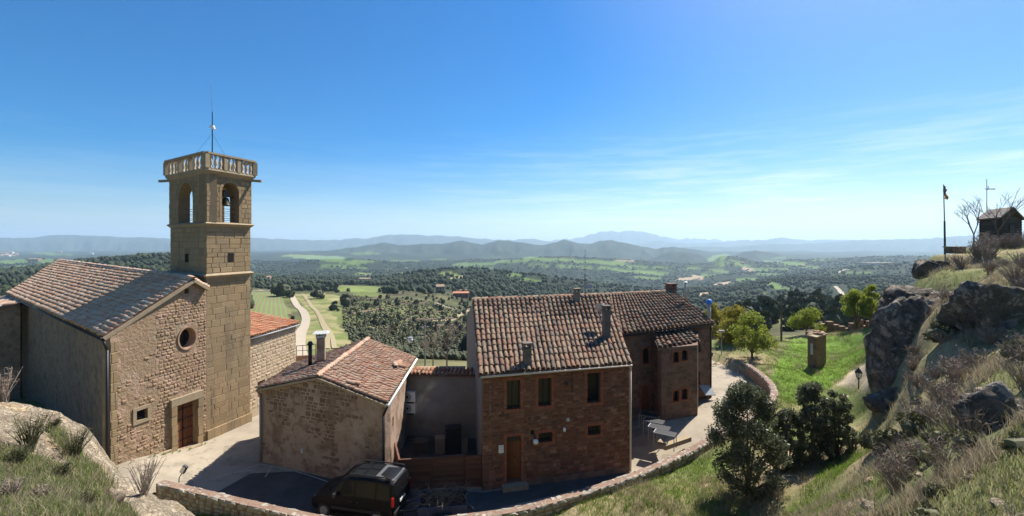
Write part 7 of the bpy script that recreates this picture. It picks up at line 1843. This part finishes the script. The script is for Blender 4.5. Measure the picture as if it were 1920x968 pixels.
far_house(1392, 495, 6, 3, 'distant white farmhouse on the green hillside', M_trim, M_tile_orange, .2)
for k, (x, y, w_) in enumerate(((8, 477, 10), (20, 475, 8), (30, 478, 6), (14, 481, 8), (112, 474, 6), (172, 477, 5))):
    far_house(x, y, w_, 3, 'pale building of the distant town on the left plain', M_white if k % 2 else M_trim, M_tile_orange, .2, .6, 'town_building')
for o in [q for q in COL.objects if q.name.startswith('town_building')]: o['group'] = 'buildings of the distant town'

# ================================================================== grass, weeds and brambles
def blades(name, pts, hgt, wid, mat, r_, lean=.5, seg=2, label=None):
    n = len(pts); a = r_.uniform(0, 6.28, n); h = hgt * r_.uniform(.5, 1.3, n); w_ = wid * r_.uniform(.7, 1.3, n)
    dx = np.stack([np.cos(a), np.sin(a), np.zeros(n)], 1); b_ = r_.uniform(0, 6.28, n); ld = np.stack([np.cos(b_), np.sin(b_), np.zeros(n)], 1) * (r_.uniform(.1, 1, n) * lean * h)[:, None]
    up = np.stack([np.zeros(n), np.zeros(n), h], 1); W_ = dx * w_[:, None] * .5
    V = np.stack([pts - W_, pts + W_, pts + up * .55 + ld * .35 + W_ * .75, pts + up * .55 + ld * .35 - W_ * .75, pts + up * (1 - .25 * lean) + ld], 1).reshape(-1, 3)
    k = np.arange(n)[:, None] * 5
    tri = np.concatenate([k + np.array([0, 1, 2]), k + np.array([0, 2, 3]), k + np.array([3, 2, 4])], 0)
    o = link(name, make_mesh(name, V, tri, mat)); tag(o, label, None, None, 'stuff'); return o
def scatter(n, xr, yr, r_, mask, pw=1.6, tuft=1, tr_=.05):
    out = []
    need = n
    while need > 0:
        m = max(need * 3, 2000); lo, hi = yr; u = r_.uniform(0, 1, m); e = 1 - pw + 1e-6 + 1
        Y = (lo ** (2 - pw) + u * (hi ** (2 - pw) - lo ** (2 - pw))) ** (1 / (2 - pw)) if abs(pw - 2) > 1e-3 else lo * (hi / lo) ** u
        x = r_.uniform(xr[0], xr[1], m); X = (x - CX) / F * Y
        Z = ground_z(X, Y); y = YH + F * (CH - Z) / Y
        ok = mask(X, Y, Z, x, y); q = np.stack([X, Y, Z], 1)[ok][:need]; out.append(q); need -= len(q)
        if len(q) == 0: break
    p_ = np.concatenate(out)
    if tuft > 1:
        p_ = np.repeat(p_, tuft, 0); o_ = r_.normal(size=p_.shape) * tr_ ; p_[:, :2] += o_[:, :2]; p_[:, 2] = ground_z(p_[:, 0], p_[:, 1]) - .02
    return p_
rg = np.random.default_rng(99)
def m_right(X, Y, Z, x, y):
    n = fbm(X / 1.3, Y / 1.3, o=3, s=401)
    pathm = in_poly(x, y, [(1650, 668), (1590, 700), (1575, 722), (1640, 735), (1660, 700)]) & (Y > 24)
    return (~in_poly(X, Y, PLAZA_POLY)) & (n > -.25) & (~pathm) & (y < 1010) & ~((x < 1300) & (Y > 24))
def m_lush(X, Y, Z, x, y):
    n = fbm(X / 2.2, Y / 2.2, o=3, s=402)
    lushz = in_poly(x, y, [(1440, 640), (1640, 615), (1650, 690), (1600, 700), (1570, 720), (1480, 770), (1420, 760)]) & (Y > 20) | in_poly(x, y, [(980, 968), (1180, 905), (1330, 850), (1420, 990), (980, 1010)]) | (in_poly(x, y, [(300, 915), (620, 985), (620, 1010), (300, 1010)]) & (Y > 9)) | in_poly(x, y, [(1560, 860), (1760, 800), (1760, 968), (1450, 990)])
    pathm = in_poly(x, y, [(1650, 668), (1590, 700), (1575, 722), (1640, 735), (1660, 700)]) & (Y > 24)
    return (~in_poly(X, Y, PLAZA_POLY)) & lushz & (n > -.35) & ~pathm
blades('hillside_grass', scatter(14500, (1000, 2500), (3.4, 60), rg, m_right, 1.5, 8, .07), .17, .014, M_grass, rg, .7, label='mixed green and dry grass on the hillside')
blades('lush_grass', scatter(7500, (320, 1780), (9, 55), rg, m_lush, 1.3, 9, .10), .18, .016, M_grass_green, rg, .6, label='fresh green grass on the terrace and banks')
blades('dry_grass', scatter(9500, (1150, 2500), (3.4, 50), rg, lambda X, Y, Z, x, y: m_right(X, Y, Z, x, y) & (fbm(X / 1.7, Y / 1.7, o=3, s=403) > .02), 1.5, 9, .08), 0.36, .012, M_dry, rg, .8, label='tall dry grass on the hillside')
def m_left(X, Y, Z, x, y):
    n = fbm(X * .9, Y * .9, o=3, s=404)
    z1 = in_poly(x, y, [(-200, 850), (0, 838), (60, 856), (140, 884), (190, 930), (235, 948), (285, 1010), (-200, 1010)])
    z2 = in_poly(x, y, [(90, 798), (112, 802), (150, 850), (205, 905), (212, 935), (190, 930), (150, 885), (118, 842)])
    return (z1 & (n > -.75)) | (z2 & (n > -.1))
lp_ = scatter(2200, (-150, 320), (3.6, 10), rg, m_left, 1.0, 9, .05)
blades('ledge_grass', lp_, .14, .007, M_grass, rg, .7, label='mixed grass on the left foreground ledge')
blades('ledge_dry_grass', scatter(900, (-150, 320), (3.6, 10), rg, m_left, 1.0, 8, .06), .2, .005, M_dry, rg, .9, label='dry grass stalks on the left foreground ledge')
blades('ledge_green_grass', scatter(1300, (-150, 300), (3.6, 9), rg, m_left, 1.0, 9, .05), .13, .008, M_grass_green, rg, .6, label='fresh grass on the left foreground ledge')
def weed(x, Yd, h, n, label, group, mat, seed, name='weed_tuft', cat='weed', spread=.5, z=None):
    b_ = gp(x, Yd); r_ = random.Random(seed); m = MB()
    for k in range(n):
        a = r_.uniform(0, 6.28); l = r_.uniform(.1, spread) * h; t_ = Vector((math.cos(a) * l, math.sin(a) * l, h * r_.uniform(.6, 1.1))); p0 = b_ + Vector((r_.gauss(0, .05 * h), r_.gauss(0, .05 * h), -.05)); mid = p0 + t_ * .55 + Vector((0, 0, .05 * h))
        rr = .0026 * Yd / 6 + .002; m.cyl(p0, mid, rr * 1.3, rr, 3, False); m.cyl(mid, p0 + t_, rr, rr * .5, 3, False)
        for j in range(3):
            q = mid.lerp(p0 + t_, r_.random()); e = Vector((r_.gauss(0, 1), r_.gauss(0, 1), r_.uniform(.2, 1))).normalized() * h * .16; m.cyl(q, q + e, rr * .7, rr * .35, 3, False)
    tag(m.build(name, mat), label, cat, group)
for k, (x, Yd, h, n, mt) in enumerate(((55, 6.9, .55, 70, M_shrub2), (140, 7.5, .50, 60, M_shrub2), (8, 8.3, .6, 40, M_twig), (270, 7.0, .55, 40, M_twig), (30, 6.2, .3, 80, M_shrub2), (102, 8.0, .22, 50, M_shrub2))):
    weed(x, Yd, h, n, ['bushy dark weed growing at the edge of the left ledge', 'grey green weed in the crack of the left ledge', 'dry weed at the far left edge of the frame', 'thin dry stalks at the right end of the left ledge', 'low green weed in the bottom left corner grass', 'small tuft on top of the left ledge'][k], 'weeds on the left ledge', mt, 500 + k)
for k, (x, Yd, h, n, mt, lab) in enumerate(((75, 5.4, .22, 60, M_twig, 'brown dead tuft in the middle of the left grass'), (160, 5.7, .25, 50, M_shrub2, 'dark tuft right of the dead one in the left grass'), (18, 5.2, .3, 60, M_twig, 'brown dead tuft by the left frame edge'), (120, 6.4, .26, 60, M_shrub2, 'low dark weed below the crack in the left rock'), (225, 6.3, .2, 50, M_twig, 'small dry tuft where grass meets the left rock'))):
    weed(x, Yd, h, n, lab, 'weeds on the left ledge', mt, 560 + k)
r = random.Random(8)
for k in range(54):
    x = r.uniform(1660, 1930); Yd = [8, 10, 12, 14, 16, 18, 21, 24][k % 8] + r.uniform(-1, 1)
    weed(x, Yd, r.uniform(.4, .8), 60, 'dry brown bramble among the grass on the right hillside', 'brambles on the hillside', M_twig, 600 + k, 'bramble', 'bramble', .8)
for k in range(16):
    x = r.uniform(1790, 1935); weed(x, r.uniform(25, 30), r.uniform(.7, 1.2), 40, 'dry brown stalks below the cabin on the hill crest', 'dry stalks on the crest', M_twig, 700 + k, 'dry_stalks', 'weed', .5)
HS = [shrub_mesh('green_shrub', 1.4, 1.0, 1500, .09, M_shrub2, 80 + k) for k in range(3)]
for k, (x, Yd, s, lab) in enumerate(((1672, 12.0, .55, 'olive shrub low on the slope below the cliff'), (1720, 11.0, .45, 'olive shrub right of the one below the cliff'), (1640, 14.5, .45, 'small olive shrub beside the rounded oak'), (1725, 19.0, .6, 'dark shrub growing against the cliff top'), (1760, 16.0, .5, 'olive shrub at the foot of the big boulder'), (1905, 11.0, .4, 'brownish shrub at the right frame edge'))):
    b_ = gp(x, Yd); tag(link('hillside_shrub', HS[k % 3], None, Matrix.LocRotScale(b_, Matrix.Rotation(k * 1.3, 3, 'Z').to_quaternion(), Vector((s, s, s)))), lab, 'shrub')

r = random.Random(61)
for k in range(16):
    x = r.uniform(1640, 1925); Yd = r.choice((5.5, 7, 9, 11, 13, 15)) + r.uniform(-.8, .8); b_ = gp(x, Yd); s = r.uniform(.18, .34)
    tag(link('weed_clump', HS[k % 3], None, Matrix.LocRotScale(b_ - Vector((0, 0, .03)), Matrix.Rotation(k * 1.1, 3, 'Z').to_quaternion(), Vector((s, s, s * .8)))), 'small leafy weed clump in the hillside grass', 'weed', 'weed clumps on the hillside')
for k in range(26):
    x = r.uniform(1560, 1925); Yd = r.choice((5, 6, 8, 10, 12, 14, 17)) + r.uniform(-.8, .8); b_ = gp(x, Yd); s = r.uniform(.05, .16)
    o = rock('loose_stone', 'loose pale stone lying in the hillside grass', b_, (s * 1.3, s, s * .7), 800 + k, M_rock_left, r.uniform(0, 3), .25, 3); o['category'] = 'stone'; o['group'] = 'loose stones on the hillside'
for k in range(14):
    t = r.random(); s_ = pfc.len * t; p_ = pfc.pt(s_, 0, .35 + r.uniform(0, .1)); p_.z = float(plaza_z(np.array([p_.x]), np.array([p_.y]))[0])
    x = CX + F * p_.x / p_.y; m = MB(); h_ = r.uniform(.08, .2)
    for j in range(14):
        a = r.uniform(0, 6.28); e = Vector((math.cos(a) * h_ * .7, math.sin(a) * h_ * .7, h_ * r.uniform(.5, 1.1))); q = Vector((-e.y, e.x, 0)).normalized() * .012; m.add([p_ - q, p_ + q, p_ + e], [(0, 1, 2)])
    tag(m.build('wall_weed', M_grass_green), 'small green weed at the foot of the church facade', 'weed', 'weeds at the church foot')

# ================================================================== smoke in the courtyard, haze over the land
def volume_box(name, lo, hi, density, color, aniso=0.0, noise=None):
    m, nt, out = mat_new(name + '_air'); v = nd(nt, 'ShaderNodeVolumePrincipled', {'Density': density, 'Color': c4(color), 'Anisotropy': aniso})
    if noise:
        tcn = nd(nt, 'ShaderNodeTexCoord'); n1 = noise_tex(nt, tcn.outputs['Object'], noise, 4, .6)
        gr = nd(nt, 'ShaderNodeMapping'); gr.inputs['Location'].default_value = (0, 0, 0); sp = nd(nt, 'ShaderNodeVectorMath', operation='LENGTH'); nt.links.new(tcn.outputs['Object'], gr.inputs[0]); gr.inputs['Scale'].default_value = (.72, .9, .62); nt.links.new(gr.outputs[0], sp.inputs[0])
        f1 = nd(nt, 'ShaderNodeMapRange', {'From Min': 1.0, 'From Max': .1, 'To Min': 0.0, 'To Max': 1.0}, clamp=True); nt.links.new(sp.outputs['Value'], f1.inputs[0])
        f2 = nd(nt, 'ShaderNodeMapRange', {'From Min': .42, 'From Max': .7, 'To Max': density}, clamp=True); nt.links.new(n1, f2.inputs[0])
        mu = nd(nt, 'ShaderNodeMath', operation='MULTIPLY'); nt.links.new(f1.outputs[0], mu.inputs[0]); nt.links.new(f2.outputs[0], mu.inputs[1]); nt.links.new(mu.outputs[0], v.inputs['Density'])
    nt.links.new(v.outputs[0], out.inputs['Volume'])
    c = (Vector(lo) + Vector(hi)) / 2; s = Vector(hi) - Vector(lo)
    mb = MB(); mb.box((0, 0, 0), s); o = link(name, make_mesh(name, mb.v, mb.f, m), None, Matrix.Translation(c)); return tag(o, kind='stuff')
o = volume_box('smoke', (-5.3, 21.6, 1.0), (-2.6, 24.6, 4.6), 0.35, (.75, .77, .8), 0, 1.1); o['label'] = 'thin smoke drifting up in the courtyard'
o = volume_box('haze', (-46000, -900, float(FZ.min()) - 30), (46000, 22500, 620), 8.0e-5, (.60, .81, 1.0), 0.25); o['label'] = 'pale blue haze over the far hills'
